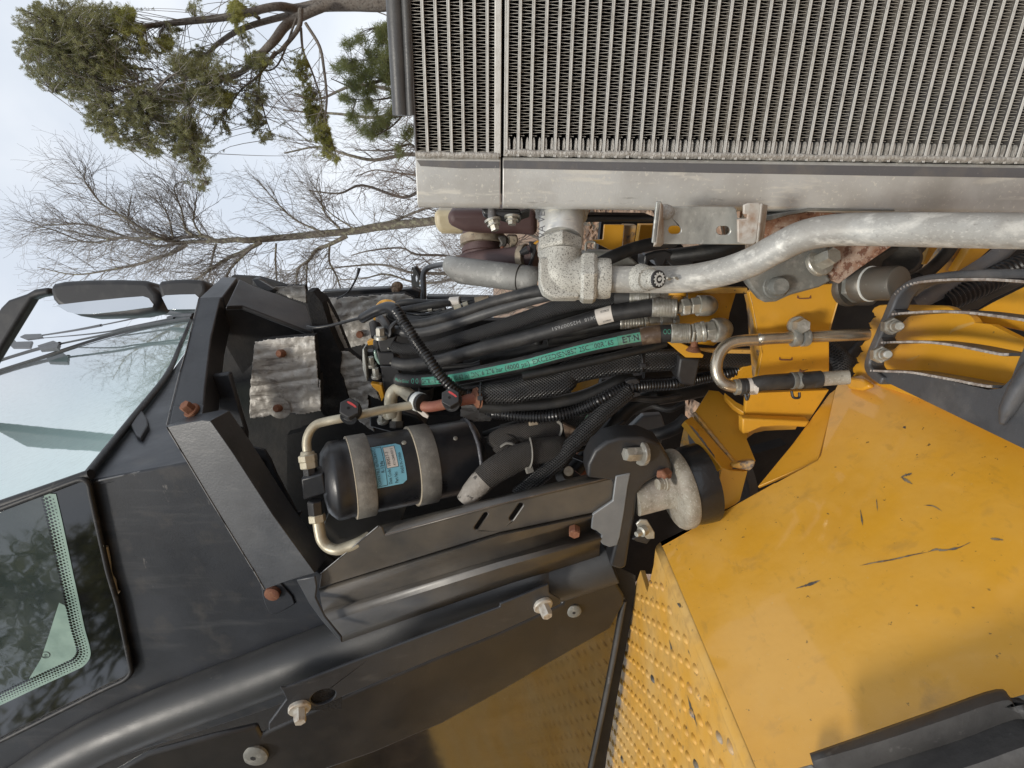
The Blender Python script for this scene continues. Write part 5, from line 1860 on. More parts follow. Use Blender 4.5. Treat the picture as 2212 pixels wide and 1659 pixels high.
for i, p in enumerate(dl):
    t = (dl[min(i + 1, n - 1)] - dl[max(i - 1, 0)]).normalized()
    b = t.cross(SW.n)
    vs += [p + b * .008 + SW.n * .0011, p - b * .017 + SW.n * .0011]
tb2 = MB().add(vs, [(2 * i, 2 * i + 1, 2 * i + 3, 2 * i + 2) for i in range(n - 1)])
tb2.prism([SW.off(.0010).hit(*q[:2]) for q in T('03 475,280 520,300 640,560 655,690 560,775 220,925 240,880 330,730 400,520 440,390')], -SW.n * .0003)
obj('lit_interior_band', tb2, M['teal'], cab, smooth=0)  # opaque teal stands in for the bright interior behind clear glass
dl = resample(dl, .0073)
db = MB()
for i, p in enumerate(dl):
    if i == 0 or i == len(dl) - 1:
        continue
    t = (dl[i + 1] - dl[i - 1]).normalized()
    b = t.cross(SW.n)
    for j, (o_, r_) in enumerate(((.0075, .0034), (.0012, .0029), (-.0050, .0021), (-.0108, .0013))):
        c = p + b * o_ + t * (.00365 if j % 2 else 0) + SW.n * .0014
        db.add([c + (t * math.cos(k * 1.0472) + b * math.sin(k * 1.0472)) * r_ for k in range(6)], [tuple(range(6))])
obj('frit_dots', db, M['glass_black'], cab, smooth=0, kind='stuff')
# maker's marks etched near the corner
mk = MB()
c = SW.off(.0016).hit(*T('03 365,700')[0])
ux, uy = UPV, -ZV
ux = (SW.off(.0016).hit(*T('03 365,660')[0]) - c).normalized()
uy = (SW.off(.0016).hit(*T('03 325,700')[0]) - c).normalized()
rg_ = [c + (ux * math.cos(k * .2094) + uy * math.sin(k * .2094)) * .0092 for k in range(30)]
mk.prism(rg_, SW.n * .0002, [[c + (p - c) * .86 for p in rg_]])
text_flat(mk, 'E4', c - ux * .006 - uy * .0033 + SW.n * .0003, ux, uy, .0066)
obj('etched_mark', mk, M['ink'], cab, smooth=0)
obj('window_seal', MB().tube([SW.off(.002).hit(*q) for q in dense('02 -900,1405 0,1078 560,868 660,838 712,870 745,1020 800,1270 870,1580 03 950,300 1048,770 1055,835 1005,895 800,992 0,1392 -900,1805')], .0052, 8, 3), M['seal'], cab, smooth=60)
obj('seal_end', MB().tube(ed(CS.off(.006), '02 850,1380 870,1480 885,1600 03 915,100 930,180 960,200'), .0042, 8, 5), M['tan_pipe'], cab, smooth=60)
# tubular corner post
pp = ed(CS.off(.020), '03 -500,2110 0,1860 600,1480 1200,1200 2212,815 13 700,630 1300,410 2212,90 23 420,60 880,-95')
obj('corner_post', MB().tube(pp, .0515, 28, 8), M['post_paint'], cab, smooth=70)
plate('inner_liner', 'v -300,1560 500,1380 800,1280 1300,1150 1350,1290 1250,2000 -300,2000', CS.off(-.035), .01, M['black_deep'], cab, bevel=0)
TP = Pl(CS.off(.018).hit(*T('23 800,700')[0]), -AX * math.cos(rad(16)) - ZV * math.sin(rad(16)))
# lower door frame, glass and strips
plate('lower_frame', '03 800,1720 1180,1500 1700,1360 2075,1272 2108,1350 13 150,1312 800,1018 1500,725 23 0,520 500,292 515,235 880,62 945,130 1003,225 1000,290 892,490 400,770 0,1005 13 1550,1255 1000,1490 400,1700 -200,1900', TP.off(.010), .012, M['black'], cab, bevel=.006, seg=3)
plate('lower_glass', '23 1006,235 1004,300 880,900 700,1750 13 -200,2000 400,1660 1000,1450 1550,1215 23 0,965 400,730 885,455', TP, .010, M['glass_tint'], cab, bevel=.003)
obj('glass_edge', MB().tube(ed(TP.off(.002), '23 1000,262 985,330 930,640 860,1000 790,1340 725,1640 680,1850'), .0055, 8, 5), M['fender_rubber'], cab, smooth=60)
plate('gap_shade', '23 850,-60 1090,60 1090,200 860,1500 800,2000 650,2000', CS.off(-.012), .01, M['black_deep'], cab, bevel=0)  # dark plate standing in for the shade in the gap beside the tread
plate('trim_strip', '13 290,967 1000,692 2011,315 23 0,290 200,212 392,130 397,202 487,252 487,292 0,517 13 1500,722 800,1012 150,1308 150,1255 292,1062 265,1000 240,965', TP.off(.045), .006, M['frame_paint_lit'], cab, [oval('13', 588, 1037, 105, 58, -22)], bevel=.003, seg=3)
plate('hole_shade', '13 440,960 740,930 740,1130 440,1150', TP.off(.036), .004, M['foam'], cab, bevel=0)  # dark plate painting the shade seen through the oval hole
for cidx, s, mt, r_ in ((0, '13 398,1128', 'rust_light', .0105), (1, '23 345,300', 'rust_light', .0105)):
    c0 = TP.off(.045).hit(*T(s)[0])
    obj('bolt', MB().bolt(c0, CS.n + ZV * -.35 - UPV * .25, r_, .017, r_ * 1.75, .004), M[mt], cab, smooth=25)
for s, r_ in (('23 592,345', .0150), ('03 2045,1508', .0235)):
    c0 = TP.off(.010).hit(*T(s)[0])
    mb = MB().lathe(c0 - CS.n * .003, CS.n, [(0, r_), (.005, r_), (.0075, r_ * .8), (.0085, r_ * .45)], 28)
    hb = obj('button_screw', mb, M['grey_cast'], cab, smooth=50)
    sk = MB().lathe(c0 + CS.n * .0050, CS.n, [(0, r_ * .22), (.0008, r_ * .22)], 6)
    obj('socket', sk, M['black_deep'], hb, smooth=20)
# bolt tab on the side panel
plate('bolt_tab', '13 85,135 240,118 340,230 362,290 270,345 190,377 150,360 118,290 100,230', CS.off(.004), .004, M['cab'], cab, bevel=.002)
c0 = CS.off(.004).hit(*T('13 188,190')[0])
obj('bolt', MB().lathe(c0, CS.n, [(0, .0150), (.009, .0150), (.011, .012)], 12), M['rust'], cab)
# rear wall pockets behind the guard frame
rw = side('v 600,640', 1.5)
plate('rear_wall', 'v 500,596 560,600 690,640 720,760 760,860 830,880 830,1240 640,1340 560,1240 400,1010 440,800', rw, .02, M['black_deep'], cab, bevel=0)
plate('rear_rib', '02 1690,0 1850,-20 1990,470 1987,560 1960,590 1880,612 1700,320', side('02 1850,300', 1.10), .012, M['cab'], cab, bevel=.005)
c0 = side('02 1850,300', 1.10).hit(*T('02 1915,470')[0])
obj('bolt', MB().bolt(c0, -AX + ZV * .3, .012, .012, .016, .003), M['plastic'], cab, smooth=25)
pf = side('02 2080,715', 1.12)
plate('rear_flange', '02 1885,618 2040,580 2130,600 2180,680 2230,800 2390,1100 12 420,1100 330,1290 0,900', pf, .006, M['cab'], cab, bevel=.003)
c0 = pf.hit(*T('02 2080,718')[0])
obj('bolt', MB().lathe(c0 + pf.n * .002, pf.n + ZV * .1, [(0, .014), (.008, .014), (.010, .012)], 16), M['band'], cab)
plate('lower_wall', '12 600,1180 640,1080 720,1060 1250,1040 1300,960 1210,1180 1180,1400 700,1640 520,1640 515,1440 570,1240', side('12 800,1200', 1.13), .006, M['guard'], cab, bevel=.002)
c0 = side('12 800,1200', 1.125).hit(*T('12 610,1525')[0])
mb = MB().lathe(c0, -AX, [(0, .022), (.004, .022), (.0045, .016)], 22)
obj('plug', mb, M['guard'], cab)

# ---------------------------------------------------------------- black guard frame over the cab rear
gf_ = thing('guard_frame', 'black folded guard frame with one rusty bolt at its knee', 'guard frame', P(480, 950, 1.0))
g1 = pl3('02 1340,405,.985 01 1600,890,1.16 01 1775,885,1.16')
plate('beam', '01 1600,890 1775,885 1700,1200 1650,1609 02 1640,235 1622,358 1340,408 1440,0 01 1540,1130', g1, .06, M['frame_paint_lit'], gf_, bevel=.003, seg=3)
g1b = pl3('01 1600,890,1.16 01 1775,885,1.16 01 1905,722,1.26')
plate('beam_cap', '01 1785,718 1905,722 1792,880 1775,886 1600,891', g1b, .05, M['frame_paint_lit'], gf_, bevel=.003)
plate('lap_tab', '02 1392,250 1640,237 1624,357 1366,402', g1.off(.003), .003, M['frame_paint_lit'], gf_, bevel=.002)
c0 = g1.off(.003).hit(*T('02 1540,285')[0])
obj('bolt', MB().bolt(c0, g1.n + ZV * .35 + UPV * .1, .0105, .012, .0145, .003), M['rust'], gf_, smooth=25)
g2 = Pl(P(*T('02 1900,1100')[0], .985), -AX + ZV * .20 + RV * .08)
plate('strut', '02 1340,416 1624,362 1692,368 1870,622 12 180,1120 522,1590 13 522,42 300,105 115,173 20,0 02 1700,1020', g2, .05, M['frame_paint_lit'], gf_, bevel=.004, seg=3)
plate('foot_tab', '13 370,95 520,68 537,150 527,240 600,388 737,558 737,606 580,432 470,282', g2.off(.006), .004, M['frame_paint_lit'], gf_, bevel=.002)
g3 = pl3('11 20,790,1.24 450,950,1.27 -60,950,1.16')
plate('wedge', '01 1925,735 11 20,788 200,850 450,950 500,1100 506,1168 -60,952 -190,955', g3, .01, M['black'], gf_, bevel=.002)
g4 = pl3('11 -60,952,1.165 506,1168,1.24 45,1240,1.22')
plate('wedge_underside', '11 -190,958 -60,955 506,1171 50,1243 20,1420 -60,1500 -230,1200', g4.off(-.004), .01, M['black_deep'], gf_, bevel=0)  # darker plate painting the pocket shade under the wedge
M['edge_wear'] = mat('worn_paint_edge', (0.20, 0.205, 0.21), 0.4, .3, layers=[((0.03, .03, .035), 45, .5, .6, .9)])
for s, pl in (('02 1340,420 1700,1020 2060,1609 13 18,0 115,172', g2.off(.0006)), ('02 1340,405 1440,0 01 1500,1300 1540,1130 1600,890', g1.off(.0006)), ('02 1350,405 1500,378 1622,358', g1.off(.004))):
    obj('worn_edge', MB().sweep([pl.hit(*q) for q in dense(s)], .0011, 6), M['edge_wear'], gf_, smooth=80)
obj('worn_edge', MB().sweep([lg.off(-.006).hit(*q) for q in dense('02 795,850 1100,783 1485,706')], .0016, 6), M['edge_wear'], cab, smooth=80)
mb = MB().prism(T3('11 10,735,1.3 60,735 200,820 150,838 60,800'), FW * .03)
obj('end_lug', mb, M['black'], gf_, bevel=.002)

# ---------------------------------------------------------------- long folded side guard
Gp = side('12 1000,1300', .985)
sg_ = thing('side_guard', 'long folded black side guard with two slanted slots and a rusty screw', 'guard', Gp.hit(1000, 1180))
plate('upper_face', '12 570,1597 1030,1215 1065,1225 1085,1285 22 0,1035 930,815 905,1010 745,1112 0,1268 13 1300,-65 553,165', Gp, .004, M['guard'], sg_,
      [slot('22', 92, 1155, 168, 1045, 17), slot('12', 1822, 1230, 1896, 1122, 17)], bevel=.002)
Gb = Gp.off(-.034)
fr_ = ed(Gp.off(.001), '12 1085,1285 22 0,1035 930,815')
bk_ = ed(Gb, '12 1035,1212 2212,925 22 945,735')
o_ = sheet('lip', [fr_, [Gp.off(-.016).hit(*q[:2]) for q in T('12 1060,1240 22 0,985 950,765')], bk_], .004, M['guard'], sg_, smooth=20)
rows = [ed(Gp.off(.0005), '13 553,166 22 0,1270 745,1114'), ed(Gp.off(.009), '13 560,200 22 0,1292 742,1135'), ed(Gp.off(-.010), '13 575,290 22 0,1375 738,1180'), ed(Gp.off(-.013), '13 590,345 22 0,1470 745,1245'),
        ed(Gp.off(.004), '13 600,372 22 0,1500 800,1290'), ed(Gp.off(.010), '13 640,430 22 0,1552 815,1320'), ed(Gp.off(-.004), '13 735,545 22 60,1620 800,1395'), ed(Gp.off(-.03), '13 738,600 22 100,1680 800,1455')]
sheet('lower_fold', rows, .004, M['guard'], sg_, smooth=25)
M['grey_paint'] = mat('grey_sheen_paint', (0.13, 0.14, 0.15), 0.4, layers=[((.20, .205, .205), 12, .45, .7, .6), ((.5, .5, .48), 70, .775, .80, .9)], bumps=[(400, .0002)], coat=.2)  # light blue-grey stands in for sky sheen on black paint
plate('end_plate', '22 930,813 1052,788 1030,900 1002,1100 968,1300 945,1372 880,1388 825,1365 803,1335 818,1290 775,1255 733,1238 745,1120 905,1012', Gp.off(.008), .006, M['grey_paint'], sg_, bevel=.002)
obj('worn_edge', MB().sweep([Gp.off(.0008).hit(*q) for q in dense('12 565,1600 800,1405 1030,1215')], .0012, 6), M['edge_wear'], sg_, smooth=80)
obj('worn_edge', MB().sweep([Gp.off(.0008).hit(*q) for q in dense('12 1085,1286 1600,1145 22 0,1036 930,816')], .0006, 6), M['brown_tape'], sg_, smooth=80)
c0 = Gp.off(.001).hit(*T('22 598,1245')[0])
obj('screw', MB().bolt(c0, Gp.n + ZV * .1 - UPV * .2, .0105, .012), M['rust'], sg_, smooth=25)

# ---------------------------------------------------------------- mirrors and wiper
mir = thing('door_mirrors', 'large and small black door mirrors on one arm above the cab rear', 'mirror', P(230, 640, 2.4))
mp_ = facing('01 800,900', 2.4)
hs_ = plate('large_housing', '01 385,800 420,768 500,750 700,738 950,735 1150,742 1205,755 1228,795 1272,850 1282,905 1255,995 1100,1028 900,1036 700,1042 620,1030 530,995 450,945 412,900', mp_, .11, M['plastic'], mir, bevel=.03, seg=5)
plate('mirror_pane', '01 448,945 700,915 1000,885 1150,874 1198,890 1236,940 1228,962 1000,992 750,1018 620,1018 540,1000', mp_.off(.002), .004, M['mirror_glass'], mir, bevel=.001)
h2_ = plate('small_housing', '01 1255,770 1290,748 1400,735 1500,732 1620,742 1662,775 1662,850 1620,900 1590,985 1340,990 1310,930 1280,860', mp_.off(.03), .10, M['plastic'], mir, bevel=.022, seg=4)
plate('mirror_pane', '01 1300,882 1330,866 1450,860 1570,858 1602,885 1578,980 1350,982', mp_.off(.032), .004, M['mirror_glass'], mir, bevel=.001)
plate('arm', '01 -300,1420 0,962 60,902 205,852 270,815 390,798 390,856 300,872 250,892 190,990 0,1300 -250,1720', mp_.off(-.05), .05, M['plastic'], mir, bevel=.014, seg=4)
wip = thing('wiper', 'thin black rear window wiper arms lying along the far edge of the rear window', 'wiper', CR.hit(200, 750))
wp = CR.off(.06)
wb = lambda s, r_, nm, mt='plastic': obj(nm, MB().tube(ed(wp, s), r_, 8, 5), M[mt], wip, smooth=60)
wb('01 330,1190 500,1165 650,1140 815,1108', .012, 'arm')
wb('01 815,1108 1000,1070 1310,1003', .006, 'arm')
wb('01 1310,1005 1440,1006 1570,1002', .016, 'blade')
wb('01 480,1258 850,1182 1100,1120 1540,1048', .0075, 'arm')
wb('01 290,1215 600,1190 860,1160 1000,1130 1400,1050', .0055, 'blade')
wb('01 -300,1500 0,1392 180,1335 300,1300 480,1255', .016, 'arm')
wb('01 1360,1050 1460,1035 1560,1030', .012, 'blade')
for s in ('01 160,1200 200,1180 330,1175 345,1200 220,1220', '01 45,1235 110,1215 130,1240 260,1235 240,1280 100,1285', '01 300,1270 430,1230 475,1250 460,1285 320,1300'):
    obj('joint', MB().prism(ed(wp.off(.012), s), -wp.n * .03), M['plastic'], wip, bevel=.004)

# ---------------------------------------------------------------- foil insulation
ip_ = side('12 300,100', 1.17)


def rough_foil(name, s, pl, label, amp=.006, parent=None, sub=True, mt='foil'):
    """crumpled foil board: traced outline filled with a fine buckled grid, with a board edge behind"""
    pts2 = [q[:2] for q in T(s)]
    xs, ys = [p[0] for p in pts2], [p[1] for p in pts2]
    h = 1.7
    nx, ny = int((max(xs) - min(xs)) / h) + 2, int((max(ys) - min(ys)) / h) + 2
    x0, y0 = min(xs) - h * .5, min(ys) - h * .5

    def ins(x, y):
        c, j = False, len(pts2) - 1
        for i in range(len(pts2)):
            a, b = pts2[i], pts2[j]
            if (a[1] > y) != (b[1] > y) and x < (b[0] - a[0]) * (y - a[1]) / (b[1] - a[1]) + a[0]:
                c = not c
            j = i
        return c
    vs, fs, ix = [], [], {}

    def vid(i, j):
        if (i, j) not in ix:
            x, y = x0 + i * h, y0 + j * h
            jx, jy = noise.noise(Vector((x * .2, y * .2, 1))) * 1.2, noise.noise(Vector((x * .2, y * .2, 9))) * 1.2
            p = pl.hit(x + jx, y + jy)
            q = p * 1.0
            g_ = q.dot(RV)
            f_ = 1.1 * abs(noise.noise(Vector((g_ * 42 + q.z * 9, q.z * 6, 2)))) + .5 * abs(noise.noise(q * 34 + Vector((3, 1, 7)))) + .25 * noise.noise(q * 90)
            ix[(i, j)] = len(vs)
            vs.append(p + pl.n * amp * (f_ - .45))
        return ix[(i, j)]
    for i in range(nx):
        for j in range(ny):
            cx_, cy_ = x0 + (i + .5) * h, y0 + (j + .5) * h
            if ins(cx_, cy_):
                fs.append((vid(i, j), vid(i + 1, j), vid(i + 1, j + 1), vid(i, j + 1)))
    a, b, c_ = (vs[k] for k in fs[0][:3])
    if (b - a).cross(c_ - a).dot(CAM - a) < 0:
        fs = [f[::-1] for f in fs]
    t = thing(name, label, 'insulation', sum(vs, Vector()) / len(vs))
    o = obj('foil_face', MB().add(vs, fs), M[mt], t, smooth=40)
    md = o.modifiers.new('sheet', 'SOLIDIFY')
    md.thickness = .0015
    md.offset = -1
    obj('foam_core', MB().prism([pl.off(-.006).hit(*q) for q in pts2], -pl.n * .022), M['foam'], t, smooth=30)
    return t


f1 = rough_foil('insulation_panel', '11 35,1245 150,1225 300,1212 515,1195 530,1350 552,1609 12 562,0 568,100 566,288 430,318 340,312 190,318 100,340 0,350 -5,170', ip_, 'large crumpled foil panel with two brown pins beside the black guard frame', .0045)
for s in ('11 260,1335', '12 235,265'):
    c0 = ip_.off(.002).hit(*T(s)[0])
    obj('pin', MB().lathe(c0, ip_.n + ZV * .2 + UPV * .3, [(0, .0085), (.010, .0082), (.014, .006)], 14), M['rust'], f1, smooth=30)
    if '12' in s:
        obj('washer', MB().lathe(c0, ip_.n, [(0, .024), (.001, .024)], 20), M['foil'], f1, smooth=30)
rough_foil('insulation_panel', '11 195,802 300,795 438,795 450,860 455,930 330,890 200,835 170,832', side('11 300,850', 1.32), 'small foil piece at the top end of the guard wedge', .005)
f3 = rough_foil('insulation_panel', '11 505,835 540,845 582,872 612,905 650,975 690,1050 740,1180 795,1310 735,1330 690,1250 640,1130 615,1020 575,930', side('11 650,1050', 1.24), 'narrow folded foil strip edged by the dark foam gap', .004)
f4 = rough_foil('insulation_panel', '11 618,888 800,882 1000,868 1240,852 1318,900 1300,930 1180,950 1020,1100 1000,1250 900,1265 790,1290 745,1180 690,1050 650,975', side('11 850,1050', 1.36), 'wide smooth foil panel behind the bent conduit', .006)
rough_foil('insulation_panel', '11 690,1320 790,1315 830,1350 900,1400 930,1480 985,1609 12 1000,90 1045,205 945,160 965,350 1000,460 940,420 880,375 800,220 740,30 11 720,1500', side('11 800,1400', 1.25), 'torn foil piece under the hose clamp block', .006)
rough_foil('insulation_panel', '12 1700,250 1830,250 1950,335 1930,375 1800,372 1690,330', side('12 1800,300', 1.17), 'torn foil tip poking out above the drier end', .003)
c0 = side('11 850,1050', 1.355).hit(*T('11 885,1180')[0])
obj('pin', MB().lathe(c0, -AX, [(0, .009), (.008, .008)], 10), M['rust'], f4)
fmk = thing('foam_edge', 'black foam board edge running between the foil panels', 'insulation', side('11 600,1200', 1.22).hit(700, 760))
mb = MB().prism(ed(side('11 600,1200', 1.22), '11 452,840 505,838 580,930 640,1130 690,1250 735,1340 720,1500 12 745,30 800,215 860,370 800,350 600,330 566,288 568,100 11 552,1609 530,1350 515,1195 500,1100 460,930'), AX * .04)
obj('board_edge', mb, M['foam'], fmk, smooth=0)

# ---------------------------------------------------------------- engine bay backing
bay = thing('engine_bay_backdrop', 'black shade-filling bulkhead deep behind the hoses', 'backdrop', P(1200, 950, 1.7))  # dark sheets added to block the sky and read as deep shade
bw = side('v 1000,950', 1.62)
plate('backdrop', 'v 620,940 820,890 1010,900 1190,868 1200,800 1240,860 1290,862 1300,820 1480,800 1480,1150 1300,1300 1000,1420 620,1420', bw, .03, M['black_deep'], bay, bevel=0)
plate('backdrop', 'v 835,692 1120,692 1130,745 1190,765 1190,905 835,905', side('v 1000,780', 1.6), .03, M['black_deep'], bay, bevel=0)
plate('backdrop', 'v 690,665 800,650 905,650 870,715 1010,700 905,905 740,880', side('v 800,760', 1.5), .03, M['black_deep'], bay, bevel=0)
plate('backdrop', 'v 1300,470 1420,470 1500,560 1420,640 1330,640 1300,700 1290,560', side('v 1360,560', 1.5), .03, M['black_deep'], bay, bevel=0)
plate('backdrop', 'v 1455,560 2260,500 2260,900 1960,800 1830,1000 1700,1060 1560,900 1460,840', side('v 1700,700', 1.35), .03, M['black_deep'], bay, bevel=0)
plate('backdrop', 'v 1240,1080 1420,1080 1560,1000 1700,960 1700,1060 1420,1240 1390,1240 1330,1300 1240,1280', side('v 1400,1150', 1.25), .03, M['black_deep'], bay, bevel=0)
mb = MB().prism(ed(side('22 1200,400', 1.25), '22 900,560 1000,470 1150,330 1300,320 1330,420 1300,560 1200,640'), AX * .02)
obj('grey_cover', mb, M['grey_paint'], None, bevel=.004, label='dark grey flat engine cover piece behind the smooth black mount bracket', cat='cover')
rear_y = thing('far_fender', 'yellow sheet glimpsed through the gap between the hoses', 'panel', P(1250, 820, 1.8))
plate('sheet', 'v 1180,770 1330,740 1360,860 1180,880', side('v 1250,820', 1.9), .01, M['yellow_tread'], rear_y, bevel=0)

# ---------------------------------------------------------------- receiver drier
A0, A1 = T3('12 615,862,1.035 1822,636,1.145')
dax = (A1 - A0).normalized()
DL = (A1 - A0).length
dr = thing('receiver_drier', 'black refrigerant receiver drier can with two grey straps and a blue label', 'tank', A0.lerp(A1, .5))
Rr = .0725
obj('can', MB().lathe(A0, dax, [(-.0075, .010), (-.0065, .040), (-.004, .054), (.001, .0610), (.009, .0705), (.012, .0724), (.016, .0730), (.030, .0728), (.034, .0715), (.04, Rr), (DL * .94, Rr), (DL * .955, .0715), (DL * .985, .066), (DL * 1.005, .054), (DL * 1.015, .03)], 56), M['drier'], dr, smooth=42)
ring = []
u_, w_ = basis(dax)
for k in range(61):
    an = 2 * math.pi * k / 60
    ring.append(A0 + dax * (DL * .945 + .0012 * noise.noise(Vector((k * .4, 2, 0)))) + (u_ * math.cos(an) + w_ * math.sin(an)) * .0715)
obj('weld_ring', MB().sweep(ring, [.0042 * (1 + .25 * noise.noise(Vector((k * .9, 0, 4)))) for k in range(61)], 8, caps=False), M['weld_dark'], dr, smooth=180)
for h0, h1 in ((.150, .268), (.545, .672)):
    a, b = DL * h0, DL * h1
    obj('strap', MB().lathe(A0, dax, [(a, Rr - .002), (a, Rr + .0042), (a + .001, Rr + .0048), (b - .001, Rr + .0048), (b, Rr + .0042), (b, Rr - .002)], 56), M['strap'], dr, smooth=42)
    obj('strap_edge', MB().lathe(A0, dax, [(a - .0012, Rr - .001), (a - .0012, Rr + .0046), (a - .0001, Rr + .0048), (a - .0001, Rr - .001)], 56), M['strap_edge'], dr, smooth=42)
for s_, t_, an in (('', .515, 28), ('', .845, 42)):
    pass


def cyl_pt(h, ang, lift=0.0):
    """point on the can: h along the axis, ang measured round it from the camera side (towards picture top)"""
    c = A0 + dax * h
    nv = CAM - c
    nv = (nv - dax * nv.dot(dax)).normalized()
    up = dax.cross(nv)
    if up.dot(UPV) < 0:
        up = -up
    return c + (nv * math.cos(ang) + up * math.sin(ang)) * (Rr + lift)


def cyl_near(cid, x, y):
    o = OFF[cid]
    vx, vy = o[0] + x * o[2], o[1] + y * o[2]
    best = None
    for i in range(0, 101):
        for j in range(-80, 81, 2):
            h, an = DL * i / 100, rad(j)
            q = cyl_pt(h, an) - CAM
            d = q.dot(FW)
            e = (CX + q.dot(RT) / d * F_PX - vx) ** 2 + (CY - q.dot(UPV) / d * F_PX - vy) ** 2
            if best is None or e < best[0]:
                best = (e, h, an)
    return best[1], best[2]


def patch(mb, quad, lift, n=10, round_=()):
    """four traced corners (h, ang) filled by a curved sheet"""
    vs, fs = [], []
    a, b, c_, d_ = quad
    for i in range(n + 1):
        for j in range(n + 1):
            u, v_ = i / n, j / n
            h = (a[0] * (1 - u) + b[0] * u) * (1 - v_) + (d_[0] * (1 - u) + c_[0] * u) * v_
            an = (a[1] * (1 - u) + b[1] * u) * (1 - v_) + (d_[1] * (1 - u) + c_[1] * u) * v_
            vs.append(cyl_pt(h, an, lift))
    for i in range(n):
        for j in range(n):
            k = i * (n + 1) + j
            fs.append((k, k + n + 1, k + n + 2, k + 1))
    mb.add(vs, fs)


qa, qb, qc, qd = (cyl_near('12', *p) for p in ((935, 595), (1205, 545), (1262, 862), (990, 918)))
h_l, h_r = (qa[0] + qd[0]) / 2, (qb[0] + qc[0]) / 2
a_t, a_b = (qa[1] + qb[1]) / 2, (qc[1] + qd[1]) / 2


def lab_pt(u, v_, lift):                  # u: 0 left .. 1 right of the label, v: 0 bottom .. 1 top of the picture
    return cyl_pt(h_l + (h_r - h_l) * u, a_b + (a_t - a_b) * v_, lift)


def lab_poly(mb, u0, u1, v0, v1, lift, rc=0.0, n=14):
    us = [u0 + (u1 - u0) * i / 6 for i in range(7)]
    vs_ = [v0 + (v1 - v0) * i / n for i in range(n + 1)]
    vs, fs = [], []
    for i, u in enumerate(us):
        for j, v_ in enumerate(vs_):
            uu = u
            if rc:
                e = max(0, (rc - (v_ - v0)) / rc, (rc - (v1 - v_)) / rc)
                lim = u1 - rc * 1.25 * (1 - math.sqrt(max(0, 1 - e * e)))
                uu = min(u, lim)
            vs.append(lab_pt(uu, v_, lift))
    m_ = len(vs_)
    for i in range(6):
        for j in range(n):
            k = i * m_ + j
            fs.append((k, k + m_, k + m_ + 1, k + 1))
    mb.add(vs, fs)


mb = MB()
lab_poly(mb, -.08, 1, 0, 1, .0004, .11)
lb = obj('label', mb, M['label_blue'], dr, smooth=180)
mb = MB()
lab_poly(mb, .47, .80, .42, .93, .0007)
obj('label_panel', mb, M['label_white'], lb, smooth=180)


def lab_text(mb, body, u, v0, v1, hgt, lift=.0010):
    v, f = text_geo(body)
    xs = [p[0] for p in v]
    x0, x1 = min(xs), max(xs)
    mb.add([lab_pt(u - b / .7 * hgt, v0 + (v1 - v0) * (a - x0) / (x1 - x0), lift) for a, b in v], f)


mb = MB()
lab_text(mb, 'FILTER-DRYER-RECEIVER', .095, .06, .93, .085)
lab_text(mb, 'COMPATIBLE REFRIGERANTS', .245, .06, .93, .085)
lab_text(mb, 'R-134a', .385, .34, .60, .095)
lab_text(mb, 'Date Code:', .555, .05, .40, .095)
lab_text(mb, 'Part No:', .735, .05, .31, .095)
lab_text(mb, 'MADE IN CHINA', .935, .25, .74, .085)
lab_text(mb, '180827-3', .585, .46, .80, .095)
lab_text(mb, 'AT162848 REV E', .735, .45, .88, .075)
for u0, u1, v0, v1 in ((.13, .145, .03, .97), (.41, .425, .03, .97), (.13, .42, .03, .04), (.13, .42, .96, .97), (.463, .474, .41, .94), (.797, .808, .41, .94), (.463, .808, .41, .418), (.463, .808, .93, .938)):
    lab_poly(mb, u0, u1, v0, v1, .0009)
obj('label_print', mb, M['ink'], lb, smooth=0)
for s in ('12 1648,512', '12 1240,545'):
    h, an = cyl_near('12', *[float(x) for x in s.split()[1].split(',')])
    p = cyl_pt(h, an, -.001)
    nrm = (p - (A0 + dax * h)).normalized()
    obj('weld_nub', MB().lathe(p, nrm, [(0, .005), (.0022, .0042), (.0026, .002)], 12), M['fitting'], dr)

# inlet block and pipes
rl = thing('refrigerant_pipe', 'tan refrigerant pipe with a black service cap looping over the drier can', 'pipe', P(660, 980, 1.0))
pc = side('12 500,900', .992)
plate('port_block', '12 408,838 585,796 600,860 617,955 428,1008', pc, .036, M['drier'], rl, bevel=.003)
for s, r_, mt in (('12 490,835,1.0 480,745,1.0', .0120, 'drier'), ('12 478,752,1.0 470,690,1.0', .0155, 'tan_pipe'), ('12 470,700,1.0 462,640,1.0', .0165, 'tan_pipe')):
    a, b = T3(s)
    obj('hex_nut', MB().hexnut(a, b, r_), M[mt], rl, smooth=25, bevel=.0008)
a, b = T3('12 464,650,1.0 462,615,1.0')
obj('pipe_collar', MB().cyl(a, b, .0125, .0115, 20, .001), M['tan_pipe'], rl)
top = '12 462,620,1.0 455,560,1.0 462,500,1.0 490,440,1.0 540,395,1.0 620,372,1.0 720,352,1.0 860,325,1.01 1000,295,1.02 1180,262,1.04 1330,238,1.05 1420,222,1.06'
obj('pipe_run', MB().tube(T3(top), .0078, 16, 6), M['tan_pipe'], rl, smooth=60)
for s, r_, mt in (('12 525,1005,1.0 535,1120,1.005', .0140, 'drier'), ('12 536,1120,1.005 545,1185,1.005', .0150, 'tan_pipe')):
    a, b = T3(s)
    obj('hex_nut', MB().hexnut(a, b, r_), M[mt], rl, smooth=25, bevel=.0008)
obj('pipe_run', MB().tube(T3('12 548,1180,1.005 560,1260,1.005 580,1330,1.005 630,1385,1.005 700,1405,1.0 780,1385,1.0 880,1345,1.0 960,1300,1.01'), .0098, 16, 6), M['tan_pipe'], rl, smooth=60)


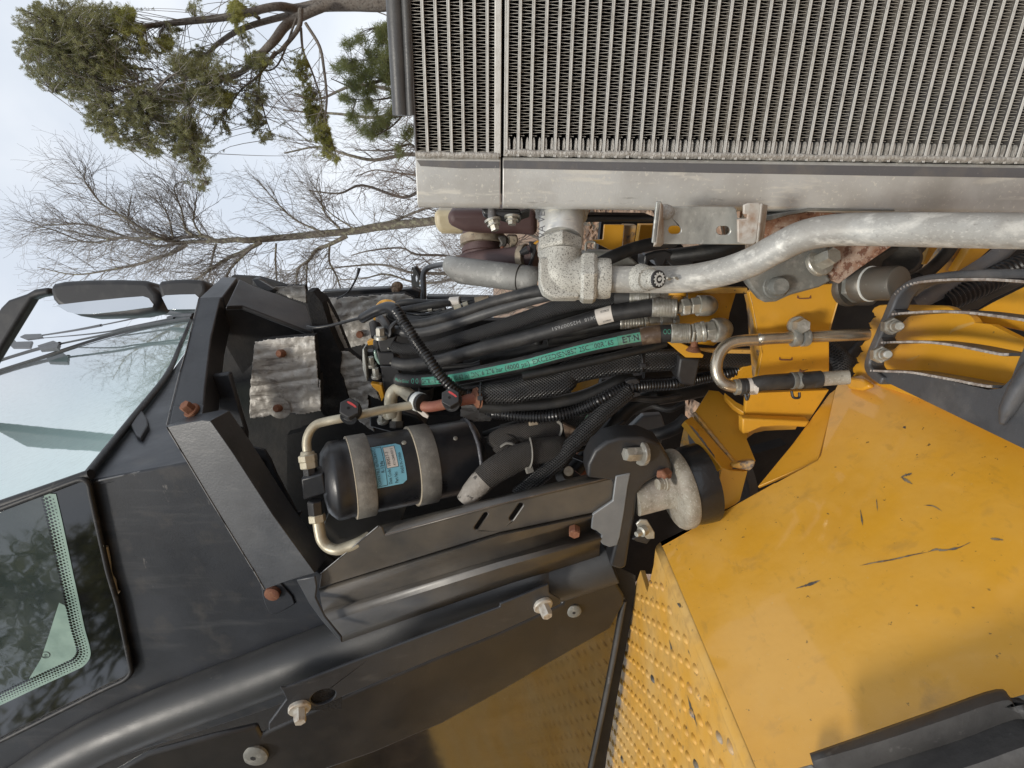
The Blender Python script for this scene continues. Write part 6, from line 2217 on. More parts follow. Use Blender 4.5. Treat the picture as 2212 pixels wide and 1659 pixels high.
def service_cap(parent, s, d, r_, mark, stem):
    p = P(*T(s)[0], d)
    ax = (CAM - p).normalized() + UPV * .28 - ZV * .12 + ZV * .25
    ax.normalize()
    base = P(*T(stem)[0], d + .012)
    g = obj('service_cap', MB().lathe(p - ax * .030, ax, [(0, r_ * .9), (.006, r_ * 1.02), (.009, r_ * 1.02), (.010, r_ * .9), (.014, r_ * .9)], 24), M['plastic'], parent)
    hx = MB().lathe(p - ax * .017, ax, [(0, r_), (.015, r_), (.0172, r_ * .94)], 6)
    obj('hex_top', hx, M['plastic'], g, smooth=25, bevel=.0008)
    u_ = (UPV - ax * UPV.dot(ax)).normalized()
    w_ = ax.cross(u_)
    if w_.dot(RT) < 0:
        w_ = -w_
    c0 = p + ax * .0004
    mk_ = MB().prism([c0 + u_ * (r_ * a) + w_ * (r_ * b) for a, b in ((.62, -.15), (.50, .12), (.22, .50), (.02, .66), (-.02, .52), (.18, .25), (.40, -.12), (.55, -.26))], ax * .0005)
    obj('paint_mark', mk_, M['red'], g, smooth=0)
    obj('vent_hole', MB().lathe(c0 - u_ * (r_ * .05) - w_ * (r_ * .1), ax, [(0, r_ * .13), (.0006, r_ * .13)], 12), M['foam'], g, smooth=0)
    obj('port_stem', MB().cyl(base, p - ax * .028, r_ * .8, r_ * .9, 18), M['drier'], g)


service_cap(rl, '12 800,262', .975, .0185, 0, '12 790,345')
rp2 = thing('red_pipe', 'rusty red refrigerant pipe with second black service cap entering the braided sleeve', 'pipe', P(930, 870, 1.05))
obj('pipe_run', MB().tube(T3('12 1380,240,1.05 1420,255,1.045 1500,248,1.04 1620,222,1.04 1760,195,1.045 1860,178,1.05'), .0100, 18, 6), M['copper'], rp2, smooth=60)
a, b = T3('12 1800,190,1.045 1850,180,1.05')
obj('crimp_ring', MB().lathe(a, b - a, [(0, .0125), (.004, .019), (.006, .017), (.009, .020), (.012, .016)], 20), M['rust'], rp2)
service_cap(rp2, '12 1612,178', 1.0, .0180, 0, '12 1620,235')
tp2 = thing('tan_pipe', 'short bent tan pipe held by a white clamp above the drier', 'pipe', P(850, 860, 1.1))
obj('pipe_run', MB().tube(T3('12 1150,330,1.12 1132,240,1.11 1140,160,1.10 1180,118,1.10 1230,125,1.09 1290,170,1.08 1370,222,1.07'), .0125, 18, 6), M['tan_pipe'], tp2, smooth=60)
a, b = T3('12 1322,205,1.065 1395,228,1.045')
obj('clamp_cushion', MB().lathe(a, b - a, [(0, .0135), (.001, .0168), ((b - a).length, .0172), ((b - a).length + .001, .0135)], 24), M['rubber_dark'], tp2)
obj('clamp_band', MB().lathe(a + (b - a) * .28, b - a, [(0, .0165), (.0005, .0182), ((b - a).length * .45, .0184), ((b - a).length * .46, .0165)], 24), M['white_ink'], tp2)
mb = MB().prism(ed(side('12 1380,290', 1.045), '12 1330,255 1352,240 1395,290 1440,330 1428,352 1390,335 1350,300'), AX * .006)
obj('clamp_tail', mb, M['label_white'], tp2, bevel=.001)
obj('pipe_run', MB().cyl(*T3('12 1180,290,1.12 1180,400,1.12'), .0095, .0095, 14), M['tan_pipe'], tp2)
obj('hex_nut', MB().hexnut(*T3('12 1180,370,1.12 1180,425,1.12'), .0145), M['dark_cast'], tp2, smooth=25)
bb = thing('black_valve_block', 'black valve block with bolt heads between the drier and the bent tan pipe', 'valve', P(830, 900, 1.16))
plate('block', '12 960,420 960,330 1020,320 1100,330 1240,300 1350,330 1420,420 1150,470', side('12 1100,380', 1.15), .05, M['drier'], bb, bevel=.004)
a = P(*T('12 1070,365')[0], 1.145)
obj('bolt', MB().bolt(a, -AX * .6 + UPV, .0088, .010, .012, .003), M['fitting'], bb, smooth=25)
a = P(*T('12 1120,315')[0], 1.15)
obj('plug', MB().cyl(a, a + (UPV * .3 - AX).normalized() * .02, .0095, .0095, 16, .001), M['tan_pipe'], bb)
op = thing('open_pipe_end', 'black open pipe end under the green striped hose', 'pipe', P(930, 845, 1.12))
a, b = T3('12 1415,165,1.13 1420,128,1.10')
obj('pipe_run', MB().lathe(a, (CAM - a) * .5 + UPV * .4, [(0, .0150), (.035, .0150), (.0365, .0140), (.036, .0118), (.012, .0115)], 24), M['drier'], op)

# ---------------------------------------------------------------- big hydraulic hoses
def hose(label, s, r, mt='rubber', name='hydraulic_hose', n=18, group=None, sub=8):
    pts = T3(s)
    h = thing(name, label, 'hose', pts[len(pts) // 2], group)
    tt_ = Tube(pts, r)
    obj('hose_body', MB().sweep(tt_.path, tt_.radii(), n), M[mt], h, smooth=70)
    return h, pts


def ferrule(parent, s, r, segs=(), mt='fitting'):
    """crimped sleeve then a chain of nuts: segs = (fraction, kind, radius)"""
    a, b = T3(s)
    ax = b - a
    L = ax.length
    pr = [(0, r * .93), (.0015, r)]
    k = 7
    for i in range(k):
        x = .004 + (L - .008) * i / k
        pr += [(x, r), (x + (L - .008) / k * .7, r), (x + (L - .008) / k * .85, r * .965)]
    pr += [(L - .002, r), (L, r * .9)]
    obj('ferrule', MB().lathe(a, ax, pr, 22), M[mt], parent, smooth=30)


HG = 'hydraulic hoses between the clamp block and the yellow plate'
h1, _ = hose('matt black hose running highest of the clamped bundle under the elbow', 'a 600,785,1.12 750,770,1.115 900,740,1.11 1300,620,1.09 1700,485,1.07 2212,365,1.04 21 420,850,1.02 700,868,1.0', (.0092, .0115), group=HG)
h2, _ = hose('shiny grey hose held by the bent strap clamp', 'a 370,845,1.125 450,865,1.12 560,885,1.115 700,885,1.115 900,850,1.11 1200,760,1.10 1600,630,1.08 2212,450,1.05 21 500,860,1.02 800,890,1.0 1045,890,.995', (.0098, .0112), 'rubber_grey', group=HG)
ferrule(h2, '21 1035,890,.995 1200,886,.99', .0112)
mb = MB()
a, b, c_, d_ = T3('21 1200,886,.99 1280,884,.99 1330,884,.99 1500,882,.99')
mb.hexnut(a, b, .0118)
mb.cyl(b, d_, .0088, .0088, 18)
obj('hose_end', mb, M['fitting'], h2, smooth=25)
h3, _ = hose('textile braided hose second from the top at the clamp block', 'a 395,1060,1.11 470,1085,1.105 600,1100,1.10 900,1062,1.095 1300,945,1.085 1800,795,1.06 2212,655,1.04 21 460,965,1.015 640,920,1.0 900,890,1.0', (.0115, .0150), 'braid_hose', group=HG)
P4 = 'a 410,1268,1.10 480,1285,1.095 620,1295,1.09 1000,1235,1.08 1500,1090,1.065 2052,952,1.045 21 450,1140,1.025 700,1070,1.005 900,1015,.99 1060,990,.98 1230,965,.97'
h4, p4 = hose('black hose with a white paper tag and a printed number', P4, (.0120, .0148), group=HG)
t4 = Tube(p4, (.0120, .0148))
mb = MB()
ta, tb_2 = t4.near(*T('21 785,1040')[0]), t4.near(*T('21 915,1010')[0])
t4.band(mb, ta, tb_2, -.0175, .0185, .0006, ny=12)
tg = obj('paper_tag', mb, M['label_white'], h4, smooth=180)
mb = MB()
t4.text(mb, 'AT465133', ta + .010, .0095, .0042, tb_2 - .004, lift=.0010, flip=True)
t4.text(mb, 'AT465133', ta + .010, -.0085, .0036, tb_2 - .004, lift=.0010, flip=True)
obj('tag_print', mb, M['ink'], tg, smooth=0)
mb = MB()
ta, tb_2 = t4.near(*T('21 428,1130')[0]), t4.near(*T('21 655,1065')[0])
t4.text(mb, 'H25007651', ta, .0045, .0060, tb_2, lift=.0005, flip=True)
ta, tb_2 = t4.near(*T('21 690,1050')[0]), t4.near(*T('21 775,1030')[0])
t4.text(mb, '04/18', ta, .0045, .0060, tb_2, lift=.0005, flip=True)
obj('hose_print', mb, M['grey_ink'], h4, smooth=0)
ferrule(h4, '21 1222,966,.970 1425,968,.962', .0160)
mb = MB()
q = T3('21 1425,966,.962 1455,966,.962 1470,962,.962 1520,958,.962 1530,955,.962 1600,950,.962')
mb.cyl(q[0], q[1], .0105, .0105, 20)
mb.hexnut(q[1], q[3], .0155)
mb.cyl(q[3], q[4], .0125, .0125, 20)
mb.hexnut(q[4], q[5], .0150)
obj('hose_end', mb, M['fitting'], h4, smooth=25, bevel=.0006)
obj('elbow', MB().tube(T3('21 1590,950,.962 1640,950,.964 1665,950,.975 1672,950,1.0 1672,950,1.05'), [.0175, .0178, .0178, .0175, .017], 20, 5), M['fitting'], h4, smooth=60)
h5, _ = hose('oil stained hose with a corroded end behind the tagged hose', 'a 2212,1010,1.07 21 330,1180,1.06 540,1160,1.05 760,1125,1.04 975,1090,1.03', .0098, 'rubber_dark', group=HG)
ferrule(h5, '21 965,1092,1.03 1155,1085,1.025', .0110)
mb = MB()
q = T3('21 1155,1086,1.025 1190,1084,1.025 1280,1080,1.025 1300,1080,1.025 1385,1076,1.025')
mb.hexnut(q[0], q[1], .0125)
mb.cyl(q[1], q[2], .0100, .0095, 18)
mb.lathe(q[2], q[4] - q[2], [(0, .0095), (.004, .0118), (.02, .0118), (.022, .0100), (.026, .0118), (.034, .0112)], 20)
obj('hose_end', mb, M['fitting'], h5, smooth=25)
P6 = 'a 445,1470,1.085 520,1490,1.08 700,1500,1.075 950,1482,1.07 1300,1430,1.06 1800,1330,1.05 2100,1265,1.04 21 350,1375,1.03 700,1285,1.01 1000,1222,.995 1250,1180,.98 1385,1172,.975'
h6, p6 = hose('black hose with a green printed stripe lowest in the clamped bundle', P6, (.0122, .0152), 'rubber', group=HG)
t6 = Tube(p6, (.0122, .0152))
N6 = lambda s: t6.near(*T(s)[0])
mb = MB()
s0, s1 = N6('a 762,1495'), N6('21 955,1230')
t6.band(mb, s0, s1, -.0082, .0068, .0004, ny=6)
gs_ = obj('green_stripe', mb, M['green'], h6, smooth=180)
mb = MB()
t6.band(mb, s1 + .0005, N6('21 1130,1205'), -.0086, .0076, .0004, ny=6)
obj('green_stripe', mb, M['green_dull'], h6, smooth=180)
mb = MB()
sz = .0086
for body, a_, b_ in (('GH781-10', 'a 775,1495', 'a 955,1488'), ('15.9mm', 'a 975,1483', 'a 1150,1462'), ('(0.62 in)', 'a 1175,1455', 'a 1375,1425'), ('DN16', 'a 1395,1420', 'a 1545,1392'), ('276 bar', 'a 1585,1382', 'a 1800,1338'),
                     ('(4000 psi)', 'a 1825,1330', 'a 2130,1265'), ('EXCEEDS', '21 275,1390', '21 475,1335'), ('EN857', '21 490,1330', '21 625,1300'), ('2SC/100R16S', '21 640,1295', '21 915,1235')):
    t6.text(mb, body, N6(a_), -.0052, sz, N6(b_), lift=.0008)
obj('stripe_print', mb, M['ink'], gs_, smooth=0)
mb = MB()
t6.text(mb, 'E:T\u00b7N', N6('21 985,1225'), -.0058, .0108, N6('21 1120,1195'), lift=.0009)
for dx in (.0004, .0008):
    t6.text(mb, 'E:T\u00b7N', N6('21 985,1225') + dx, -.0048, .0088, N6('21 1120,1195') + dx, lift=.0009 + dx * .1)
obj('stripe_print', mb, M['ink'], gs_, smooth=0)
mb = MB()
t6.text(mb, 'Made Global', N6('a 470,1475'), -.0040, .0055, N6('a 612,1498'), lift=.0005)
for cx_ in (665, 702):
    c_s = N6('a %d,1497' % cx_)
    n = 24
    vs = []
    for rr_ in (1.0, .72):
        for k in range(n):
            an = 2 * math.pi * k / n
            vs.append(t6.at(c_s + math.cos(an) * .0026 * (rr_ if rr_ == 1 else .6), .0002 + math.sin(an) * .0048 * rr_, .0006))
    mb.add(vs, [(k, (k + 1) % n, n + (k + 1) % n, n + k) for k in range(n)])
obj('hose_print', mb, M['green'], h6, smooth=0)
mb = MB()
t6.band(mb, N6('21 1130,1205'), N6('21 1296,1180'), -.040, .040, .0009, ny=20)
obj('tape', mb, M['brown_tape'], h6, smooth=180)
mb = MB()
t6.text(mb, 'OO', N6('21 1305,1178'), -.0015, .0088, N6('21 1365,1172'), lift=.0006)
obj('hose_print', mb, M['green_dull'], h6, smooth=0)
ferrule(h6, '21 1372,1173,.975 1530,1172,.970', .0168)
mb = MB()
q = T3('21 1528,1172,.970 1555,1172,.970 1570,1168,.970 1625,1160,.968 1640,1160,.968 1720,1150,.968')
mb.hexnut(q[0], q[1], .0178)
mb.cyl(q[1], q[2], .0150, .0150, 20)
mb.lathe(q[2], q[3] - q[2], [(0, .0165), (.006, .0172), (.010, .0165), (.011, .0178), (.016, .0178)], 24)
mb.hexnut(q[4], q[5], .0178)
obj('hose_end', mb, M['fitting'], h6, smooth=25, bevel=.0006)
obj('elbow', MB().tube(T3('21 1715,1150,.968 1745,1148,.970 1768,1145,.985 1778,1142,1.01 1778,1142,1.06'), [.0200, .0210, .0212, .0205, .02], 22, 5), M['fitting'], h6, smooth=60)

# smaller hoses above the bundle
UH = 'thin hoses lying over the clamp block towards the exhaust shield'
u1_, _ = hose('thin dark hose with a white wrapped sleeve behind the yellow ring', 'a 430,520,1.18 560,498,1.175 760,500,1.17 950,500,1.165 1130,490,1.16 1360,475,1.15 1650,470,1.14', .0060, 'rubber', 'thin_hose', 12, UH)
a, b = T3('a 1105,492,1.158 1235,482,1.152')
obj('white_sleeve', MB().cyl(a, b, .0088, .0088, 18, .001), M['label_white'], u1_)
hose('thin hose curving under the white sleeve', 'a 450,610,1.165 560,590,1.16 720,560,1.155 900,530,1.15 1110,512,1.155', .0072, 'rubber', 'thin_hose', 12, UH)
u3, _ = hose('thin hose with a tan crimp rising to the rail', 'a 860,700,1.15 950,660,1.148 1100,615,1.145 1250,565,1.14 1400,520,1.14 1500,500,1.14', .0058, 'rubber', 'thin_hose', 12, UH)
for s in ('a 1165,592,1.142 1260,560,1.14', 'a 1275,555,1.139 1340,532,1.139'):
    a, b = T3(s)
    obj('crimp', MB().cyl(a, b, .0078, .0078, 16, .001), M['tan_pipe'], u3)
a, b = T3('a 1420,490,1.14 1600,470,1.14')
obj('olive_sleeve', MB().cyl(a, b, .0085, .0095, 16, .001), M['band'], u3)
u4, _ = hose('thin hose with a bright tip against the foil', 'a 540,665,1.17 700,625,1.165 830,600,1.16 950,595,1.155 1050,585,1.15', .0048, 'rubber_dark', 'thin_hose', 12, UH)
obj('bright_tip', MB().cyl(*T3('a 830,597,1.156 885,592,1.154'), .0046, .0040, 12, .0005), M['fitting'], u4)
hose('thin dark hose just above the shiny grey hose', 'a 530,690,1.15 640,710,1.145 760,715,1.14 850,705,1.14 960,680,1.14', .0062, 'rubber_dark', 'thin_hose', 12, UH)
hose('thin dark hose looping behind the conduit bend', 'a 330,640,1.15 380,690,1.15 480,700,1.15 600,730,1.14 720,750,1.135', .0068, 'rubber_dark', 'thin_hose', 12, UH)

# hose clamp block
cbk = thing('hose_clamp_block', 'stacked black hose clamp block with a zinc bolt on top', 'clamp', P(840, 760, 1.12))
cpl = side('a 300,1100', 1.115)
for s in ('a 185,985 440,925 400,1000 375,1080 395,1130 225,1135 200,1060', 'a 170,1100 225,1140 395,1135 410,1200 405,1270 440,1305 215,1300 195,1220', 'a 215,1305 440,1310 480,1400 435,1460 450,1540 470,1612 265,1620 245,1480'):
    plate('clamp_half', s, cpl, .055, M['plastic'], cbk, bevel=.003)
plate('side_plate', 'a 130,985 190,985 205,1060 225,1140 200,1290 175,1290 150,1180 130,1080', cpl.off(-.012), .03, M['plastic'], cbk, bevel=.004)
plate('oxide_edge', 'a 135,1120 165,1110 190,1200 235,1270 232,1305 195,1285 150,1215', cpl.off(-.005), .01, M['teal'], cbk, bevel=.003)
c0 = P(*T('a 232,945')[0], 1.10)
obj('bolt', MB().bolt(c0, UPV - AX * .35, .0090, .013, .0135, .0035), M['fitting'], cbk, smooth=25)
pth = spline(T3('a 300,930,1.105 345,900,1.10 350,840,1.10 385,790,1.10 430,755,1.105 480,740,1.115'), 5)
obj('strap_clamp', MB().sweep(pth, .0072, 10, flat=.55), M['plastic'], cbk, smooth=60)
obj('stub_hose', MB().tube(T3('a 200,700,1.13 250,720,1.125 300,790,1.115 340,850,1.11 380,850,1.115'), .0085, 14, 5), M['rubber_grey'], cbk, smooth=60)
obj('stub_hose', MB().tube(T3('a 150,760,1.15 165,850,1.145 180,940,1.14'), .011, 14, 5), M['rubber'], cbk, smooth=60)
for s in ('a 325,1085', 'a 355,1270'):
    c0 = cpl.off(.001).hit(*T(s)[0])
    obj('rivet', MB().lathe(c0, cpl.n, [(0, .0022), (.0015, .0018)], 8), M['fitting'], cbk)
yr = thing('yellow_ring', 'yellow lifting ring half hidden behind the conduit bend', 'ring', P(835, 665, 1.2))
obj('ring_body', MB().tube(T3('a 175,720,1.18 185,600,1.19 230,525,1.2 300,500,1.2 370,515,1.2 420,555,1.19 440,600,1.19'), .0062, 12, 6), M['yellow'], yr, smooth=60)
plate('tab', 'a 55,1000 150,970 160,1040 70,1050', side('a 100,1000', 1.2), .02, M['yellow'], yr)
lbk = thing('lower_bracket', 'small black bracket with zinc bolts on a yellow foot under the clamp block', 'bracket', P(800, 820, 1.14))
plate('upright', 'a 0,1095 20,1090 45,1300 60,1500 40,1500 0,1330', side('a 20,1300', 1.12), .03, M['zinc'], lbk)
plate('base', 'a 45,1130 130,1130 200,1300 250,1520 250,1612 215,1540 60,1500', side('a 100,1400', 1.15), .02, M['black'], lbk)
plate('foot', 'a 100,1530 240,1550 275,1700 240,1760 200,1640 120,1570', side('a 200,1600', 1.13), .015, M['yellow'], lbk)
for s in ('a 115,1295', 'a 175,1435'):
    c0 = P(*T(s)[0], 1.135)
    obj('bolt', MB().bolt(c0, UPV - AX * .5, .0070, .012, .0105, .003), M['fitting'], lbk, smooth=25)

# corrugated conduit with its wire
cc = thing('wire_conduit', 'black corrugated conduit bending over the hoses with a thin wire at its open end', 'conduit', P(870, 740, 1.05))
cpts = T3('a 330,570,1.06 400,590,1.05 460,660,1.04 520,760,1.035 600,880,1.03 720,1060,1.03 850,1240,1.025 960,1400,1.025 1090,1540,1.03 1200,1620,1.04 12 1760,170,1.06 1860,230,1.075')
path = resample(spline(cpts, 10), .00148)
obj('conduit_wall', MB().sweep(path, [(.0108 if (i % 4) in (1, 2) else .0090) if i > 16 else .0100 for i in range(len(path))], 18), M['conduit'], cc, smooth=50)
obj('heat_shrink', MB().tube(T3('a 0,710,1.10 25,690,1.095 150,625,1.08 250,585,1.07 330,568,1.06 400,590,1.05 430,625,1.046'), [.0094, .0098, .0100, .0104, .0112, .0114, .0112], 18, 6), M['conduit'], cc, smooth=60)
obj('wire', MB().tube(T3('11 460,1120,1.17 520,1127,1.16 620,1115,1.15 750,1085,1.13 900,1045,1.10'), .0030, 8, 6), M['conduit'], cc, smooth=60)
aw = MB().tube(T3('11 700,895,1.3 780,850,1.28 830,780,1.27 865,700,1.26 878,650,1.26'), [.0020, .002, .002, .003, .0042], 8, 6)
obj('loose_wire', aw, M['conduit'], None, smooth=60, label='thin loose black wire standing up against the sky above the foil', cat='wire')

# braided sleeves, corrugated runs and the hoses below
bs = thing('braided_sleeve', 'thick shiny black braided sleeve sweeping from the red pipe to the stop block', 'sleeve', P(1150, 850, 1.05))
q = T3('12 1840,150,1.05 1900,150,1.05 2100,140,1.05 22 200,110,1.05 500,55,1.05 21 560,1490,1.05 850,1430,1.05 1120,1400,1.05 1400,1385,1.06 1650,1380,1.08 2000,1370,1.1')
obj('sleeve_body', MB().tube(q, [.017, .019, .0225, .0235, .0235, .0230, .0215, .0205, .0205, .020, .019], 24, 8), M['braid'], bs, smooth=70)
hose('smooth black hose along the top of the thick braided sleeve', '21 180,1520,1.03 400,1475,1.03 700,1410,1.03 950,1350,1.03 1200,1290,1.035 1330,1250,1.04', .0078, 'rubber_dark', 'black_hose')
for s, L_, r_ in (('21 1125,1430', 0, .0225), ('12 1855,140', 0, .0225)):
    t_ = Tube(q, .021)
    k = t_.near(*T(s)[0])
    p, tg_, nv, up = t_.frame(k)
    rg_ = [p + (nv * math.cos(a_ * .2) + up * math.sin(a_ * .2)) * r_ for a_ in range(-10, 11)]
    obj('cable_tie', MB().sweep(rg_, .0016, 6), M['plastic'], bs, smooth=60)
    obj('tie_head', MB().box(p + nv * r_ - up * .008, tg_ * .005, nv * .003, up * .004), M['plastic'], bs, bevel=.0008)
hose('big loose black hose sagging below the thick sleeve', '12 1850,240,1.08 2050,260,1.08 22 150,250,1.08 400,240,1.08 640,190,1.08 800,130,1.08 950,60,1.08 1040,20,1.09', .0150, 'rubber_dark', 'black_hose')
cl2 = thing('wire_conduit', 'long black corrugated conduit curving along the bottom of the hose bundle to the yellow post', 'conduit', P(1250, 880, 1.08))
pth = resample(spline(T3('12 1850,240,1.10 1950,300,1.09 22 0,312,1.08 200,335,1.07 420,330,1.06 620,285,1.06 800,205,1.05 950,130,1.05 1060,100,1.05 1200,85,1.06 1400,70,1.07 1600,30,1.09 21 1850,1490,1.10 2000,1430,1.11 2120,1330,1.12'), 10), .00148)
obj('conduit_wall', MB().sweep(pth, [.0112 if (i % 4) in (1, 2) else .0093 for i in range(len(pth))], 16), M['conduit'], cl2, smooth=50)
a, b = T3('22 1045,105,1.05 1085,100,1.05')
obj('cable_tie', MB().lathe(a, b - a, [(0, .0118), (.0005, .0128), (.004, .0128), (.0045, .0118)], 18), M['plastic'], cl2)
mb = MB().prism(ed(side('22 1050,60', 1.04), '22 1010,60 1040,40 1100,30 1130,60 1100,75 1060,90'), AX * .012)
mb.prism(ed(side('22 1090,160', 1.04), '22 1055,150 1090,140 1130,148 1130,165 1085,180 1058,180'), AX * .012)
obj('tie_head', mb, M['plastic'], cl2, bevel=.001)
od = thing('old_sleeve', 'dusty brown frayed braided sleeve tied by a grey zip tie above the side guard', 'sleeve', P(1120, 1000, 1.05))
q = T3('d 60,1240,1.03 160,1120,1.03 350,930,1.03 560,800,1.035 800,690,1.04 1000,640,1.05 1180,610,1.06 1260,560,1.08')
obj('sleeve_body', MB().tube(q, [.017, .021, .024, .0255, .0235, .0235, .023, .018], 24, 8), M['braid_old'], od, smooth=70)
obj('taped_end', MB().tube(T3('d 20,1290,1.028 110,1175,1.028 200,1075,1.028 265,1010,1.029'), [.016, .0195, .0215, .0228], 20, 6), M['taped'], od, smooth=60)
t_ = Tube(q, .0235)
for s in ('d 850,730',):
    k = t_.near(*T(s)[0])
    p, tg_, nv, up = t_.frame(k)
    rg_ = [p + (nv * math.cos(a_ * .2) + up * math.sin(a_ * .2)) * .0255 + tg_ * (.0013 * a_) for a_ in range(-7, 9)]
    obj('zip_tie', MB().sweep(rg_, .0034, 8, flat=.45), M['strap'], od, smooth=60)
    obj('tie_head', MB().box(rg_[0] + nv * .002 - up * .003, tg_ * .0065, nv * .005, up * .006), M['strap'], od, bevel=.001)
od2 = thing('old_sleeve', 'dark branching hose sleeve bound by two ties behind the frayed sleeve', 'sleeve', P(1150, 950, 1.1))
obj('sleeve_body', MB().tube(T3('d 370,590,1.10 420,530,1.10 560,470,1.095 800,420,1.09 1100,370,1.09 1350,340,1.10 1560,330,1.11'), [.012, .020, .0215, .0215, .021, .022, .02], 20, 6), M['braid_old'], od2, smooth=70)
obj('sleeve_body', MB().tube(T3('d 620,500,1.085 570,590,1.08 500,700,1.08'), [.02, .021, .0215], 18, 6), M['braid_old'], od2, smooth=70)
for s in ('d 480,590,1.06 560,545,1.055 640,560,1.055 700,610,1.06', 'd 1200,270,1.075 1245,310,1.066 1250,390,1.066 1220,470,1.072'):
    obj('zip_tie', MB().sweep(spline(T3(s), 6), .0034, 8, flat=.6), M['strap'], od2, smooth=60)
mb = MB().prism(ed(side('d 1380,480', 1.07), 'd 1270,300 1330,330 1440,370 1465,480 1380,580 1330,560 1300,470'), AX * .01)
obj('tape_flag', mb, M['brown_tape'], od2, bevel=.001)
obj('green_tape', MB().tube(T3('d 1530,270,1.085 1590,310,1.085 1620,350,1.09'), [.016, .0165, .015], 14, 5), M['green_dull'], od2, smooth=60)
obj('cable_stub', MB().cyl(*T3('d 835,295,1.08 960,275,1.08'), .0085, .0085, 14, .002), M['band'], od2)
BH = 'black hoses crossing in the dark behind the side guard'
hose('dull braided hose slanting from the conduit tie down to the side guard', '22 1040,120,1.05 950,200,1.05 800,330,1.05 620,520,1.05 450,700,1.05 280,850,1.06 150,960,1.08', .0155, 'braid', 'black_hose', group=BH)
hose('black hose crossing behind the dull braided hose', '22 1250,160,1.14 1050,260,1.14 900,420,1.13 740,600,1.13 600,760,1.13', .016, 'rubber_dark', 'black_hose', group=BH)
hose('faint grey hose curving behind the smooth mount bracket', '22 1500,350,1.10 1420,420,1.10 1300,470,1.11 1150,500,1.13', .013, 'rubber', 'black_hose', group=BH)
hose('wide black hose in the shadow above the mount bracket', '22 1000,230,1.16 1200,190,1.16 1400,160,1.17 1650,110,1.18', .016, 'rubber_dark', 'black_hose', group=BH)
hose('black hose running level under the thick sleeve to the frame', '21 1150,1470,1.12 1400,1450,1.12 1700,1420,1.13 2050,1360,1.14', .017, 'rubber_dark', 'black_hose', group=BH)
hose('black hose lying between the green striped hose and the sleeve', 'a 1100,1640,1.08 1500,1560,1.08 2000,1450,1.08 21 400,1440,1.09 700,1340,1.1 900,1290,1.12', .0105, 'rubber_dark', 'black_hose', group=BH)
hose('black hose crossing the gap under the stained hose', '21 380,1230,1.09 600,1200,1.09 850,1170,1.09 1150,1150,1.1', .013, 'rubber_dark', 'black_hose', group=BH)
hose('dark hose slanting down behind the green stripe end', '21 700,1280,1.12 850,1310,1.12 1000,1360,1.13 1100,1420,1.14', .013, 'rubber', 'black_hose', group=BH)
hose('black hose tucked under the textile braided hose', 'a 1500,1010,1.17 2000,850,1.16 21 350,1090,1.15 600,1010,1.14 850,960,1.14 1050,940,1.14', .0115, 'rubber_dark', 'black_hose', group=BH)
hose('black hose just below the tagged hose', 'a 1300,1290,1.16 1700,1180,1.15 21 150,1330,1.14 400,1270,1.13 640,1230,1.12 800,1190,1.12', .0150, 'rubber_dark', 'black_hose', group=BH)
gb = thing('grey_clamp_rack', 'grey clamp rack with hooked rod seen through the hose gap', 'clamp rack', P(1330, 760, 1.25))
plate('rack_plate', '21 980,1140 1160,1130 1200,1220 1150,1330 980,1330', side('21 1050,1230', 1.2), .02, M['grey_cast'], gb)
obj('rod', MB().tube(T3('21 545,1500,1.25 560,1420,1.25 600,1380,1.25 680,1370,1.25 760,1385,1.25 800,1440,1.25'), .0085, 12, 6), M['step'], gb, smooth=60)
for x in (800, 860):
    obj('rod', MB().cyl(*T3('21 %d,1150,1.27 %d,1420,1.27' % (x, x - 10)), .008, .008, 12), M['step'], gb)
for x in (1280, 1330, 1370):
    obj('fin', MB().box(P(*T('21 %d,1300' % x)[0], 1.16), RT * .005, UPV * .022, FW * .02), M['rubber_dark'], gb, bevel=.002)
wh = thing('wire_harness', 'loose thin black wires and small hoses tangled in the dark below the hose bundle', 'wires', P(1250, 900, 1.15))
for i, (s_, r_, mt_) in enumerate((
        ('22 0,420,1.12 200,380,1.12 450,400,1.11 700,330,1.12 900,300,1.13 1150,260,1.14', .0052, 'rubber'), ('22 -50,520,1.13 150,480,1.12 330,430,1.12 480,360,1.12 640,330,1.13', .0046, 'conduit'),
        ('22 700,420,1.10 780,330,1.09 900,250,1.09 1040,190,1.09 1250,200,1.10 1450,170,1.12', .0060, 'rubber'), ('22 500,640,1.12 620,600,1.11 760,560,1.11 860,470,1.11 1000,380,1.12', .0055, 'conduit'),
        ('12 1880,480,1.15 2000,440,1.14 22 100,420,1.13 260,460,1.13 380,560,1.12', .0070, 'rubber_dark'), ('21 300,1500,1.1 450,1480,1.09 640,1420,1.08 860,1330,1.08 1060,1290,1.09', .0042, 'conduit'),
        ('21 1150,1340,1.07 1250,1380,1.06 1350,1420,1.06 1430,1480,1.07', .0045, 'conduit'), ('22 1080,300,1.14 1220,250,1.14 1360,280,1.13 1480,230,1.13', .0060, 'rubber'),
        ('22 300,700,1.1 420,640,1.09 560,640,1.09 690,690,1.09', .0050, 'conduit'),
        ('a 560,640,1.16 740,660,1.15 900,640,1.15 1000,600,1.15', .0034, 'conduit'), ('a 600,1340,1.12 800,1360,1.11 1000,1330,1.1 1350,1310,1.09 1500,1270,1.08', .0060, 'rubber'))):
    obj('wire', MB().tube(T3(s_), r_, 10, 7), M[mt_], wh, smooth=70)
bt_ = thing('brass_tip', 'small brass fitting end peeping over the side guard edge', 'fitting', P(1230, 1023, 1.1))
c0 = P(*T('d 1360,930')[0], 1.06)
obj('tip', MB().lathe(c0 + FW * .03, CAM - c0, [(0, .0095), (.03, .0095), (.031, .0085), (.0315, .003)], 16), M['band'], bt_)
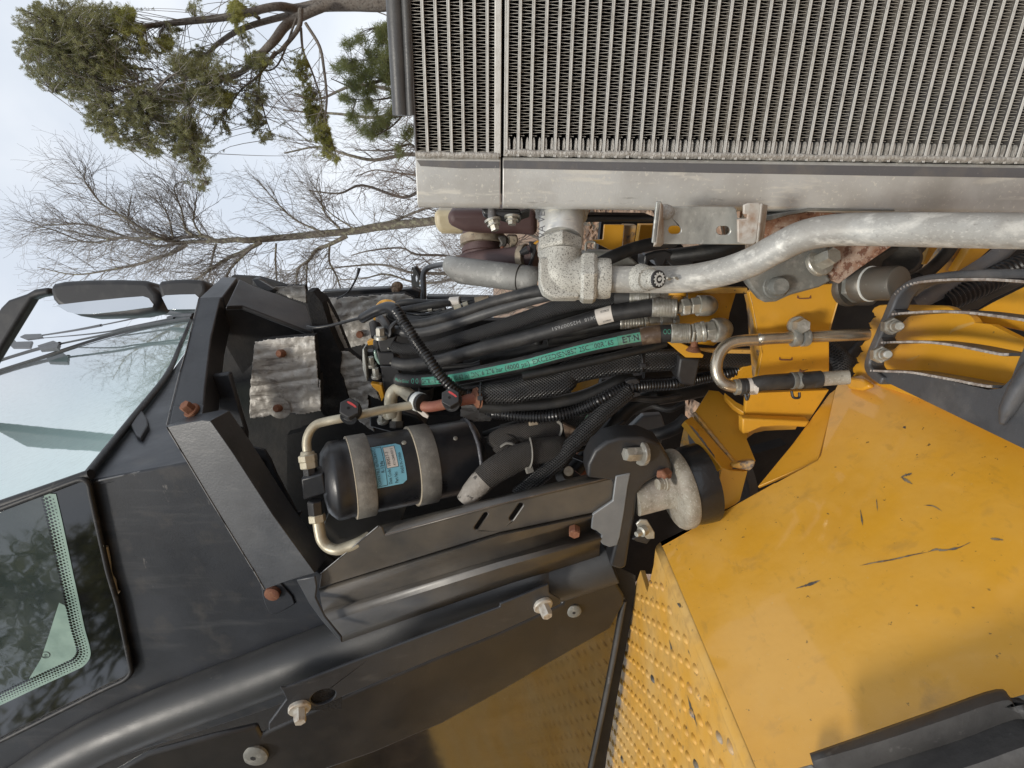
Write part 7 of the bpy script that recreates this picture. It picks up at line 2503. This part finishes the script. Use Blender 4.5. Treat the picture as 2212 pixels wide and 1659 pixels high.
obj('body', MB().cyl(*T3('d 1240,960,1.10 1330,935,1.08'), .013, .012, 16), M['dark_cast'], bt_)
bp2 = thing('brown_box', 'rust brown shadowed box behind the smooth mount bracket', 'box', P(1265, 1000, 1.15))
plate('box_face', 'd 1470,760 1600,810 1590,940 1500,960 1420,900', side('d 1530,860', 1.13), .04, M['copper'], bp2)

# ---------------------------------------------------------------- steel tube with U bend and the clamped hose below it
ut = thing('steel_tube', 'shiny bent steel tube with a U bend in front of the yellow post', 'tube', P(1560, 760, .93))
up_ = T3('31 950,1185,.93 700,1195,.93 350,1210,.93 100,1222,.93 21 2100,1225,.935 1960,1230,.935 1850,1255,.935 1775,1320,.935 1740,1420,.935 1750,1510,.935 1800,1575,.935 1870,1600,.935 1930,1605,.935')
obj('tube_run', MB().tube(up_, .0098, 20, 7), M['steel'], ut, smooth=70)
for s in ('31 335,1213,.93 400,1211,.93', '31 410,1211,.93 480,1209,.93'):
    a, b = T3(s)
    obj('tube_clamp', MB().lathe(a, b - a, [(0, .0105), (.0005, .0148), (.0085, .0150), (.0125, .0135), (.013, .0105)], 22), M['zinc'], ut, smooth=40)
a = P(*T('31 412,1110')[0], .925)
obj('clamp_bolt', MB().bolt(a + FW * .012, (CAM - a).normalized() + RT * .35, .0125, .020, .016, .005), M['fitting'], ut, smooth=25)
plate('clamp_ear', '31 340,1150 365,1050 420,1040 465,1070 470,1150 440,1190 370,1190', side('31 400,1120', .94), .006, M['zinc'], ut)
ch_ = thing('clamped_hose', 'short hose joint with worn hose clamps at the lower end of the steel tube', 'hose joint', P(1660, 830, .93))
obj('hose_body', MB().tube(T3('21 1890,1605,.935 2000,1600,.935 31 100,1578,.93 300,1562,.93 575,1545,.925'), [.0118, .0125, .0128, .0128, .0128], 20, 6), M['rubber'], ch_, smooth=60)
obj('pale_pipe', MB().tube(T3('31 560,1547,.925 700,1537,.925 800,1530,.92'), .0118, 18, 5), M['cream'], ch_, smooth=60)
for s, mt, r_ in (('21 1885,1606,.935 1925,1604,.935', 'fitting', .0132), ('21 1925,1604,.935 1985,1601,.935', 'plastic', .0142), ('21 1985,1601,.935 2060,1597,.934', 'label_white', .0140), ('31 330,1560,.93 410,1555,.93', 'grey_cast', .0142), ('31 430,1556,.93 575,1546,.926', 'plastic', .0140)):
    a, b = T3(s)
    L_ = (b - a).length
    obj('hose_clamp', MB().lathe(a, b - a, [(0, r_ * .9), (.0006, r_), (L_ * .45, r_), (L_ * .5, r_ * .96), (L_ * .55, r_), (L_ - .0006, r_), (L_, r_ * .9)], 22), M[mt], ch_, smooth=35)
for s in ('32 335,130 350,180 395,182 398,140', '22 1970,150 1985,200 2000,170 1998,150'):
    obj('clamp_tang', MB().sweep(spline(T3(s.replace(' ', ' ') , .915), 5), .0022, 6), M['plastic'], ch_, smooth=60)
hb_ = thing('braided_stub', 'dark braided hose end in the black gap beside the toothed plate', 'hose', P(1810, 780, 1.05))
obj('hose_body', MB().tube(T3('f -60,1330,1.08 60,1390,1.07 160,1470,1.06 210,1560,1.05 190,1660,1.05'), .018, 18, 6), M['braid'], hb_, smooth=70)
obj('hose_body', MB().tube(T3('f 480,1290,1.12 380,1380,1.1 300,1480,1.08 270,1600,1.06'), .014, 16, 6), M['rubber_dark'], hb_, smooth=70)

# ---------------------------------------------------------------- turbo, exhaust shield, rail and bottle behind the cooler
tu = thing('turbo_pipe', 'maroon painted turbo housing and pipe joined by a tan clamp band', 'turbo', P(1050, 530, 1.25))
tpz = side('b 900,350', 1.20)
plate('housing', 'b 328,150 332,270 345,340 385,388 470,430 560,470 800,500 1400,515 1520,525 1660,545 1660,150', tpz, .16, M['maroon'], tu, bevel=.022, seg=5)
a, b = T3('b 845,470,1.27 862,905,1.27')
Lt = (b - a).length
obj('neck', MB().lathe(a, b - a, [(0, .044), (Lt * .48, .042), (Lt * .49, .0445), (Lt * .56, .0445), (Lt * .57, .0475), (Lt * .70, .0475), (Lt * .72, .0445), (Lt, .0440)], 36), M['maroon'], tu, smooth=40)
obj('clamp_band', MB().lathe(a + (b - a) * .135, b - a, [(0, .0475), (.001, .0502), (Lt * .30, .0502), (Lt * .30 + .001, .0475)], 40), M['band'], tu, smooth=40)
mb = MB().prism(ed(side('b 1200,620', 1.2), 'b 1070,560 1120,540 1210,545 1215,640 1180,700 1090,700 1120,640'), AX * .03)
obj('clamp_lug', mb, M['dark_cast'], tu, bevel=.003)
mb = MB().prism(ed(side('b 1280,680', 1.21), 'b 1215,530 1360,530 1380,600 1330,700 1290,790 1245,780 1250,660 1200,640'), AX * .03)
obj('clamp_lug', mb, M['band'], tu, bevel=.003)
obj('clamp_bolt', MB().cyl(*T3('b 1140,690,1.19 1148,770,1.19'), .0042, .0042, 10), M['rust'], tu)
obj('pipe_run', MB().tube(T3('b 560,965,1.24 800,930,1.23 1100,905,1.2 1440,868,1.17 1620,840,1.16'), [.024, .027, .0265, .0260, .026], 24, 6), M['maroon'], tu, smooth=60)
a, b = T3('b 1430,870,1.165 1540,855,1.155')
obj('clamp_band', MB().lathe(a, b - a, [(0, .026), (.0006, .0285), (.014, .0285), (.0146, .026)], 28), M['band'], tu)
mb = MB().prism(ed(side('b 1500,720', 1.12), 'b 1540,640 1585,640 1650,655 1640,760 1600,900 1545,1000 1520,990 1570,830'), AX * .03)
obj('clamp_lug', mb, M['plastic'], tu, bevel=.003)
obj('clamp_bolt', MB().tube(T3('b 1400,785,1.12 1450,765,1.12 1510,735,1.12'), [.0045, .0062, .0085], 12, 4), M['plastic'], tu)
obj('yellow_tag', MB().prism(ed(side('b 1640,620', 1.1), 'b 1600,640 1660,592 1678,612 1630,655'), AX * .003), M['yellow'], tu)
shd = thing('exhaust_shield', 'weathered aluminised half round exhaust shield below the turbo pipe', 'heat shield', P(1060, 605, 1.15))
sa, sb = P(*T('b 330,1015')[0], 1.15), P(*T('b 1720,1190')[0], 1.08)
sax = (sb - sa).normalized()
nv = CAM - sa
nv = (nv - sax * nv.dot(sax)).normalized()
upd = sax.cross(nv)
if upd.dot(UPV) < 0:
    upd = -upd
rows = []
for k in range(15):
    an = rad(88 - k * 13.5)
    r_ = []
    for i in range(9):
        t = i / 8
        t0 = .0 + .15 * max(0, -math.sin(an)) ** 1.2 + .015 * (1 - abs(math.sin(an)))
        t2 = t0 + (1 - t0) * t
        rr_ = .0265 * (1 - .05 * t)
        r_.append(sa.lerp(sb, t2) + (nv * math.cos(an) + upd * math.sin(an)) * rr_)
    rows.append(r_)
sheet('shield_sheet', rows, .0016, M['shield'], shd, smooth=80)
q = [sa.lerp(sb, .785) + (nv * math.cos(rad(85 - k * 12)) + upd * math.sin(rad(85 - k * 12))) * .0262 for k in range(14)]
obj('seam', MB().sweep(q, .0010, 6), M['dark_cast'], shd, smooth=80)
btl = thing('coolant_bottle', 'cream plastic bottle corner behind the maroon turbo housing', 'bottle', P(975, 490, 1.45))
plate('bottle_body', 'b 130,150 132,240 136,330 155,400 190,460 245,505 400,512 600,512 600,150', side('b 350,350', 1.42), .12, M['tan_plastic'], btl, bevel=.03, seg=5)
rk = thing('rod_bracket', 'pale drilled bracket plate with a bent grey rod against the sky', 'bracket', P(985, 640, 1.5))
rkp = side('a 690,200', 1.5)
plate('drilled_plate', 'a 622,58 640,62 738,212 742,365 705,340 620,300 612,130', rkp, .006, M['grey_cast'], rk, [oval('a', 628, 135, 12, 32), oval('a', 682, 205, 12, 40), oval('a', 725, 265, 11, 40)], bevel=.001)
plate('edge_flange', 'a 640,58 680,50 795,200 806,480 745,480 735,208', rkp.off(-.007), .02, M['black'], rk, bevel=.004)
plate('rib', 'a 460,325 720,322 735,350 720,385 690,388 500,350', rkp.off(.015), .01, M['zinc'], rk, bevel=.002)
plate('rib', 'a 500,355 700,390 745,400 745,480 660,470 600,420 520,385', rkp.off(.008), .01, M['black'], rk, bevel=.002)
obj('bent_rod', MB().tube(T3('a 770,480,1.47 768,300,1.47 765,180,1.47 785,110,1.47 850,60,1.47 960,35,1.45 1120,10,1.4'), .0072, 14, 6), M['step'], rk, smooth=60)
ral = thing('rear_rail', 'flat black rail running along the foil top toward the drilled plate', 'rail', P(780, 630, 1.42))
plate('rail_bar', '11 575,836 1120,808 1150,830 1300,812 1370,842 1360,885 1290,868 620,886', side('11 900,850', 1.42), .03, M['black'], ral, bevel=.003)
mb = MB()
mb.ball(P(*T('a 440,300')[0], 1.40), .012, 10, (1, .8, 1.2))
mb.ball(P(*T('a 420,345')[0], 1.40), .010, 10)
obj('mud_clod', mb, M['ground'], ral, smooth=60)
plate('rail_bar', 'a 806,425 1100,430 1500,440 1750,445 1750,520 1100,510 810,490', side('a 1100,470', 1.45), .03, M['black'], ral, bevel=.003)
plate('rail_bar', '11 20,735 60,735 110,770 190,825 150,838 80,800 20,790', side('11 100,780', 1.35), .02, M['black'], ral, bevel=.002)

# bits seen through the gap under the cooler
eh = thing('engine_hose', 'black ribbed engine hose between the elbow and the zinc bracket', 'hose', P(1360, 560, 1.05))
obj('hose_body', MB().tube(T3('21 800,610,1.02 900,560,1.02 1050,500,1.03 1200,460,1.04 1400,430,1.06'), .0118, 18, 6), M['rubber'], eh, smooth=60)
obj('spring_clip', MB().sweep(spline(T3('21 690,510,1.0 695,450,1.0 730,438,1.0 765,445,1.0 760,490,1.0'), 5), .0022, 8), M['fitting'], eh, smooth=60)
mb = MB()
pm = side('21 1300,580', 1.1)
mb.prism(ed(pm, '21 1150,640 1160,540 1250,510 1330,500 1460,550 1560,580 1550,640 1400,640 1340,590 1320,640 1260,640 1240,580 1200,590 1190,640'), AX * .05)
obj('engine_bracket', mb, M['black'], None, bevel=.004, label='notched black engine bracket behind the test port of the oil pipe', cat='bracket')
hose('black hose slanting up behind the zinc bracket', '21 1300,560,1.12 1500,540,1.1 1750,500,1.08 1950,440,1.07', .015, 'rubber_dark', 'black_hose')
mb = MB().prism(ed(side('21 900,600', 1.15), '21 640,540 720,510 1000,520 1120,620 860,640 700,620'), AX * .03)
obj('grey_cover', mb, M['grey_cast'], None, bevel=.004, label='pale grey casting lump right behind the speckled elbow nut', cat='casting')
mb = MB().prism(ed(side('21 900,240', .82), '21 660,222 1240,228 1240,275 680,280'), AX * .05)
obj('cooler_rail', mb, M['black'], None, bevel=.003, label='dark rail under the cooler tank between neck and zinc bracket', cat='rail')
mb = MB().prism(ed(side('31 500,190', .735), '31 60,260 100,235 480,165 1170,180 1175,192 500,190 300,225 160,268'), AX * .03)
obj('fan_shroud_edge', mb, M['grey_cast'], None, bevel=.002, label='bent thin metal edge squeezed between the tank bottom and the pipe', cat='shroud')
plate('rust_block', '31 90,330 150,260 330,220 520,190 700,210 420,260 150,420 95,420', side('31 300,270', .80), .03, M['rust_plate'], rg)
